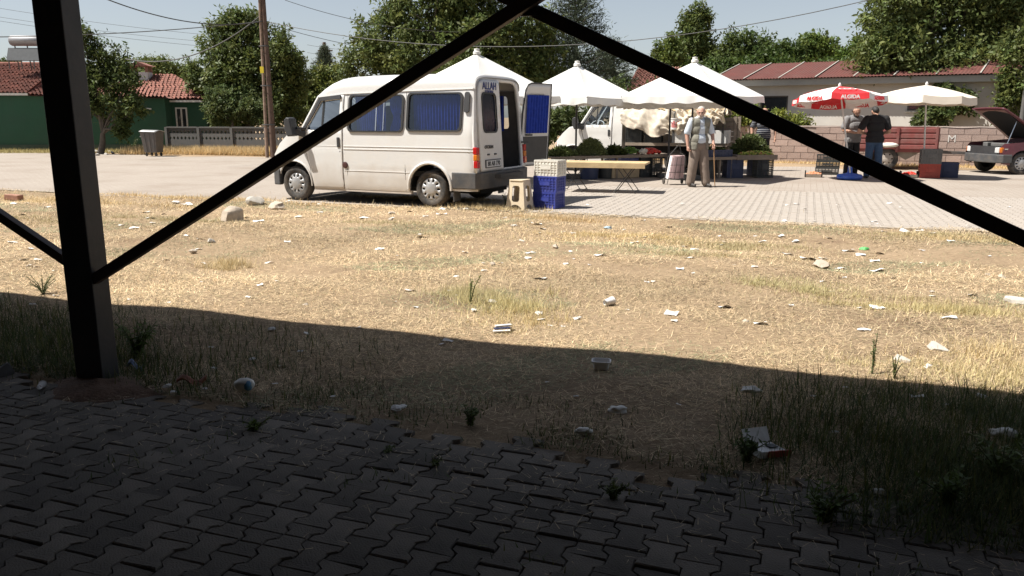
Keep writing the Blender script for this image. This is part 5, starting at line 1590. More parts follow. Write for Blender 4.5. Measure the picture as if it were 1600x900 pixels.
def tub(label, loc, r, h, mat, rz=0):
    t = thing('produce_tub', label, 'tub', loc, rz)
    mb = MB(); mb.lathe([(0, 0), (r * .8, 0), (r, h), (r * 1.06, h), (r * 1.06, h - .03), (r * .96, h - .03), (r * .77, .02), (0, .02)], 20, cap=False); mb.build('body', mat, t, smooth=40)
    for s in (-1, 1):
        mb = MB(); mb.tube([(s * r * 1.0, -.06, h - .04), (s * r * 1.14, -.05, h - .05), (s * r * 1.14, .05, h - .05), (s * r, .06, h - .04)], .01, 6); mb.build('handle', mat, t)
tub('dark blue round tub under the dill heap', at(1.15, .22, .005), .26, .42, M['navy_plastic'])
tub('black round tub under the stall beside the blue tub', at(1.62, .25, .005), .22, .40, M['black_crate'])
def carton(label, loc, rz, w, d, h, mat):
    t = thing('cardboard_box', label, 'box', loc, rz)
    mb = MB(); mb.span((-w / 2, -d / 2, 0), (w / 2, d / 2, .008))
    for lo, hi in (((-w / 2, -d / 2), (w / 2, -d / 2 + .008)), ((-w / 2, d / 2 - .008), (w / 2, d / 2)), ((-w / 2, -d / 2 + .008), (-w / 2 + .008, d / 2 - .008)), ((w / 2 - .008, -d / 2 + .008), (w / 2, d / 2 - .008))):
        mb.span((lo[0], lo[1], .008), (hi[0], hi[1], h))
    mb.build('body', mat, t)
    mb = MB(); mb.add([(-w / 2, -d / 2, h), (w / 2, -d / 2, h), (w / 2, -d / 2 - .08, h - .09), (-w / 2, -d / 2 - .08, h - .09)], [(0, 1, 2, 3)]); mb.build('flap', mat, t)
carton('brown cardboard box under the middle of the long stall', at(2.12, .28, .005), rz, .80, .4, .36, M['card'])
crate('bright blue crate lying on the cardboard box under the long stall', M['blue_plastic'], at(2.12, .3, .37), rz, .78, .36, .13)
crate('black crate under the tomatoes, set back in shadow', M['black_crate'], at(2.72, .25, .005), rz, .34, .34, .49, solid_side=True)
crate('black slatted crate under the tomatoes beside the rose trolley', M['black_crate'], at(3.0, .16, .005), rz, .31, .34, .49, rows=7)
# bucket and bag on the truck's side board
def bucket():
    p = on_truck(.05, .93, 1.16)
    t = thing('paint_bucket', 'white plastic bucket with red print on the truck side board', 'bucket', p)
    mb = MB(); mb.lathe([(0, 0), (.125, 0), (.145, .27), (.155, .27), (.155, .295), (.0, .295)], 20, cap=False); mb.build('body', M['umb_white'], t, smooth=40)
    for k in range(5):
        a = R(-150 + 24 * k)
        mb = MB(); mb.grid(lambda u, v: Vector(((.131 + .012 * v) * math.cos(a + u * .26), (.131 + .012 * v) * math.sin(a + u * .26), .05 + (.14 + .03 * (k % 2)) * v)), 3, 3); mb.build('print', M['umb_red'], t)
    mb = MB(); mb.tube([(-.155, 0, .27), (-.12, -.08, .16), (0, -.16, .12), (.12, -.08, .16), (.155, 0, .27)], .005, 5); mb.build('handle', M['wire'], t)
bucket()
def blob(name, label, cat, loc, r, mat, seed=1, jit=.2, rz=0, n=(14, 9)):
    mb = MB(); mb.ball((0, 0, r[2] * .9), r, n[0], n[1], jit=jit, rng=random.Random(seed))
    return tag(mb.build(name, mat, smooth=180, loc=loc, rot=(0, 0, rz)), label, cat)
blob('plastic_bag', 'crumpled pale plastic bag hanging by the tomatoes', 'bag', at(2.60, .05, .60), (.09, .05, .06), M['white_plastic'], 3, .45)
blob('plastic_bag', 'white plastic bags lying on the truck bed edge', 'bag', on_truck(-.75, .90, 1.15), (.26, .10, .07), M['white_plastic'], 4, .3)
for k, x in enumerate((1.18, .64, -.45)):
    crate(['black crate on the truck bed behind the cab, under the canvas', 'black crate on the truck bed next to the bucket', 'black crate on the truck bed under the sagging canvas end'][k], M['black_crate'], on_truck(x, .76, .80), ST, .44, .32, .40 if k < 2 else .42, solid_side=True)

# second stall with the peppers
ta, tb = G(1150, 278.5), G(1212, 278)
ta2, L2, rz2 = stall('wooden stall table heaped with green peppers', ta, tb, 1.15, .56, planks=4, leg=False, front=.10)
bunch('leafy_heap', 'tall dark heap of long green beans on the pepper stall', ta2(.60, .70, .56), (.98, .7, .48), 5000, M['weed'], 7, .15, (.5, 1.5))
pile('pepper_pile', 'light green and orange peppers spread along the stall front', 'peppers', ta2(.58, .28, .575), (.86, .40, .07), 230, .055, [M['pepper_light'], M['pepper_light'], M['pepper_light'], M['peach'], M['pepper_green']], rz2, 8)
crate('navy crate carrying the left end of the pepper stall', M['navy_plastic'], ta2(-.02, .20, .005), rz2, .42, .32, .50, solid_side=True, rows=3)
crate('black diamond patterned crate under the front of the pepper stall', M['black_crate'], ta2(.76, .20, .005), rz2, .42, .32, .50, rows=8, cols=10)
crate('navy crate under the far right corner of the pepper stall', M['navy_plastic'], ta2(.86, .80, .005), rz2, .34, .5, .50, solid_side=True, rows=3)
xa, xb = G(1104, 280), G(1148, 278.5)
ta3, L3, rz3 = stall('narrow board linking the two stalls behind the old man', xa, xb, .8, .52, planks=2)
crate('shallow navy crate of greens on the narrow board', M['navy_plastic'], ta3(.45, .35, .525), rz3, .74, .44, .17, solid_side=True, rows=3)
bunch('crate_greens', 'dull green vegetables inside the shallow navy crate', ta3(.45, .35, .60), (.60, .32, .14), 900, M['weed'], 9, .12)
crate('dark crate in the shadow under the narrow board', M['black_crate'], ta3(.15, .3, .005), rz3, .40, .34, .42, solid_side=True)
# slatted wooden side standing behind the narrow board
ra, rb = D(1103, 240, 22.4), D(1153, 240, 22.2)
rk = thing('slatted_cart', 'grey weathered wooden slat sides of a cart behind the stalls', 'cart', (ra.x, ra.y, 0), math.atan2(rb.y - ra.y, rb.x - ra.x))
LR = (Vector((rb.x, rb.y)) - Vector((ra.x, ra.y))).length
for k in range(6):
    for y in (0, .8):
        mb = MB(); mb.span((-.3, y, .72 + k * .128), (LR, y + .025, .72 + k * .128 + .112)); mb.build('slat', M['old_wood'], rk, bevel=.004)
for x in (-.25, LR - .14, LR - .03):
    for y in (-.03, .83):
        mb = MB(); mb.span((x, y, .42), (x + .06, y + .028, 1.5)); mb.build('stake', M['old_wood'], rk)
mb = MB(); mb.span((-.3, .03, .62), (LR, .8, .70)); mb.build('bed', M['old_wood'], rk)
for y, s in ((-.02, -1), (.86, 1)):
    make_wheel(rk, LR / 2 - .1, y, s, .30, M['grey_plastic'], steel=True)
# goods round the umbrellas
p = G(1300, 274)
for k in range(3):
    crate(['bottom black crate of the stack behind the blue umbrella base', 'middle black crate of the stack behind the blue umbrella base', 'top black crate of the stack behind the blue umbrella base'][k], M['black_crate'], (p.x + .02 + .01 * k, p.y + .42, .005 + .172 * k), ST, .58, .38, .17, rows=3)
def tray(label, px, py, mat, fruit, n, seed):
    q = G(px, py)
    t = thing('fruit_tray', label, 'tray', (q.x, q.y + .14, .004), ST)
    mb = MB(); w, d, h = .42, .28, .075
    mb.span((-w / 2, -d / 2, 0), (w / 2, d / 2, .008)); mb.span((-w / 2, -d / 2, .008), (w / 2, -d / 2 + .008, h)); mb.span((-w / 2, d / 2 - .008, .008), (w / 2, d / 2, h))
    for s in (-1, 1): mb.span((s * w / 2 - .004, -d / 2 + .008, .008), (s * w / 2 + .004, d / 2 - .008, h))
    mb.build('body', M['old_wood'], t)
    for sx in (-1, 1):
        for sy in (-1, 1):
            mb = MB(); mb.box((sx * (w / 2 - .015), sy * (d / 2 - .015), .075), (.03, .03, .15)); mb.build('corner_post', M['dark'], t)
    pile(fruit[0], fruit[1], fruit[2], (q.x, q.y + .14, .06), (.36, .23, .05), n, .034, mat, ST, seed)
tray('shallow wooden tray of peaches beside the blue umbrella base', 1274, 277, M['peach'], ('peach_pile', 'peaches piled in the tray by the red umbrella', 'peaches'), 60, 3)
tray('shallow tray of red fruit at the foot of the cream umbrella', 1424, 277.5, M['tomato'], ('fruit_pile', 'red fruit piled in the tray under the cream umbrella', 'fruit'), 60, 4)
def bottle(label, px, py):
    q = G(px, py)
    t = thing('bottle', label, 'bottle', (q.x, q.y, .003), 0, 'white bottles on the ground under the umbrella')
    mb = MB(); mb.lathe([(0, 0), (.05, 0), (.055, .03), (.055, .15), (.03, .2), (.02, .22)], 14); mb.build('body', M['white_plastic'], t, smooth=50)
    mb = MB(); mb.lathe([(.023, .21), (.023, .24), (0, .245)], 10); mb.build('cap', M['white_trim'], t)
for px, py in ((1323, 275), (1332, 272)): bottle('small white bottle beside the black crates and the blue umbrella base', px, py)
q = G(1457, 278.5)
crate('red crate under the grey crate beside the cream umbrella pole', M['red_plastic'], (q.x, q.y + .2, .005), ST, .46, .34, .34, solid_side=True, rows=3)
crate('grey crate stacked on top of the red crate', M['grey_plastic'], (q.x, q.y + .2, .348), ST + .03, .46, .34, .36, solid_side=True, rows=3)
q = G(1486, 278)
crate('navy crate standing beside the red and grey crates', M['navy_plastic'], (q.x, q.y + .22, .005), ST - .02, .46, .36, .37, solid_side=True, rows=3)
# shopping trolley of the old man
q = G(1055, 288)
tt = thing('shopping_trolley', 'rose and white shopping trolley in a black wire frame held by the old man', 'trolley', (q.x - .02, q.y, 0), R(8))
mb = MB()
def bag(u, v):
    a = 2 * math.pi * u; k = 1 - .20 * v
    cx = math.copysign(abs(math.cos(a)) ** .55, math.cos(a)); sy = math.copysign(abs(math.sin(a)) ** .55, math.sin(a))
    return Vector((.19 * cx * k + .05 * v, .13 * sy * k, .14 + .50 * v + .008 * math.sin(a * 5 + v * 7)))
mb.grid(bag, 28, 8); n0 = len(mb.v)
mb.add([bag(i / 28, 1) for i in range(28)], [tuple(range(28))])
mb.build('bag', M['rose_cloth'], tt, smooth=60)
mb = MB(); mb.grid(lambda u, v: bag(.36 + .22 * u, v) * 1.0 + Vector((-.006, -.006, 0)), 8, 8); mb.build('white_side', M['umb_white'], tt, smooth=60)
mb = MB()
for x in (-.17, -.06, .06, .17): mb.tube([(x, -.155, .12), (x * .8 + .05, -.125, .60)], .006, 5)
for z in (.13, .28, .44): mb.tube([(-.205 + .10 * (z - .13), -.15, z), (.205, -.15 + .03 * (z - .13), z)], .006, 5)
for x in (-.2, .2): mb.tube([(x, -.15, .13), (x, .15, .13)], .006, 5)
mb.tube([(.20, .14, .02), (.20, .16, .6), (.14, .14, .86), (.10, .0, .9)], .009, 6); mb.tube([(-.20, .14, .02), (-.12, .16, .6), (.10, .14, .86), (.10, .0, .9)], .009, 6)
mb.tube([(-.20, -.15, .13), (-.22, -.15, .01)], .008, 5); mb.tube([(.20, -.15, .13), (.21, -.15, .01)], .008, 5)
mb.build('frame', M['wire'], tt)
for x in (-.21, .22):
    mb = MB(); mb.lathe([(.02, -.015), (.06, -.015), (.065, 0), (.06, .015), (.02, .015)], 14, (x, .13, .065), 'Y' if 0 else 'X'); mb.build('wheel', M['rubber'], tt)
# ================================================================== people
def capsule_geo(mb, p, q, r1, r2, ys=1.0, n=14):
    p, q = Vector(p), Vector(q); d = q - p; L = d.length
    d = d.normalized() if L > 1e-6 else Vector((0, 0, 1))
    a = d.orthogonal().normalized(); b = d.cross(a)
    prof = []
    for k in range(5): t = -math.pi / 2 + math.pi / 2 * k / 4; prof.append((p + d * (r1 * math.sin(t)), max(1e-4, r1 * math.cos(t))))
    for k in range(1, 4): prof.append((p.lerp(q, k / 4), r1 + (r2 - r1) * k / 4))
    for k in range(5): t = math.pi / 2 * k / 4; prof.append((q + d * (r2 * math.sin(t)), max(1e-4, r2 * math.cos(t))))
    vs = []
    for c, r in prof:
        for k in range(n):
            t = 2 * math.pi * k / n; o = (a * math.cos(t) + b * math.sin(t)) * r
            o.y *= ys; vs.append(c + o)
    m = len(prof)
    fs = [(i * n + k, i * n + (k + 1) % n, (i + 1) * n + (k + 1) % n, (i + 1) * n + k) for i in range(m - 1) for k in range(n)]
    fs += [tuple(reversed(range(n))), tuple((m - 1) * n + k for k in range(n))]
    mb.add(vs, fs)
def person(label, loc, rz, shapes, mats, garments, voxel=.0095, eyes=None):
    """shapes: (region, p, q, r1, r2, yscale); one continuous body, coloured by region; garments lie over it as children"""
    mb = MB()
    for reg, p, q, r1, r2, ys in shapes: capsule_geo(mb, p, q, r1, r2, ys)
    o = link('tmp', mb.mesh('tmp', M['skin']))
    m = o.modifiers.new('r', 'REMESH'); m.mode = 'VOXEL'; m.voxel_size = voxel; m.use_smooth_shade = True
    m = o.modifiers.new('s', 'SMOOTH'); m.factor = .5; m.iterations = 3
    bpy.context.view_layer.update()
    me = bpy.data.meshes.new_from_object(o.evaluated_get(bpy.context.evaluated_depsgraph_get()))
    bpy.data.objects.remove(o)
    nv = len(me.vertices); co = np.empty(nv * 3, np.float32); me.vertices.foreach_get('co', co); co = co.reshape(-1, 3)
    nr = np.empty(nv * 3, np.float32); me.vertices.foreach_get('normal', nr); nr = nr.reshape(-1, 3)
    best = np.full(nv, 1e9); reg = np.zeros(nv, int)
    names = sorted(set(s[0] for s in shapes))
    for rg, p, q, r1, r2, ys in shapes:
        p = np.array(p, float); q = np.array(q, float)
        c = co.copy().astype(float)
        d = q - p; L2 = max(1e-9, d @ d)
        t = np.clip(((c - p) @ d) / L2, 0, 1); near = p + t[:, None] * d
        dv = c - near; dv[:, 1] /= ys
        dist = np.linalg.norm(dv, axis=1) - (r1 + (r2 - r1) * t)
        k = dist < best; best[k] = dist[k]; reg[k] = names.index(rg)
    me.materials.clear()
    for n_ in names: me.materials.append(mats[n_])
    fi = []
    faces = [tuple(p.vertices) for p in me.polygons]
    freg = [int(np.bincount(reg[list(f)]).argmax()) for f in faces]
    me.polygons.foreach_set('material_index', freg)
    me.polygons.foreach_set('use_smooth', [True] * len(faces))
    me.update()
    root = link('person', me, None, loc, (0, 0, rz))
    tag(root, label, 'person')
    for gname, regs, mat, off, test in garments:
        ids = [names.index(r) for r in regs if r in names]
        sel = [f for f, r in zip(faces, freg) if r in ids and (test is None or test(*co[list(f)].mean(0)))]
        used = sorted(set(i for f in sel for i in f)); mp = {v: i for i, v in enumerate(used)}
        if not used: continue
        wob = np.array([.0018 * math.sin(co[i][2] * 37 + co[i][0] * 41) for i in used])
        vv = co[used] + nr[used] * (off + wob)[:, None]
        gm = bpy.data.meshes.new(gname); gm.from_pydata([tuple(map(float, v)) for v in vv], [], [tuple(mp[i] for i in f) for f in sel])
        gm.polygons.foreach_set('use_smooth', [True] * len(sel)); gm.materials.append(mat)
        g = link(gname, gm, root); solid(g, .006)
    return root
def hand(w, d, side, curl=.6, palm=(0, -1, 0)):
    """palm, four unequal bent fingers and a thumb; d = where the fingers point, palm = where the palm faces"""
    w, d, pn = Vector(w), Vector(d).normalized(), Vector(palm).normalized()
    a = d.cross(pn).normalized() * side
    out = [('skin', w, w + d * .075, .026, .033, 1.0)]
    for k, (L, o) in enumerate(((.062, .030), (.072, .010), (.066, -.010), (.050, -.029))):
        b = w + d * .088 + a * o
        m = b + (d * math.cos(curl) + pn * math.sin(curl)) * L * .55
        e = m + (d * math.cos(curl * 2.1) + pn * math.sin(curl * 2.1)) * L * .5
        out += [('skin', b, m, .0105, .0098, 1), ('skin', m, e, .0098, .0085, 1)]
    tb = w + d * .025 + a * .026; tm = tb + (a * .7 + d * .7 + pn * .25).normalized() * .042; te = tm + (d * .8 + pn * .5).normalized() * .032
    out += [('skin', tb, tm, .0125, .0115, 1), ('skin', tm, te, .0115, .009, 1)]
    return out
def head_shapes(c, tilt=0.0, turn=0.0, hair='hair', beard=None, bald=False, hair_long=False):
    """c = head centre; face looks along -y, tilt>0 bows it"""
    Mx = Matrix.Rotation(turn, 3, 'Z') @ Matrix.Rotation(tilt, 3, 'X')
    def T(x, y, z): return tuple(Vector(c) + Mx @ Vector((x, y, z)))
    s = [('skin', T(0, .005, .03), T(0, -.005, .0), .082, .080, 1.12), ('skin', T(0, -.03, -.05), T(0, -.045, -.085), .058, .042, 1.1),
         ('skin', T(0, -.095, .0), T(0, -.112, -.03), .010, .017, 1), ('skin', T(-.082, .01, -.01), T(-.086, .015, .02), .016, .018, 1), ('skin', T(.082, .01, -.01), T(.086, .015, .02), .016, .018, 1),
         ('skin', T(-.035, -.085, .022), T(.035, -.085, .022), .012, .012, 1),
         ('skin', T(0, -.09, -.062), T(0, -.09, -.062), .020, .020, .7)]
    if not bald:
        s += [(hair, T(0, .03, .062), T(0, .045, .02), .081, .078, 1.1)]
        if hair_long: s += [(hair, T(0, -.02, .085), T(0, .02, .09), .062, .07, 1.1)]
    else: s += [(hair, T(-.06, .05, -.005), T(.06, .05, -.005), .040, .040, 1)]
    if beard: s += [(beard, T(-.022, -.062, -.095), T(.022, -.062, -.095), .032, .032, 1), (beard, T(-.03, -.098, -.042), T(.03, -.098, -.042), .010, .010, 1), (beard, T(-.062, -.012, -.06), T(-.042, -.045, -.088), .020, .022, 1), (beard, T(.062, -.012, -.06), T(.042, -.045, -.088), .020, .022, 1)]
    return s, T
def legs(hl, kl, al, hr, kr, ar, reg='trousers', r=(.098, .075, .062), foot=(0, -1)):
    s = []
    for h, k, a in ((hl, kl, al), (hr, kr, ar)):
        s += [(reg, h, k, r[0], r[1], 1), (reg, k, a, r[1], r[2], 1)]
        f = Vector((foot[0], foot[1], 0)).normalized()
        A = Vector(a)
        s += [('shoe', (A.x - f.x * .03, A.y - f.y * .03, .045), (A.x + f.x * .06, A.y + f.y * .06, .042), .045, .045, 1), ('shoe', (A.x + f.x * .06, A.y + f.y * .06, .042), (A.x + f.x * .16, A.y + f.y * .16, .032), .044, .034, 1)]
    return s
def torso(reg, zhip, zsh, w_hip, w_ch, w_sh, dep, belly=0.0, lean=0.0, hipreg='trousers'):
    s = [(hipreg, (-.055, 0, zhip - .0), (.055, 0, zhip), w_hip, w_hip, .86)]
    zm = (zhip + zsh) / 2
    s += [(reg, (-.03, -belly - lean * .3, zhip + .12), (.03, -belly - lean * .3, zhip + .12), w_hip * 1.02, w_hip * 1.02, dep + belly * 2)]
    s += [(reg, (-.04, -belly * .6 - lean * .6, zm + .06), (.04, -belly * .6 - lean * .6, zm + .06), w_ch, w_ch, dep)]
    s += [(reg, (-w_sh * .5, -lean, zsh - .07), (w_sh * .5, -lean, zsh - .07), .108, .108, .98)]
    for q in (-1, 1): s += [(reg, (q * .045, -lean, zsh + .005), (q * w_sh * .92, -lean, zsh - .045), .060, .066, 1.0)]
    return s
# --- old man with vest, trolley and cane
def old_man():
    p = G(1089, 291.5)
    s = torso('shirt', .90, 1.43, .145, .140, .185, .80, .015)
    s += legs((-.085, 0, .86), (-.125, -.02, .48), (-.15, .02, .10), (.085, 0, .86), (.115, -.05, .48), (.165, -.08, .10), r=(.112, .098, .088), foot=(.25, -1))
    hs, T = head_shapes((.0, -.03, 1.585), .12, -.45, 'hair', 'hair', bald=True)
    s += hs + [('skin', (0, .0, 1.42), (0, -.02, 1.52), .058, .054, 1), ('hair', T(0, .035, .048), T(0, .05, .015), .083, .079, 1.1)]
    s += [('shirt', (-.19, 0, 1.40), (-.27, .02, 1.17), .070, .066, 1), ('skin', (-.27, .02, 1.18), (-.285, .015, 1.12), .046, .044, 1), ('skin', (-.285, .015, 1.12), (-.275, -.05, .88), .043, .030, 1)]
    s += hand((-.275, -.055, .87), (.1, -.15, -1), 1, 1.1, (1, -.2, 0))
    s += [('shirt', (.19, 0, 1.40), (.28, .02, 1.17), .070, .066, 1), ('skin', (.28, .02, 1.18), (.295, .0, 1.12), .046, .044, 1), ('skin', (.295, 0, 1.12), (.265, -.15, .92), .043, .030, 1)]
    s += hand((.262, -.165, .905), (-.05, -.5, -.8), -1, 1.2, (-1, -.2, .1))
    s += [('belt', (-.07, -.012, 1.005), (.07, -.012, 1.005), .122, .122, .86)]
    mats = dict(shirt=M['shirt_blue'], trousers=M['trouser_brown'], skin=M['skin_old'], hair=M['hair_grey'], shoe=M['shoe'], belt=M['black_plastic'])
    def vest(x, y, z):
        if abs(x) > .205 + .0: return False
        if y < -.02 and abs(x - .01) < .05 + max(0, 1.30 - z) * .12: return False
        if z > 1.455: return False
        return z > .80
    g = [('vest', ['shirt', 'trousers', 'belt'], M['vest_olive'], .017, vest),
         ('shirt', ['shirt'], M['shirt_blue'], .008, None),
         ('trousers', ['trousers'], M['trouser_brown'], .006, None)]
    o = person('old man in olive vest and pale blue shirt leaning on a cane', (p.x, p.y, 0), R(10), s, mats, g)
    for sx in (-.032, .032):
        mb = MB(); mb.ball(T(sx, -.094, .006), .010, 8, 6); mb.build('eye', M['hair_dark'], o)
    mb = MB()
    for sx in (-1, 1): mb.tube([T(sx * .006, -.108, .012), T(sx * .05, -.105, .016), T(sx * .052, -.103, -.012), T(sx * .012, -.108, -.014), T(sx * .006, -.108, .012)], .0025, 4); mb.tube([T(sx * .05, -.104, .014), T(sx * .086, 0, .018)], .0022, 4)
    mb.build('glasses', M['wire'], o)
    hd = Vector((.255, -.20, .86))
    W = Matrix.Translation((p.x, p.y, 0)) @ Matrix.Rotation(R(10), 4, 'Z')
    c = thing('walking_cane', 'brown wooden walking cane in the hand of the old man', 'cane', W @ Vector((.31, -.24, 0)), 0)
    base = W @ Vector((.31, -.24, 0)); top = (W @ hd) - base
    mb = MB(); mb.tube([(0, 0, 0.0), top * .5, top], [.010, .011, .012], 8); mb.build('shaft', pm('cane_wood', (.30, .17, .08), .6, .2), c, smooth=60)
    mb = MB(); mb.tube([top, top + Vector((0, 0, .03)), top + Vector((-.03, -.02, .055)), top + Vector((-.07, -.03, .05)), top + Vector((-.085, -.035, .02))], .011, 8); mb.build('handle', MATS['cane_wood'], c, smooth=60)
    mb = MB(); mb.lathe([(.012, 0), (.016, 0), (.016, .03), (.012, .035)], 10); mb.build('tip', M['rubber'], c)
old_man()
# --- man in grey T-shirt, looking down at his hands
def grey_man():
    p = D(1327, 280, 20.75); p.z = 0
    s = torso('shirt', .93, 1.47, .15, .15, .195, .85, .03)
    s += legs((-.09, 0, .88), (-.11, -.03, .48), (-.12, .0, .09), (.09, 0, .88), (.11, -.03, .48), (.13, .0, .09), r=(.10, .078, .066))
    hs, T = head_shapes((0, -.06, 1.62), .45, .1, 'hair', 'hair', bald=True)
    s += hs + [('skin', (0, .0, 1.46), (0, -.04, 1.56), .06, .056, 1)]
    for sx in (-1, 1):
        s += [('shirt', (sx * .20, 0, 1.44), (sx * .265, .01, 1.24), .074, .070, 1), ('skin', (sx * .265, .01, 1.25), (sx * .28, .0, 1.16), .050, .046, 1), ('skin', (sx * .28, 0, 1.16), (sx * .09, -.24, 1.10), .045, .031, 1)]
        s += hand((sx * .085, -.25, 1.10), (-sx * .8, -.5, .1), sx, .7, (0, -.3, 1))
    mats = dict(shirt=M['tee_grey'], trousers=M['trouser_black'], skin=M['skin'], hair=M['hair_dark'], shoe=M['shoe'])
    o = person('man in grey T-shirt looking down at his hands under the red umbrella', (p.x, p.y, 0), R(12), s, mats, [('t_shirt', ['shirt', 'trousers'], M['tee_grey'], .012, lambda x, y, z: z > .86), ('trousers', ['trousers'], M['trouser_black'], .005, None)])
    for sx in (-.032, .032):
        mb = MB(); mb.ball(T(sx, -.094, .006), .010, 8, 6); mb.build('eye', M['hair_dark'], o)
grey_man()
# --- man in black T-shirt seen from behind
def black_man():
    p = D(1361, 281, 20.0); p.z = 0
    s = torso('shirt', .95, 1.48, .155, .165, .215, .85, .02)
    s += legs((-.09, 0, .90), (-.13, -.02, .49), (-.15, .02, .09), (.09, 0, .90), (.10, -.04, .49), (.12, .0, .09), r=(.105, .084, .072))
    hs, T = head_shapes((.02, -.09, 1.60), .6, .2, 'hair', 'hair', hair_long=True)
    s += hs + [('skin', (0, .0, 1.46), (.01, -.05, 1.54), .064, .060, 1)]
    for sx, k in ((-1, .9), (1, 1.15)):
        s += [('shirt', (sx * .22, 0, 1.44), (sx * .30 * k, .03, 1.24), .078, .072, 1), ('skin', (sx * .30 * k, .03, 1.25), (sx * .345 * k, .03, 1.13), .052, .046, 1), ('skin', (sx * .345 * k, .03, 1.13), (sx * .16, -.20, 1.08), .045, .031, 1)]
        s += hand((sx * .15, -.21, 1.08), (-sx * .8, -.5, .1), sx, .7, (0, -.3, 1))
    mats = dict(shirt=M['tee_black'], trousers=M['jeans'], skin=M['skin'], hair=M['hair_dark'], shoe=M['shoe'])
    person('man in black T-shirt and jeans seen from behind by the trailer', (p.x, p.y, 0), R(172), s, mats, [('t_shirt', ['shirt', 'trousers'], M['tee_black'], .012, lambda x, y, z: z > .88), ('jeans', ['trousers'], M['jeans'], .005, None)])
black_man()
# --- seller in a striped shirt behind the pepper stall
def seller():
    p = D(1189, 262, 22.9); p.z = 0
    s = torso('shirt', .95, 1.47, .15, .155, .20, .85, .04)
    s += legs((-.09, 0, .90), (-.11, -.02, .49), (-.12, .02, .09), (.09, 0, .90), (.11, -.02, .49), (.12, .0, .09))
    hs, T = head_shapes((0, -.03, 1.62), .25, .15, 'hair', None, bald=True)
    s += hs + [('skin', (0, .0, 1.46), (0, -.02, 1.56), .06, .056, 1)]
    for sx in (-1, 1):
        s += [('shirt', (sx * .20, 0, 1.44), (sx * .285, .02, 1.23), .074, .070, 1), ('skin', (sx * .285, .02, 1.24), (sx * .32, .0, 1.15), .050, .046, 1), ('skin', (sx * .32, 0, 1.15), (sx * .31, -.10, .92), .045, .031, 1)]
        s += hand((sx * .31, -.105, .91), (0, -.2, -1), -sx, .7, (-sx, 0, 0))
    mats = dict(shirt=M['shirt_navy'], trousers=M['trouser_black'], skin=M['skin'], hair=M['hair_dark'], shoe=M['shoe'])
    stripe, nt, b = nodes('striped_cloth')
    tc = N(nt, 'ShaderNodeTexCoord'); wv = N(nt, 'ShaderNodeTexWave', Scale=6.2, Distortion=.6); wv.bands_direction = 'Z'
    nt.links.new(tc.outputs['Object'], wv.inputs['Vector'])
    r = ramp(nt, wv.outputs['Fac'], [(.90, (.012, .015, .028)), (.96, (.45, .45, .46))]); nt.links.new(r.outputs[0], b.inputs['Base Color']); b.inputs['Roughness'].default_value = .9
    person('seller in navy shirt with thin white stripes behind the pepper stall', (p.x, p.y, 0), R(-6), s, mats, [('striped_shirt', ['shirt', 'trousers'], stripe, .012, lambda x, y, z: z > .90), ('trousers', ['trousers'], M['trouser_black'], .005, None)])
seller()
# ================================================================== grass, weeds, trees
nr_ = np.random.default_rng(11)
def vnoise(x, y, s, seed=0.0):
    """cheap smooth noise from sines, 0..1"""
    return .5 + .25 * (np.sin(x * s + seed + 1.7 * np.sin(y * s * .7 + seed)) + np.sin(y * s * 1.13 - seed * 2 + 1.3 * np.sin(x * s * .9 + 2 + seed)))
def blades(x, y, z, L, el, w, az=None, tint=None, curve=.0):
    n = len(x)
    az = nr_.uniform(0, 2 * np.pi, n) if az is None else az
    d = np.stack([np.cos(az) * np.cos(el), np.sin(az) * np.cos(el), np.sin(el)], 1)
    s = np.stack([-np.sin(az), np.cos(az), np.zeros(n)], 1) * (w / 2)[:, None]
    p = np.stack([x, y, z], 1)
    return np.stack([p - s, p + s, p + d * L[:, None]], 1).reshape(-1, 3), np.repeat(tint, 3, 0)
def S_np(u, n): return u * UX - n * UY, u * UY + n * UX
def in_view(x, y, m=1.15):
    return np.abs(x) < (.66 * y + .9) * m
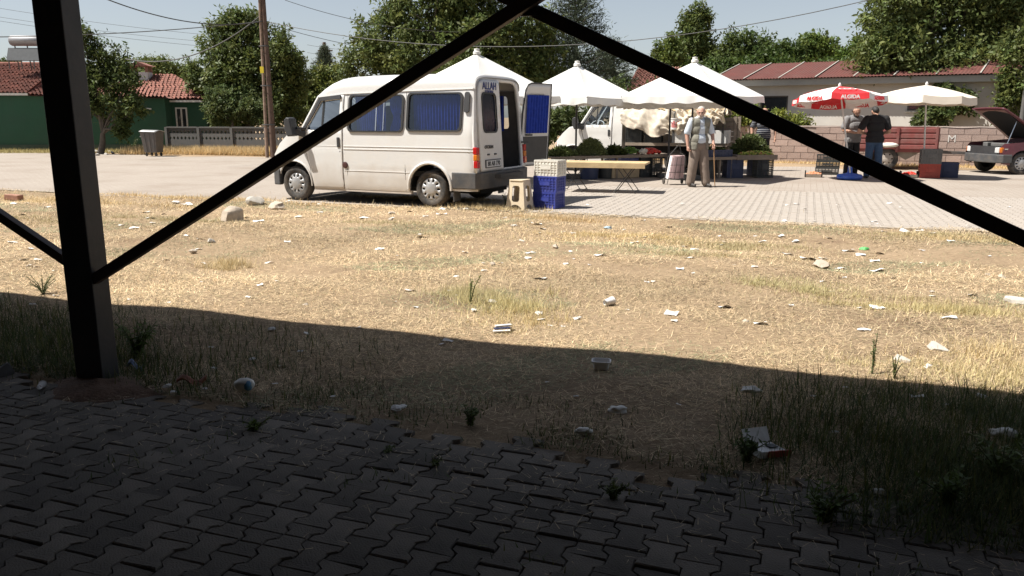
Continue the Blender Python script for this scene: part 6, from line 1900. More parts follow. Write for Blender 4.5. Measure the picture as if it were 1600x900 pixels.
def straw_field():
    parts = []; cols = []
    N0 = 2300000
    u = nr_.uniform(-17, 10, N0); n = nr_.uniform(EDGE_N + .0, STREET_N + .02, N0)
    x, y = S_np(u, n)
    dist = np.hypot(x, y)
    keep = in_view(x, y, 1.25) & (nr_.random(N0) < np.clip((4.6 / dist) ** 1.15, 0, 1))
    bare = np.hypot((x - 5.6) / 1.6, (y - 8.6) / .55) < 1
    thin = vnoise(x, y, 1.7, 3.0) * .6 + vnoise(x, y, 4.3, 1.0) * .4
    keep &= nr_.random(N0) < np.clip(.24 + 1.7 * (thin - .26), .12, 1)
    keep &= ~(bare & (nr_.random(N0) < .85))
    keep &= nr_.random(N0) < np.clip(.35 + .5 * (n - EDGE_N), .35, 1)          # pale straw thinned along the paving so dark weeds deepen the shade
    x, y, dist, u, n = x[keep], y[keep], dist[keep], u[keep], n[keep]
    k = len(x)
    L = nr_.uniform(.025, .095, k); el = np.abs(nr_.normal(.04, .13, k)) + (nr_.random(k) < .06) * .6; el = np.clip(el, 0, 1.2)
    w = nr_.uniform(.0022, .0042, k) * np.clip(dist / 5.5, .9, 2.2)
    g = vnoise(x, y, 1.1, 5.0)
    base = nr_.choice([.24, .5, .85, 1.15, 1.5], k, p=[.17, .17, .24, .24, .18])[:, None] * np.array([1, 1, 1])
    base *= np.where((nr_.random(k) < .12)[:, None], np.array([.62, .70, .62]), 1)
    base *= (.74 + .42 * vnoise(x, y * 1.6, .8, 2.2) + .12 * vnoise(x, y * 2, 3.1, 4.4))[:, None]
    # low grey-green patches
    gp = (vnoise(x, y * 1.8, 1.35, 8.0) > .74) & (nr_.random(k) < .55)
    base = np.where(gp[:, None], base * np.array([.50, .68, .62]), base)
    c, t = blades(x, y, hfield_np(x, y) + .002, L, el, w, None, base)
    parts.append(c); cols.append(t)
    m = 2600; u2 = nr_.uniform(-6.5, 2.2, m); n2 = EDGE_N - np.abs(nr_.normal(0, .45, m)); x2, y2 = S_np(u2, n2)
    c, t = blades(x2, y2, np.full(m, .012), nr_.uniform(.02, .08, m), np.abs(nr_.normal(0, .08, m)), nr_.uniform(.002, .004, m), None, nr_.uniform(.5, 1.2, m)[:, None] * np.ones(3))
    parts.append(c); cols.append(t)
    o = bigmesh('dry_grass', np.concatenate(parts), 0, 3, M['straw'], None, np.concatenate(cols))
    tag(o, 'short trampled dry straw covering the plot', 'grass', kind='stuff')
straw_field()
def tufts():
    """patches of standing grass, each patch one thing of uncountable blades"""
    # (pixel x, y, half width m, half depth m, blades, height, tint, spread)
    gl = [(770, 480, .42, .40, 1700, .16, (.80, .98, .55)), (820, 500, .30, .25, 900, .10, (.95, 1.0, .6)), (1265, 455, .42, .22, 2200, .09, (.62, .86, .5)), (1450, 485, .75, .26, 4200, .10, (.75, .92, .55)),
          (1500, 585, .75, .42, 2600, .10, (.80, .95, .6)), (1560, 560, .5, .4, 1300, .11, (.95, 1.0, .7)), (360, 415, .30, .18, 1100, .14, (.75, .8, .55)), (720, 460, .25, .15, 1200, .15, (.6, .78, .5)),
          (1120, 385, 1.0, .26, 3600, .07, (.55, .72, .5)), (980, 372, .9, .25, 2600, .09, (.95, .98, .6)), (650, 310, 1.2, .22, 2600, .10, (.85, .82, .6)), (770, 328, .5, .2, 1300, .13, (.75, .8, .6)), (880, 345, .8, .2, 1600, .09, (.9, .85, .6)),
          (300, 312, 2.2, .35, 3600, .10, (1.05, 1.0, .7)), (100, 315, 2.2, .4, 3600, .10, (1.0, 1.0, .7)), (60, 345, 1.2, .3, 2000, .08, (.55, .68, .5)), (250, 345, 1.3, .25, 2200, .07, (.55, .68, .5)), (1420, 300 + 70, .9, .3, 2600, .07, (.6, .75, .5)), (1540, 380, .8, .2, 1800, .09, (1.0, 1.0, .7)),
          (600, 350, .8, .25, 1600, .06, (.55, .7, .5)), (700, 370, .7, .25, 1600, .06, (.55, .65, .5)), (1090, 335 + 65, .7, .2, 1500, .07, (.55, .7, .5))]
    P = []; T = []
    for px, py, hw, hd, nb, h, tn in gl:
        c = G(px, py)
        a = nr_.standard_t(3, nb) * .5; b = nr_.standard_t(3, nb) * .5
        cl = nr_.normal(0, .6, (14, 2)); ci = nr_.integers(0, 14, nb); a = np.where(nr_.random(nb) < .7, cl[ci, 0] + a * .25, a); b = np.where(nr_.random(nb) < .7, cl[ci, 1] + b * .25, b)
        tn = tuple(.5 * v + .5 * w for v, w in zip(tn, (1.0, .98, 1.0)))
        x = c.x + a * hw * UX + b * hd * .34; y = c.y + a * hw * UY + b * hd * .94
        L = h * .75 * nr_.uniform(.3, 1.2, nb); el = nr_.uniform(.25, 1.45, nb)
        w = nr_.uniform(.003, .0055, nb) * max(1, c.y / 7)
        t = np.array(tn)[None] * nr_.uniform(.6, 1.2, nb)[:, None]
        p, q = blades(x, y, hfield_np(x, y), L, el, w, None, t); P.append(p); T.append(q)
    tag(bigmesh('standing_grass', np.concatenate(P), 0, 3, M['straw'], None, np.concatenate(T)), 'yellow green tufts of taller grass scattered over the straw', 'grass', kind='stuff')
    # green grass along the paving, thickened and darkened to deepen the shade there
    P = []; T = []
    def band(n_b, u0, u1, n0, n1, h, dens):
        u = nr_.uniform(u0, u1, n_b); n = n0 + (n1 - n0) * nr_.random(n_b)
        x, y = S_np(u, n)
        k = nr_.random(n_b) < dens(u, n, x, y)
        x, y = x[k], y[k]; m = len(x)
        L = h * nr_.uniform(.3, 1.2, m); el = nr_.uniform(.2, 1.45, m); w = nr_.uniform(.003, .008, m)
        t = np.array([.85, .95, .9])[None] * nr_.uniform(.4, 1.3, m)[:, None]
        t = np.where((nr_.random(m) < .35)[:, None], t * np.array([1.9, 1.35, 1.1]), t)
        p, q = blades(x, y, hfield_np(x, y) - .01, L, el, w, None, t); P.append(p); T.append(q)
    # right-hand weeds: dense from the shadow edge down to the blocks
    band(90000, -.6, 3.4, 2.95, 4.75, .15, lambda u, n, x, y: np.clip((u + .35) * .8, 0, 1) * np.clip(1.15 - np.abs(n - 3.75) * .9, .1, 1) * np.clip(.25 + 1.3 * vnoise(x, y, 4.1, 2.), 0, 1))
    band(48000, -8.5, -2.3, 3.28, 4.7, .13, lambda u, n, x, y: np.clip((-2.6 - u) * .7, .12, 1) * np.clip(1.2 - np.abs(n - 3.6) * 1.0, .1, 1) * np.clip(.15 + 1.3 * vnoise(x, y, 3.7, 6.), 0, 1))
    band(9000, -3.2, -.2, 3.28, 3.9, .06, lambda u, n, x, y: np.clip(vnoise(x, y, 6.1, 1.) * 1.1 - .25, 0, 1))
    # blades in the joints between the blocks
    band(3600, -4.5, 2.6, 2.3, 3.3, .05, lambda u, n, x, y: (vnoise(x, y, 5.3, 9.) > .82) * .7 + .015)
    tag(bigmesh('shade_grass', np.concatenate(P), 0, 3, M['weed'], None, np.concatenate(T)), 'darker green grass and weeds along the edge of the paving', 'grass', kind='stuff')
    # tall straw on the far verge
    P = []; T = []
    m = 26000
    a = nr_.uniform(0, 1, m)
    x = fa.x - 1 + (fb.x - fa.x + 3) * a; y = fa.y + (fb.y - fa.y) * a - .25 - nr_.uniform(0, 2.1, m)
    L = nr_.uniform(.12, .42, m); el = nr_.uniform(.7, 1.5, m); w = nr_.uniform(.015, .03, m)
    p, q = blades(x, y, np.zeros(m), L, el, w, None, np.array([1.0, .96, .8])[None] * nr_.uniform(.6, 1.2, m)[:, None]); P.append(p); T.append(q)
    m = 8000; a = nr_.uniform(0, 1, m)
    x = wa.x + wv.x * a; y = wa.y + wv.y * a - .08 - nr_.uniform(0, .8, m) ** 1.5
    L = nr_.uniform(.04, .16, m); el = nr_.uniform(.4, 1.5, m); w = nr_.uniform(.01, .02, m)
    p, q = blades(x, y, np.zeros(m), L, el, w, None, np.array([1.0, .95, .75])[None] * nr_.uniform(.6, 1.2, m)[:, None]); P.append(p); T.append(q)
    m = 9000; x = nr_.uniform(-26, -13.5, m); y = 35.6 - .05 * (x + 13) * .3 - nr_.uniform(0, 1.8, m)
    L = nr_.uniform(.05, .22, m); el = nr_.uniform(.5, 1.5, m); w = nr_.uniform(.012, .025, m)
    p, q = blades(x, y, np.zeros(m), L, el, w, None, np.array([.7, .75, .5])[None] * nr_.uniform(.5, 1.1, m)[:, None]); P.append(p); T.append(q)
    tag(bigmesh('verge_grass', np.concatenate(P), 0, 3, M['straw'], None, np.concatenate(T)), 'tall dry straw along the far fence and wall', 'grass', kind='stuff')
tufts()

def weed(label, px, py, h, stems=5, leaves=18, spread=.5, leaf=.05, tint=(.8, 1.0, .8), seed=0, name='weed_plant', group=None, z=None):
    if z is None and py > 450: leaf *= .6; leaves = int(leaves * 1.7); stems = int(stems * 1.3); tint = (tint[0] * 1.7, tint[1] * 1.5, tint[2] * 1.5)
    p = G(px, py); p.z = hfield(p.x, p.y) - .005 if z is None else z
    t = thing(name, label, 'weed', p, 0, group)
    rr = random.Random(seed); mb = MB(); tips = []
    for k in range(stems):
        a = rr.uniform(0, 6.28); s = spread * rr.uniform(.2, 1) * h
        e = Vector((s * math.cos(a), s * math.sin(a), h * rr.uniform(.65, 1.05)))
        m = Vector((e.x * .35, e.y * .35, e.z * .55))
        mb.tube([(0, 0, 0), m, e], [.0045, .0035, .002], 5); tips.append((m, e))
    mb.build('stem', MATS.get('stem_green') or pm('stem_green', (.11, .12, .05), .8, .2), t)
    co = []; tn = []
    for m, e in tips:
        for k in range(leaves):
            f = rr.random()
            p0 = m * (2 * f) if f < .5 else m.lerp(e, 2 * f - 1)
            d = Vector((rr.uniform(-1, 1), rr.uniform(-1, 1), rr.uniform(-.4, .5))).normalized()
            b = d.cross(Vector((rr.uniform(-1, 1), rr.uniform(-1, 1), 1))).normalized(); l = leaf * rr.uniform(.5, 1.2)
            co += [p0, p0 + d * l * .5 + b * l * .15, p0 + d * l, p0 + d * l * .5 - b * l * .15]
            c = rr.uniform(.6, 1.3); tn += [[tint[0] * c, tint[1] * c, tint[2] * c]] * 4
    bigmesh('leaves', np.array([tuple(v) for v in co]), 0, 4, M['weed'], t, np.array(tn))
weed('tall single weed spike with small dark leaves at the shadow edge', 1362, 590, .26, 2, 46, .12, .034, (.55, .7, .65), 1)
weed('thin upright weed beside the tall weed spike', 1396, 598, .15, 4, 10, .25, .03, (.7, .8, .55), 2)
weed('grey thistle clump left of the steel post in sun', 68, 462, .17, 9, 16, .8, .04, (.7, .8, .9), 3)
weed('twiggy weed in the grass tuft at the middle of the plot', 735, 478, .26, 6, 14, .45, .04, (.8, .9, .7), 4)
weed('bushy green weed growing out of the blocks at the right', 1285, 812, .13, 12, 22, 1.0, .055, (.6, .8, .5), 5)
weed('small leafy weed in a joint of the blocks, left side', 400, 668, .06, 8, 16, 1.5, .045, (.75, .95, .6), 6)
weed('low weed tuft in the blocks near the paving edge', 958, 778, .06, 8, 16, 1.3, .04, (.6, .7, .5), 7)
weed('feathery green weed beside the foot of the steel post', 215, 560, .24, 14, 24, .7, .06, (.6, .85, .6), 8)
weed('broad leafy weed at the right end of the paving', 1480, 800, .16, 14, 22, .9, .06, (.6, .8, .5), 9)
weed('dark leafy weed beside the torn box', 1165, 722, .12, 10, 22, .9, .05, (.5, .7, .45), 10)
weed('sprawling weed at the corner of grass and blocks', 1560, 760, .20, 14, 22, .8, .06, (.6, .75, .5), 12)
weed('tiny weed in the blocks under the shadow', 605, 706, .035, 6, 12, 1.4, .03, (.7, .9, .6), 13)
weed('small sprig in a paving joint near the middle', 680, 728, .035, 6, 12, 1.4, .03, (.7, .8, .5), 14)
weed('low weed at the paving edge below the white tub', 735, 665, .09, 8, 18, .9, .045, (.6, .75, .5), 15)
weed('thin dry weed standing right of the van wheel', 790, 322, .22, 6, 10, .5, .05, (1.2, 1.1, .8), 16)
weed('dark clump of weeds against the green house wall', 12, 232, .9, 14, 26, .5, .14, (.4, .5, .4), 17, z=0)
weed('dry shrubby weed beside the dumpster', 208, 238, .7, 10, 20, .7, .10, (.5, .6, .4), 18, z=0)

def leaf_quads(c, out, size, r, droop=.35, aspect=.42):
    """one leaf per centre: a bent diamond facing roughly outwards and up"""
    n = len(c)
    d = r.normal(size=(n, 3)) + out * .5; d[:, 2] -= droop
    d /= np.linalg.norm(d, axis=1)[:, None]
    nn = out * .8 + np.array([0, 0, .7]) + r.normal(size=(n, 3)) * .75
    s = np.cross(d, nn); s /= (np.linalg.norm(s, axis=1)[:, None] + 1e-9)
    nm = np.cross(s, d)
    l = (size * r.uniform(.6, 1.25, n))[:, None]
    return np.stack([c, c + d * l * .5 + s * l * aspect * .5 + nm * l * .06, c + d * l, c + d * l * .5 - s * l * aspect * .5 + nm * l * .06], 1).reshape(-1, 3)
def tree(name, label, base, lobes, n_leaf, leaf, mat, trunk_r=.2, seed=1, group=None, bark=None, dens_in=.35, spray=.30, tint=(1, 1, 1), limbs=True, trunk_top=None, droop=.35):
    """lobes: (dx, dy, z, rx, ry, rz) round the base"""
    r = np.random.default_rng(seed); rr = random.Random(seed)
    t = thing(name, label, 'tree' if 'bush' not in name and 'shrub' not in name and 'vine' not in name else 'bush', base, 0, group)
    mb = MB()
    zt = trunk_top or min(l[2] for l in lobes) * .85
    cx = sum(l[0] for l in lobes) / len(lobes); cy = sum(l[1] for l in lobes) / len(lobes)
    mb.tube([(0, 0, -.1), (cx * .15 + .05, cy * .15, zt * .5), (cx * .3, cy * .3, zt)], [trunk_r * 1.25, trunk_r, trunk_r * .8], 10)
    tr = mb.build('trunk', bark or M['bark'], t, smooth=60)
    if limbs:
        mb = MB()
        for lx, ly, lz, ax, ay, az in lobes:
            s0 = Vector((cx * .3, cy * .3, zt * .97)); e = Vector((lx, ly, lz))
            m = s0.lerp(e, .5) + Vector((rr.uniform(-.2, .2), rr.uniform(-.2, .2), .1))
            mb.tube([s0, m, e], [trunk_r * .5, trunk_r * .33, trunk_r * .14], 6)
            for k in range(5):
                d = Vector((rr.gauss(0, 1), rr.gauss(0, 1), rr.gauss(0, .7))).normalized()
                q = m.lerp(e, rr.uniform(.2, 1)); f = Vector((lx + d.x * ax * .85, ly + d.y * ay * .85, lz + d.z * az * .85))
                mb.tube([q, q.lerp(f, .5) + Vector((0, 0, .05)), f], [trunk_r * .14, trunk_r * .09, .012], 5)
        mb.build('limbs', bark or M['bark'], tr, smooth=60)
    # clumps: every lobe breaks up into a core and smaller bunches round it
    big = []
    for lx, ly, lz, ax, ay, az in lobes:
        big.append((lx, ly, lz, ax * .80, ay * .80, az * .80))
        for k in range(6):
            d = Vector((rr.gauss(0, 1), rr.gauss(0, 1), rr.gauss(0, .9))).normalized(); q = rr.uniform(.22, .46)
            big.append((lx + d.x * ax * .82, ly + d.y * ay * .82, lz + d.z * az * .82, ax * q, ay * q, az * q * 1.1))
    lobes = big
    area = np.array([l[3] * l[4] + l[4] * l[5] + l[3] * l[5] for l in lobes]); area = area / area.sum()
    CO = []; TI = []
    for (lx, ly, lz, ax, ay, az), f in zip(lobes, area):
        per = 16
        nc = max(6, int(n_leaf * f / per))
        d = r.normal(size=(nc, 3)); d /= np.linalg.norm(d, axis=1)[:, None]
        rad = np.where(r.random(nc) < dens_in, r.uniform(.25, .85, nc), r.uniform(.78, 1.06, nc))
        bump = 1 + .16 * np.sin(d[:, 0] * 6 + seed) * np.sin(d[:, 2] * 7 + seed * 2) + .12 * np.sin(d[:, 1] * 11 + d[:, 2] * 9 + seed)
        cc = np.stack([lx + d[:, 0] * ax * rad * bump, ly + d[:, 1] * ay * rad * bump, lz + d[:, 2] * az * rad * bump], 1)
        hole = np.sin(cc[:, 0] * 2.3 + seed) * np.sin(cc[:, 2] * 2.7 + seed * 1.7) + .6 * np.sin(cc[:, 1] * 3.1 + cc[:, 0] * 1.9)
        keep = (hole < .75) | (r.random(nc) < .3)
        cc, d = cc[keep], d[keep]; nc = len(cc)
        if nc == 0: continue
        tw = r.normal(size=(nc, 3)) + d * 1.3; tw[:, 2] -= .2; tw /= np.linalg.norm(tw, axis=1)[:, None]
        # leaves strung along a twig in each spray
        sp = spray * r.uniform(.6, 1.4, nc)
        tt = r.uniform(-.8, 1, (nc, per))
        pts = cc[:, None, :] + tw[:, None, :] * (tt * sp[:, None])[:, :, None] + r.normal(size=(nc, per, 3)) * (sp * .22)[:, None, None]
        pts = pts.reshape(-1, 3); out = np.repeat(d, per, 0)
        pts[:, 2] = np.maximum(pts[:, 2], .05)
        CO.append(leaf_quads(pts, out, np.full(len(pts), leaf), r, droop))
        tc = np.repeat(r.uniform(.72, 1.25, nc), per) * r.uniform(.75, 1.25, nc * per)
        hue = np.repeat(r.uniform(-.12, .14, nc), per)
        c3 = np.stack([tint[0] * tc * (1 + hue), tint[1] * tc, tint[2] * tc * (1 - hue)], 1)
        TI.append(np.repeat(c3, 4, 0))
    bigmesh('crown', np.concatenate(CO), 0, 4, mat, t, np.concatenate(TI))
    return t
def lobes_px(Y, base, lst):
    """lobes given by picture position and size at depth Y: (px, py, radius x px, radius z px, depth offset)"""
    out = []
    for px, py, rx, rz_, dy in lst:
        p = D(px, py, Y + dy); k = (Y + dy) / FPX
        out.append((p.x - base[0], p.y - base[1], p.z, rx * k, max(rx * k * .8, .5), rz_ * k))
    return out
def ptree(name, label, px, Y, lst, n, leaf, mat, **kw):
    b = D(px, 200, Y); base = (b.x, b.y, 0)
    return tree(name, label, base, lobes_px(Y, base, lst), n, leaf, mat, **kw)
FAR = 'trees on the skyline behind the red roof'
ptree('walnut_tree', 'large dark walnut tree rising behind the minibus', 700, 33, [(600, 60, 58, 50, 0), (665, 20, 70, 50, .5), (740, 5, 80, 60, 1), (800, 50, 62, 55, .5), (640, 100, 70, 45, .3), (730, 80, 75, 55, -.5), (580, 100, 42, 40, 0), (700, -50, 90, 50, 1), (790, 110, 55, 40, .4), (850, 90, 35, 50, 1)], 76000, .19, M['leaf_mid'], trunk_r=.3, seed=3)
ptree('walnut_tree', 'wide walnut tree spreading over the red corrugated roof', 1500, 29.5, [(1420, 20, 72, 55, 0), (1400, 85, 52, 34, -.6), (1490, 60, 75, 60, 0), (1570, 20, 80, 60, .6), (1590, 85, 55, 45, -.4), (1480, -40, 100, 55, .5), (1370, 98, 28, 20, -.4), (1455, 108, 45, 22, -1.2), (1530, 100, 50, 30, -1), (1640, 40, 70, 80, 0)], 66000, .20, M['leaf_mid'], trunk_r=.34, seed=5, dens_in=.25, spray=.36)
ptree('hanging_branch_tree', 'young leafy tree hanging over the low wall under the cream umbrella', 1470, 26.9, [(1465, 178, 26, 18, 0), (1485, 168, 20, 16, .2), (1450, 185, 16, 10, 0), (1470, 148, 22, 10, .4), (1500, 160, 14, 22, .2)], 5200, .17, M['leaf_dark'], trunk_r=.05, seed=6, spray=.22, dens_in=.5)
ptree('hanging_branch_tree', 'leafy branches hanging beside the slim post at the right', 1592, 26.0, [(1588, 120, 20, 40, 0), (1578, 160, 15, 26, 0), (1606, 150, 22, 50, .2), (1592, 75, 22, 30, .2)], 5200, .17, M['leaf_mid'], trunk_r=.06, seed=7, spray=.24, dens_in=.5)
ptree('broadleaf_tree', 'dense broad tree behind the timber power pole', 385, 38, [(350, 75, 46, 45, 0), (385, 48, 38, 34, .4), (425, 80, 42, 48, 0), (345, 125, 48, 40, -.3), (400, 135, 60, 45, -.2), (450, 120, 30, 38, .3), (370, 165, 60, 35, 0), (435, 168, 40, 30, .2)], 50000, .21, M['leaf_mid'], trunk_r=.28, seed=8)
ptree('olive_shrub', 'pale green feathery shrub behind the lattice fence', 360, 36, [(350, 165, 34, 26, 0), (375, 160, 28, 28, .2), (340, 178, 22, 18, 0), (405, 172, 24, 20, 0)], 15000, .15, M['leaf_pale'], trunk_r=.08, seed=9, spray=.2, dens_in=.4, tint=(.85, .95, .8))
ptree('garden_tree', 'leafy tree in front of the green house beside the steel post', 152, 33.4, [(138, 95, 36, 42, 0), (172, 92, 30, 30, .2), (150, 138, 44, 28, -.3), (192, 158, 28, 16, -.4), (132, 62, 18, 24, 0), (168, 118, 40, 26, 0), (140, 172, 30, 14, -.1), (206, 122, 14, 9, -.2), (186, 182, 10, 10, -.3), (188, 202, 5, 8, -.3), (212, 172, 12, 7, -.4)], 15000, .17, M['leaf_dark'], trunk_r=.12, seed=10, spray=.26, dens_in=.35)
ptree('broadleaf_tree', 'far rounded tree beyond the chimney of the green house', 255, 66, [(235, 118, 28, 22, 0), (265, 118, 32, 24, 1), (215, 125, 20, 18, 0), (290, 125, 26, 20, 1), (235, 103, 14, 10, 0)], 16000, .3, M['leaf_mid'], trunk_r=.2, seed=11, spray=.5)
ptree('broadleaf_tree', 'light green tree between power pole and minibus roof', 490, 44, [(480, 140, 26, 26, 0), (510, 130, 26, 26, .4), (530, 150, 26, 26, 0), (470, 165, 26, 24, 0), (500, 168, 40, 24, 0)], 24000, .22, M['leaf_mid'], trunk_r=.15, seed=12, spray=.3, tint=(1.15, 1.12, .95))
ptree('bush', 'green bush behind the nose of the pickup truck', 880, 26, [(868, 190, 22, 22, 0), (895, 180, 24, 26, .4), (850, 200, 18, 18, 0)], 8000, .16, M['leaf_dark'], trunk_r=.06, seed=13, spray=.22)
ptree('vine_bush', 'bright green vines growing over the low wall behind the stalls', 1180, 27.6, [(1125, 178, 20, 20, 0), (1150, 185, 22, 20, .2), (1180, 190, 24, 18, 0), (1215, 190, 20, 14, 0), (1245, 192, 16, 10, 0), (1110, 195, 18, 16, .2)], 15000, .14, M['leaf_mid'], trunk_r=.05, seed=14, spray=.2, tint=(1.5, 1.4, 1.0))
ptree('bush', 'green foliage behind the kiosk and the canvas covered truck', 1010, 33, [(990, 165, 40, 26, 0), (1050, 150, 44, 30, .4), (950, 160, 30, 30, 0), (1110, 150, 40, 30, .5)], 14000, .2, M['leaf_dark'], trunk_r=.1, seed=15)
ptree('poplar_tree', 'tall slim poplar rising above the other skyline trees', 1090, 62, [(1092, 30, 17, 28, 0), (1088, 60, 26, 34, 0), (1070, 80, 34, 28, 0), (1100, 92, 30, 28, 0)], 22000, .28, M['leaf_pale'], trunk_r=.2, seed=16, spray=.4, tint=(.78, .88, .6))
for k, (lab, px, Y, lst, tn) in enumerate((
    ('rounded pale tree left of the slim poplar', 1045, 58, [(1045, 90, 26, 26, 0), (1030, 105, 24, 22, 0), (1060, 110, 28, 22, .5)], (.95, 1, .8)),
    ('grey green tree with a loose top right of the poplar', 1165, 54, [(1150, 78, 26, 26, 0), (1178, 72, 26, 28, .4), (1160, 100, 40, 20, 0)], (.7, .8, .75)),
    ('dark low tree above the left end of the red roof', 1215, 50, [(1205, 92, 26, 18, 0), (1228, 88, 22, 20, .3)], (.55, .68, .55)),
    ('light topped tree standing over the middle of the red roof', 1280, 56, [(1275, 75, 24, 26, 0), (1295, 80, 18, 20, .4), (1260, 90, 22, 20, 0), (1310, 95, 20, 16, 0)], (.9, 1, .75)),
    ('small tree between the skyline trees and the dark walnut', 1340, 52, [(1335, 92, 26, 18, 0), (1355, 85, 22, 22, .3)], (.8, .95, .6)),
    ('dark hedge like tree behind the broad white parasol', 1120, 48, [(1110, 110, 44, 22, 0), (1160, 108, 40, 20, 0), (1230, 108, 50, 18, .4), (1310, 108, 50, 16, .5)], (.55, .68, .5)))):
    ptree('broadleaf_tree', lab, px, Y, lst, 12000, .26, M['leaf_mid'], trunk_r=.16, seed=20 + k, group=FAR, spray=.36, tint=tn)
ptree('broadleaf_tree', 'low dark treetop beyond the far left roof', 4, 60, [(0, 103, 20, 9, 0), (18, 102, 8, 6, 0)], 4000, .3, M['leaf_dark'], trunk_r=.15, seed=31)
# conifers
def pine(label, px, Y, top_py, bot_py, half_px, n_wh=15, seed=1, narrow=False):
    b = D(px, 200, Y); zt = D(px, top_py, Y).z; zb = D(px, bot_py, Y).z; R0 = half_px / FPX * Y
    t = thing('pine_tree', label, 'tree', (b.x, b.y, 0))
    r = np.random.default_rng(seed); rr = random.Random(seed)
    mb = MB(); mb.tube([(0, 0, -.1), (.1, 0, zt * .5), (0, 0, zt)], [.2, .13, .02], 8); tr = mb.build('trunk', M['bark'], t, smooth=60)
    mb = MB(); P = []; T = []
    for w in range(n_wh):
        f = w / (n_wh - 1); z = zb + (zt - zb) * f
        rad = R0 * (1 - f) ** (.8 if narrow else .62) * (1 if f > .06 else .8) + .12
        for k in range(6 if not narrow else 9):
            a = rr.uniform(0, 6.28); l = rad * rr.uniform(.6, 1.15)
            e = Vector((l * math.cos(a), l * math.sin(a), z + l * rr.uniform(.05, .45)))
            mb.tube([(0, 0, z), e * .5 + Vector((0, 0, z * .5 - .06)), e], [.03, .02, .008], 5)
            m = int(130 * max(.4, l / 1.2))
            s = r.uniform(.3, 1.05, m); c = np.array([0, 0, z])[None] * (1 - s)[:, None] + np.array(e)[None] * s[:, None] + r.normal(size=(m, 3)) * (.10 if narrow else .17)
            d = r.normal(size=(m, 3)) + np.array([math.cos(a), math.sin(a), .6])[None] * .8; d /= np.linalg.norm(d, axis=1)[:, None]
            sd = np.cross(d, r.normal(size=(m, 3))); sd /= np.linalg.norm(sd, axis=1)[:, None]
            L = r.uniform(.14, .30, m)[:, None]
            P.append(np.stack([c - sd * .018, c + sd * .018, c + d * L], 1).reshape(-1, 3))
            T.append(np.repeat((r.uniform(.6, 1.3, m))[:, None] * np.ones(3)[None], 3, 0))
    mb.build('limbs', M['bark'], tr)
    bigmesh('crown', np.concatenate(P), 0, 3, M['leaf_pine'], t, np.concatenate(T))
pine('grey green pine with open branches behind the parasols', 895, 36, -25, 140, 62, 18, 41)
pine('second smaller pine beside the tall grey green pine', 955, 38, 70, 140, 36, 10, 42)
pine('low pine between the tall pine and the walnut tree', 835, 37, 80, 150, 40, 10, 44)
pine('narrow pointed conifer next to the far power pole', 512, 60, 76, 125, 18, 14, 43, True)
# ================================================================== stones and litter
def stone(label, px, py, r, mat, seed, squash=.7, name='stone', group=None):
    p = G(px, py)
    mb = MB(); rr = random.Random(seed)
    mb.ball((0, 0, 0), 1, 18, 12)
    vs = []
    for v in mb.v:
        q = Vector(v); k = 1 + .28 * mnoise.noise(q * 1.3 + Vector((seed * 3.1, 0, 0))) + .10 * mnoise.noise(q * 3.7 + Vector((seed, 2, 0)))
        # flatten a few random facets
        vs.append(q * k)
    for _ in range(11):
        n = Vector((rr.gauss(0, 1), rr.gauss(0, 1), rr.gauss(0, 1))).normalized(); lim = rr.uniform(.5, .8)
        vs = [v - n * max(0, v.dot(n) - lim) for v in vs]
    mb.v = [(v.x * r, v.y * r * .8, v.z * r * squash) for v in vs]
    o = mb.build(name, mat, None, smooth=25, loc=(p.x, p.y + r * .4, r * squash * .42), rot=(0, 0, rr.uniform(0, 6)))
    return tag(o, label, 'stone', group)
stone('big angular beige stone standing alone on the dry grass', 361, 349, .21, M['stone'], 1, .85)
stone('pale rounded stone behind the angular one near the van', 397, 323, .20, M['stone_pale'], 2, .6)
stone('brown flat stone next to the pale rounded one', 429, 328, .20, M['stone'], 3, .5)
stone('small reddish stone among the papers on the right', 1286, 420, .10, M['stone'], 4, .6)
stone('pale half buried stone at the right edge of the plot', 1592, 478, .12, M['stone_pale'], 5, .5)
stone('flat buff stone in the tall grass on the right', 1468, 550, .10, M['stone_pale'], 6, .4)
stone('small grey stone below the angular stone', 329, 379, .06, M['stone_pale'], 7, .6)
stone('smooth grey stone in the grass near the weed spike', 1412, 568, .07, M['stone_pale'], 8, .5)
stone('grey lump on the paving at the far left', 2, 590, .07, M['block_grey'], 9, .9)
for k, (px, py) in enumerate(((500, 396), (552, 397), (610, 345), (640, 347), (770, 415), (868, 388), (1120, 413), (1545, 432), (1568, 436), (1598, 425), (475, 480), (300, 395), (120, 300 + 20), (1165, 507), (1148, 420), (868, 347))):
    stone('small brown clod lying on the trampled straw', px, py, .03 + .012 * (k % 3), M['stone'], 30 + k, .6, 'clod', 'small brown clods on the straw')
for k, (px, py) in enumerate(((140, 241), (150, 243), (158, 240), (166, 242), (175, 240), (148, 239), (170, 238))):
    stone('pale lump of rubble beside the dumpster', px, py, .10 + .03 * (k % 3), M['stone_pale'], 60 + k, .6, 'rubble', 'pale rubble beside the dumpster')
q = G(22, 312)
mb = MB(); mb.box((0, 0, .045), (.30, .14, .10)); tag(mb.build('brick_block', M['brick_red'], loc=(q.x, q.y, 0), rot=(0, .05, R(-12)), bevel=.012), 'reddish brick block lying on the straw at the far left', 'brick')
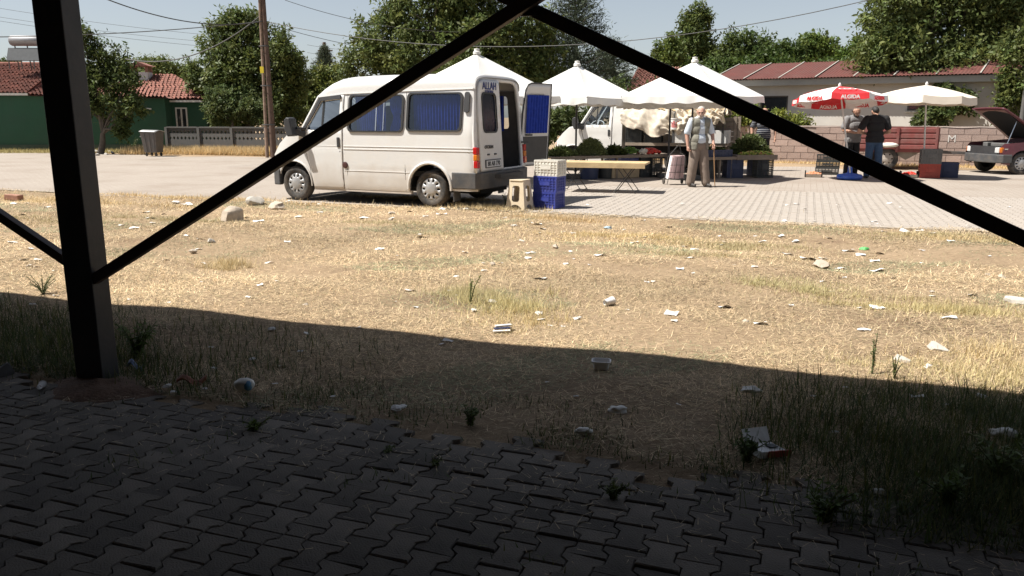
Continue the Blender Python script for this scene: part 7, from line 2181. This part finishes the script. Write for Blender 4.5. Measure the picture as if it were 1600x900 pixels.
# papers: bent little sheets
rl = random.Random(21)
pap = []
for k in range(7):
    mb = MB(); a, b, c = rl.uniform(-.35, .35), rl.uniform(-.3, .3), rl.uniform(0, 6)
    def fn(u, v): return Vector(((u - .5), (v - .5) * .62, .05 + .35 * a * (u - .5) ** 2 * 2 + .25 * b * (v - .5) + .05 * math.sin(u * 5 + c) * math.cos(v * 4)))
    mb.grid(fn, 5, 4); me = mb.mesh('paper', M['paper'], 180); pap.append(me)
crm = []
for k in range(4):
    mb = MB(); mb.ball((0, 0, .16), (.5, .42, .17), 12, 7, jit=.22, rng=random.Random(60 + k)); crm.append(mb.mesh('paper_ball', M['paper']))
def zat(p):
    u, n = toS(p.x, p.y)
    return hfield(p.x, p.y) if n > EDGE_N + .1 else .004
def paper(px, py, w, label='flat white scrap of paper lying on the dry straw', group='white paper scraps on the straw', name='paper_scrap', mesh=None, tilt=.12):
    p = G(px, py); s = w / FPX * p.y * 1.05
    o = link(name, mesh or rl.choice(pap), None, (p.x, p.y, zat(p) + .008), (rl.gauss(0, tilt), rl.gauss(0, tilt), rl.uniform(-.6, .6)), (s, s * rl.uniform(.8, 1.3), s))
    tag(o, label, 'paper', group); return o
flat = [(35, 339, 10), (75, 325, 9), (95, 332, 8), (20, 380, 14), (110, 372, 8), (228, 332, 12), (235, 345, 14), (275, 318, 9), (292, 320, 16), (255, 337, 8), (38, 412, 12), (60, 411, 10), (312, 323, 7), (210, 359, 14), (420, 411, 12), (404, 348, 16), (384, 342, 9), (450, 318, 12), (465, 340, 14), (570, 340, 14), (612, 342, 9), (640, 333, 9), (665, 342, 8), (690, 339, 16), (500, 334, 9), (545, 333, 7), (660, 374, 16), (658, 369, 8), (592, 393, 15), (640, 454, 18), (838, 353, 16), (848, 358, 10), (882, 361, 7), (820, 346, 8), (950, 357, 8), (991, 381, 12), (937, 404, 18), (845, 437, 18), (825, 405, 10), (884, 416, 8), (1045, 360, 10), (1068, 386, 12), (1085, 391, 12), (1078, 405, 14), (1130, 380, 12), (1128, 384, 10), (1190, 380, 14), (1219, 373, 12), (1244, 380, 12), (1262, 407, 24), (1285, 405, 14), (1313, 419, 16), (1325, 392, 18), (1345, 397, 14), (1367, 406, 14), (1375, 396, 12), (1370, 422, 22), (1415, 362, 16), (1436, 362, 12), (1456, 369, 16), (1485, 382, 12), (1440, 393, 10), (1062, 424, 12), (1132, 484, 20), (1049, 497, 20), (1053, 509, 10), (1187, 509, 20), (1370, 481, 22), (1353, 514, 14), (1482, 500, 22), (1517, 467, 16), (700, 535, 16), (1300, 458, 7), (742, 490, 9), (860, 510, 8), (880, 512, 7), (560, 517, 8), (770, 476, 12), (842, 490, 12), (845, 500, 14), (480, 525, 10), (1448, 578, 14), (1230, 400, 18), (900, 500, 10), (1005, 348, 7), (1180, 372, 6)]
for px, py, w in flat: paper(px, py, w)
rx_ = random.Random(77)
for k in range(110):
    paper(rx_.uniform(10, 1590), 318 + 170 * rx_.random() ** 1.6, rx_.uniform(5, 10))
for px, py, w in ((275, 318, 12), (295, 321, 14), (612, 335, 11), (740, 489, 10), (769, 477, 14), (842, 493, 12), (905, 500, 9), (1345, 515, 10)):
    paper(px, py, w * .9, 'small crumpled ball of white paper on the straw', 'crumpled white paper balls on the straw', 'paper_ball', rl.choice(crm))
for px, py, w in ((425, 519, 13), (430, 604, 9), (620, 640, 20), (690, 540, 12), (1432, 627, 20), (1532, 628, 16), (855, 605, 7), (630, 636, 12), (440, 575, 9), (520, 620, 8), (330, 545, 8), (1060, 640, 8), (1305, 680, 10), (900, 628, 8), (470, 555, 9), (395, 565, 10), (335, 578, 9), (262, 608, 14), (272, 615, 10), (320, 612, 10), (1320, 610, 8), (1480, 640, 12), (1270, 625, 8)):
    paper(px, py, w, 'grubby pale scrap of paper in the shaded grass', 'pale paper scraps in the shade', 'paper_scrap', rl.choice(crm + pap))
def crumple(mb, seed, r):
    """a crushed bag: a flat lump with sharp folds"""
    b = MB(); b.ball((0, 0, 0), 1, 22, 14); o = Vector((seed * 3.7, seed, 0))
    for v in b.v:
        q = Vector(v); k = 1 + .55 * mnoise.noise(q * 1.4 + o) + .28 * abs(mnoise.noise(q * 3.3 + o)) + .14 * abs(mnoise.noise(q * 7 + o))
        mb.v.append((q.x * r * k, q.y * r * .7 * k, max(-.3, q.z * .42 * k + .18) * r))
    mb.f += b.f; mb.m += b.m
def special(name, label, cat, px, py, build, rz=0):
    p = G(px, py); t = thing(name, label, cat, (p.x, p.y, zat(p)), rz); build(t); return t
def tubb(t):
    mb = MB(); o0 = rrect(-.042, -.032, .042, .032, .016); o1 = rrect(-.052, -.04, .052, .04, .02)
    n = len(o0); vs = [(x, y, .004) for x, y in o0] + [(x, y, .055) for x, y in o1] + [(x * 1.08, y * 1.08, .055) for x, y in o1] + [(x * 1.08, y * 1.08, .048) for x, y in o1]
    fs = [tuple(range(n))]
    for L in range(3): fs += [(L * n + i, L * n + (i + 1) % n, (L + 1) * n + (i + 1) % n, (L + 1) * n + i) for i in range(n)]
    mb.add(vs, fs); solid(mb.build('body', M['umb_white'], t, smooth=40), .002)
special('plastic_tub', 'small open white plastic food tub in the shade', 'tub', 939, 585, tubb, R(-8))
def slab(t):
    for k in range(3):
        mb = MB(); mb.box((.01 * k, -.03 + .03 * k, .015 + .012 * k), (.12, .035, .008), rz=.1 * k); mb.build('strip', [M['paper'], M['navy_plastic'], M['paper']][k], t)
special('torn_packaging', 'folded white and dark packaging strips below the grass tuft', 'packaging', 783, 521, slab, R(8))
def boxy(t):
    mb = MB(); mb.box((0, 0, .02), (.15, .10, .03), rot=Matrix.Rotation(.12, 3, 'Y')); mb.build('box', M['paper'], t)
    mb = MB(); mb.box((.03, -.055, .02), (.13, .006, .03), rot=Matrix.Rotation(.12, 3, 'Y')); mb.build('red_edge', M['red_plastic'], t)
    mb = MB(); mb.add([(-.075, .05, .036), (.075, .05, .02), (.09, .10, .085), (-.06, .10, .095)], [(0, 1, 2, 3)]); mb.build('lid', M['paper'], t)
    mb = MB(); mb.box((.03, .0, .0375), (.05, .04, .004), rot=Matrix.Rotation(.12, 3, 'Y')); mb.build('dark_print', M['black_ink'], t)
special('torn_box', 'torn open white carton with red edge in the shaded weeds', 'box', 1196, 712, boxy, R(25))
def nappy(t):
    mb = MB(); mb.ball((0, 0, .035), (.058, .04, .037), 14, 9, jit=.08, rng=random.Random(5)); mb.build('pack', M['white_plastic'], t, smooth=180)
    mb = MB(); mb.ball((.024, -.008, .034), (.026, .036, .030), 12, 8, jit=.05, rng=random.Random(6)); mb.build('blue_print', pm('pack_blue', (.08, .22, .36), .5, .2), t, smooth=180)
special('crumpled_pack', 'crumpled white pack with blue print at the edge of the blocks', 'packaging', 383, 614, nappy)
def wrap(t):
    mb = MB(); mb.grid(lambda u, v: Vector(((u - .5) * .16, (v - .5) * .06, .02 + .02 * math.sin(u * 7) + .012 * math.cos(v * 5 + u * 4))), 10, 5); solid(mb.build('film', pm('orange_film', (.28, .07, .03), .5, .3, 20), t, smooth=180), .001)
special('orange_wrapper', 'crumpled orange red wrapper at the paving edge', 'wrapper', 300, 603, wrap, R(20))
def wrapb(t):
    mb = MB(); mb.grid(lambda u, v: Vector(((u - .5) * .09, (v - .5) * .06, .03 + .025 * math.sin(u * 6) + .012 * math.cos(v * 5 + u * 4))), 10, 5); solid(mb.build('film', pm('blue_film', (.05, .09, .20), .4, .3, 20), t, smooth=180), .001)
special('blue_wrapper', 'crumpled dark blue wrapper beside the foot of the steel post', 'wrapper', 212, 580, wrapb, R(20))
def cupp(t):
    mb = MB(); mb.lathe([(.022, 0), (.034, .09), (.037, .09), (.037, .086)], 14, cap=False); o = mb.build('cup', M['umb_white'], t, smooth=40); o.rotation_euler = (0, R(88), R(40)); o.location = (0, 0, .035)
special('plastic_cup', 'crushed pale plastic cup lying on the sunlit straw', 'cup', 945, 478, cupp)
special('plastic_cup', 'small white cup lying on the shaded paving beside soil heap', 'cup', 62, 612, cupp, R(60)).scale = (.6, .6, .6)
def gbag(t):
    mb = MB(); crumple(mb, 9, .05); mb.build('bag', pm('green_bag', (.10, .42, .12), .5, .2), t, smooth=180)
special('green_bag', 'crumpled bright green bag among the papers', 'bag', 1351, 389, gbag)
def wbag(s, r, mat=None):
    def f(t):
        mb = MB(); crumple(mb, s, r); mb.build('bag', mat or M['white_plastic'], t, smooth=60)
    return f
special('plastic_bag', 'white crumpled plastic bag on soil near the paving edge', 'bag', 912, 682, wbag(3, .034))
special('plastic_bag', 'torn white plastic rag in the shaded grass', 'bag', 965, 648, wbag(4, .045))
special('plastic_bag', 'greyish plastic bag in the tall weeds at the right edge', 'bag', 1568, 690, wbag(5, .06))
special('plastic_bag', 'small white bag lying where weeds meet the blocks', 'bag', 1373, 772, wbag(6, .028))
special('plastic_bag', 'pale crumpled bag at the upper edge of the shaded weeds', 'bag', 1172, 617, wbag(8, .045))
special('plastic_bottle', 'squashed clear blue bottle on the straw near the street', 'bottle', 950, 358, wbag(10, .05, pm('pale_blue', (.35, .45, .52), .3, .1)))
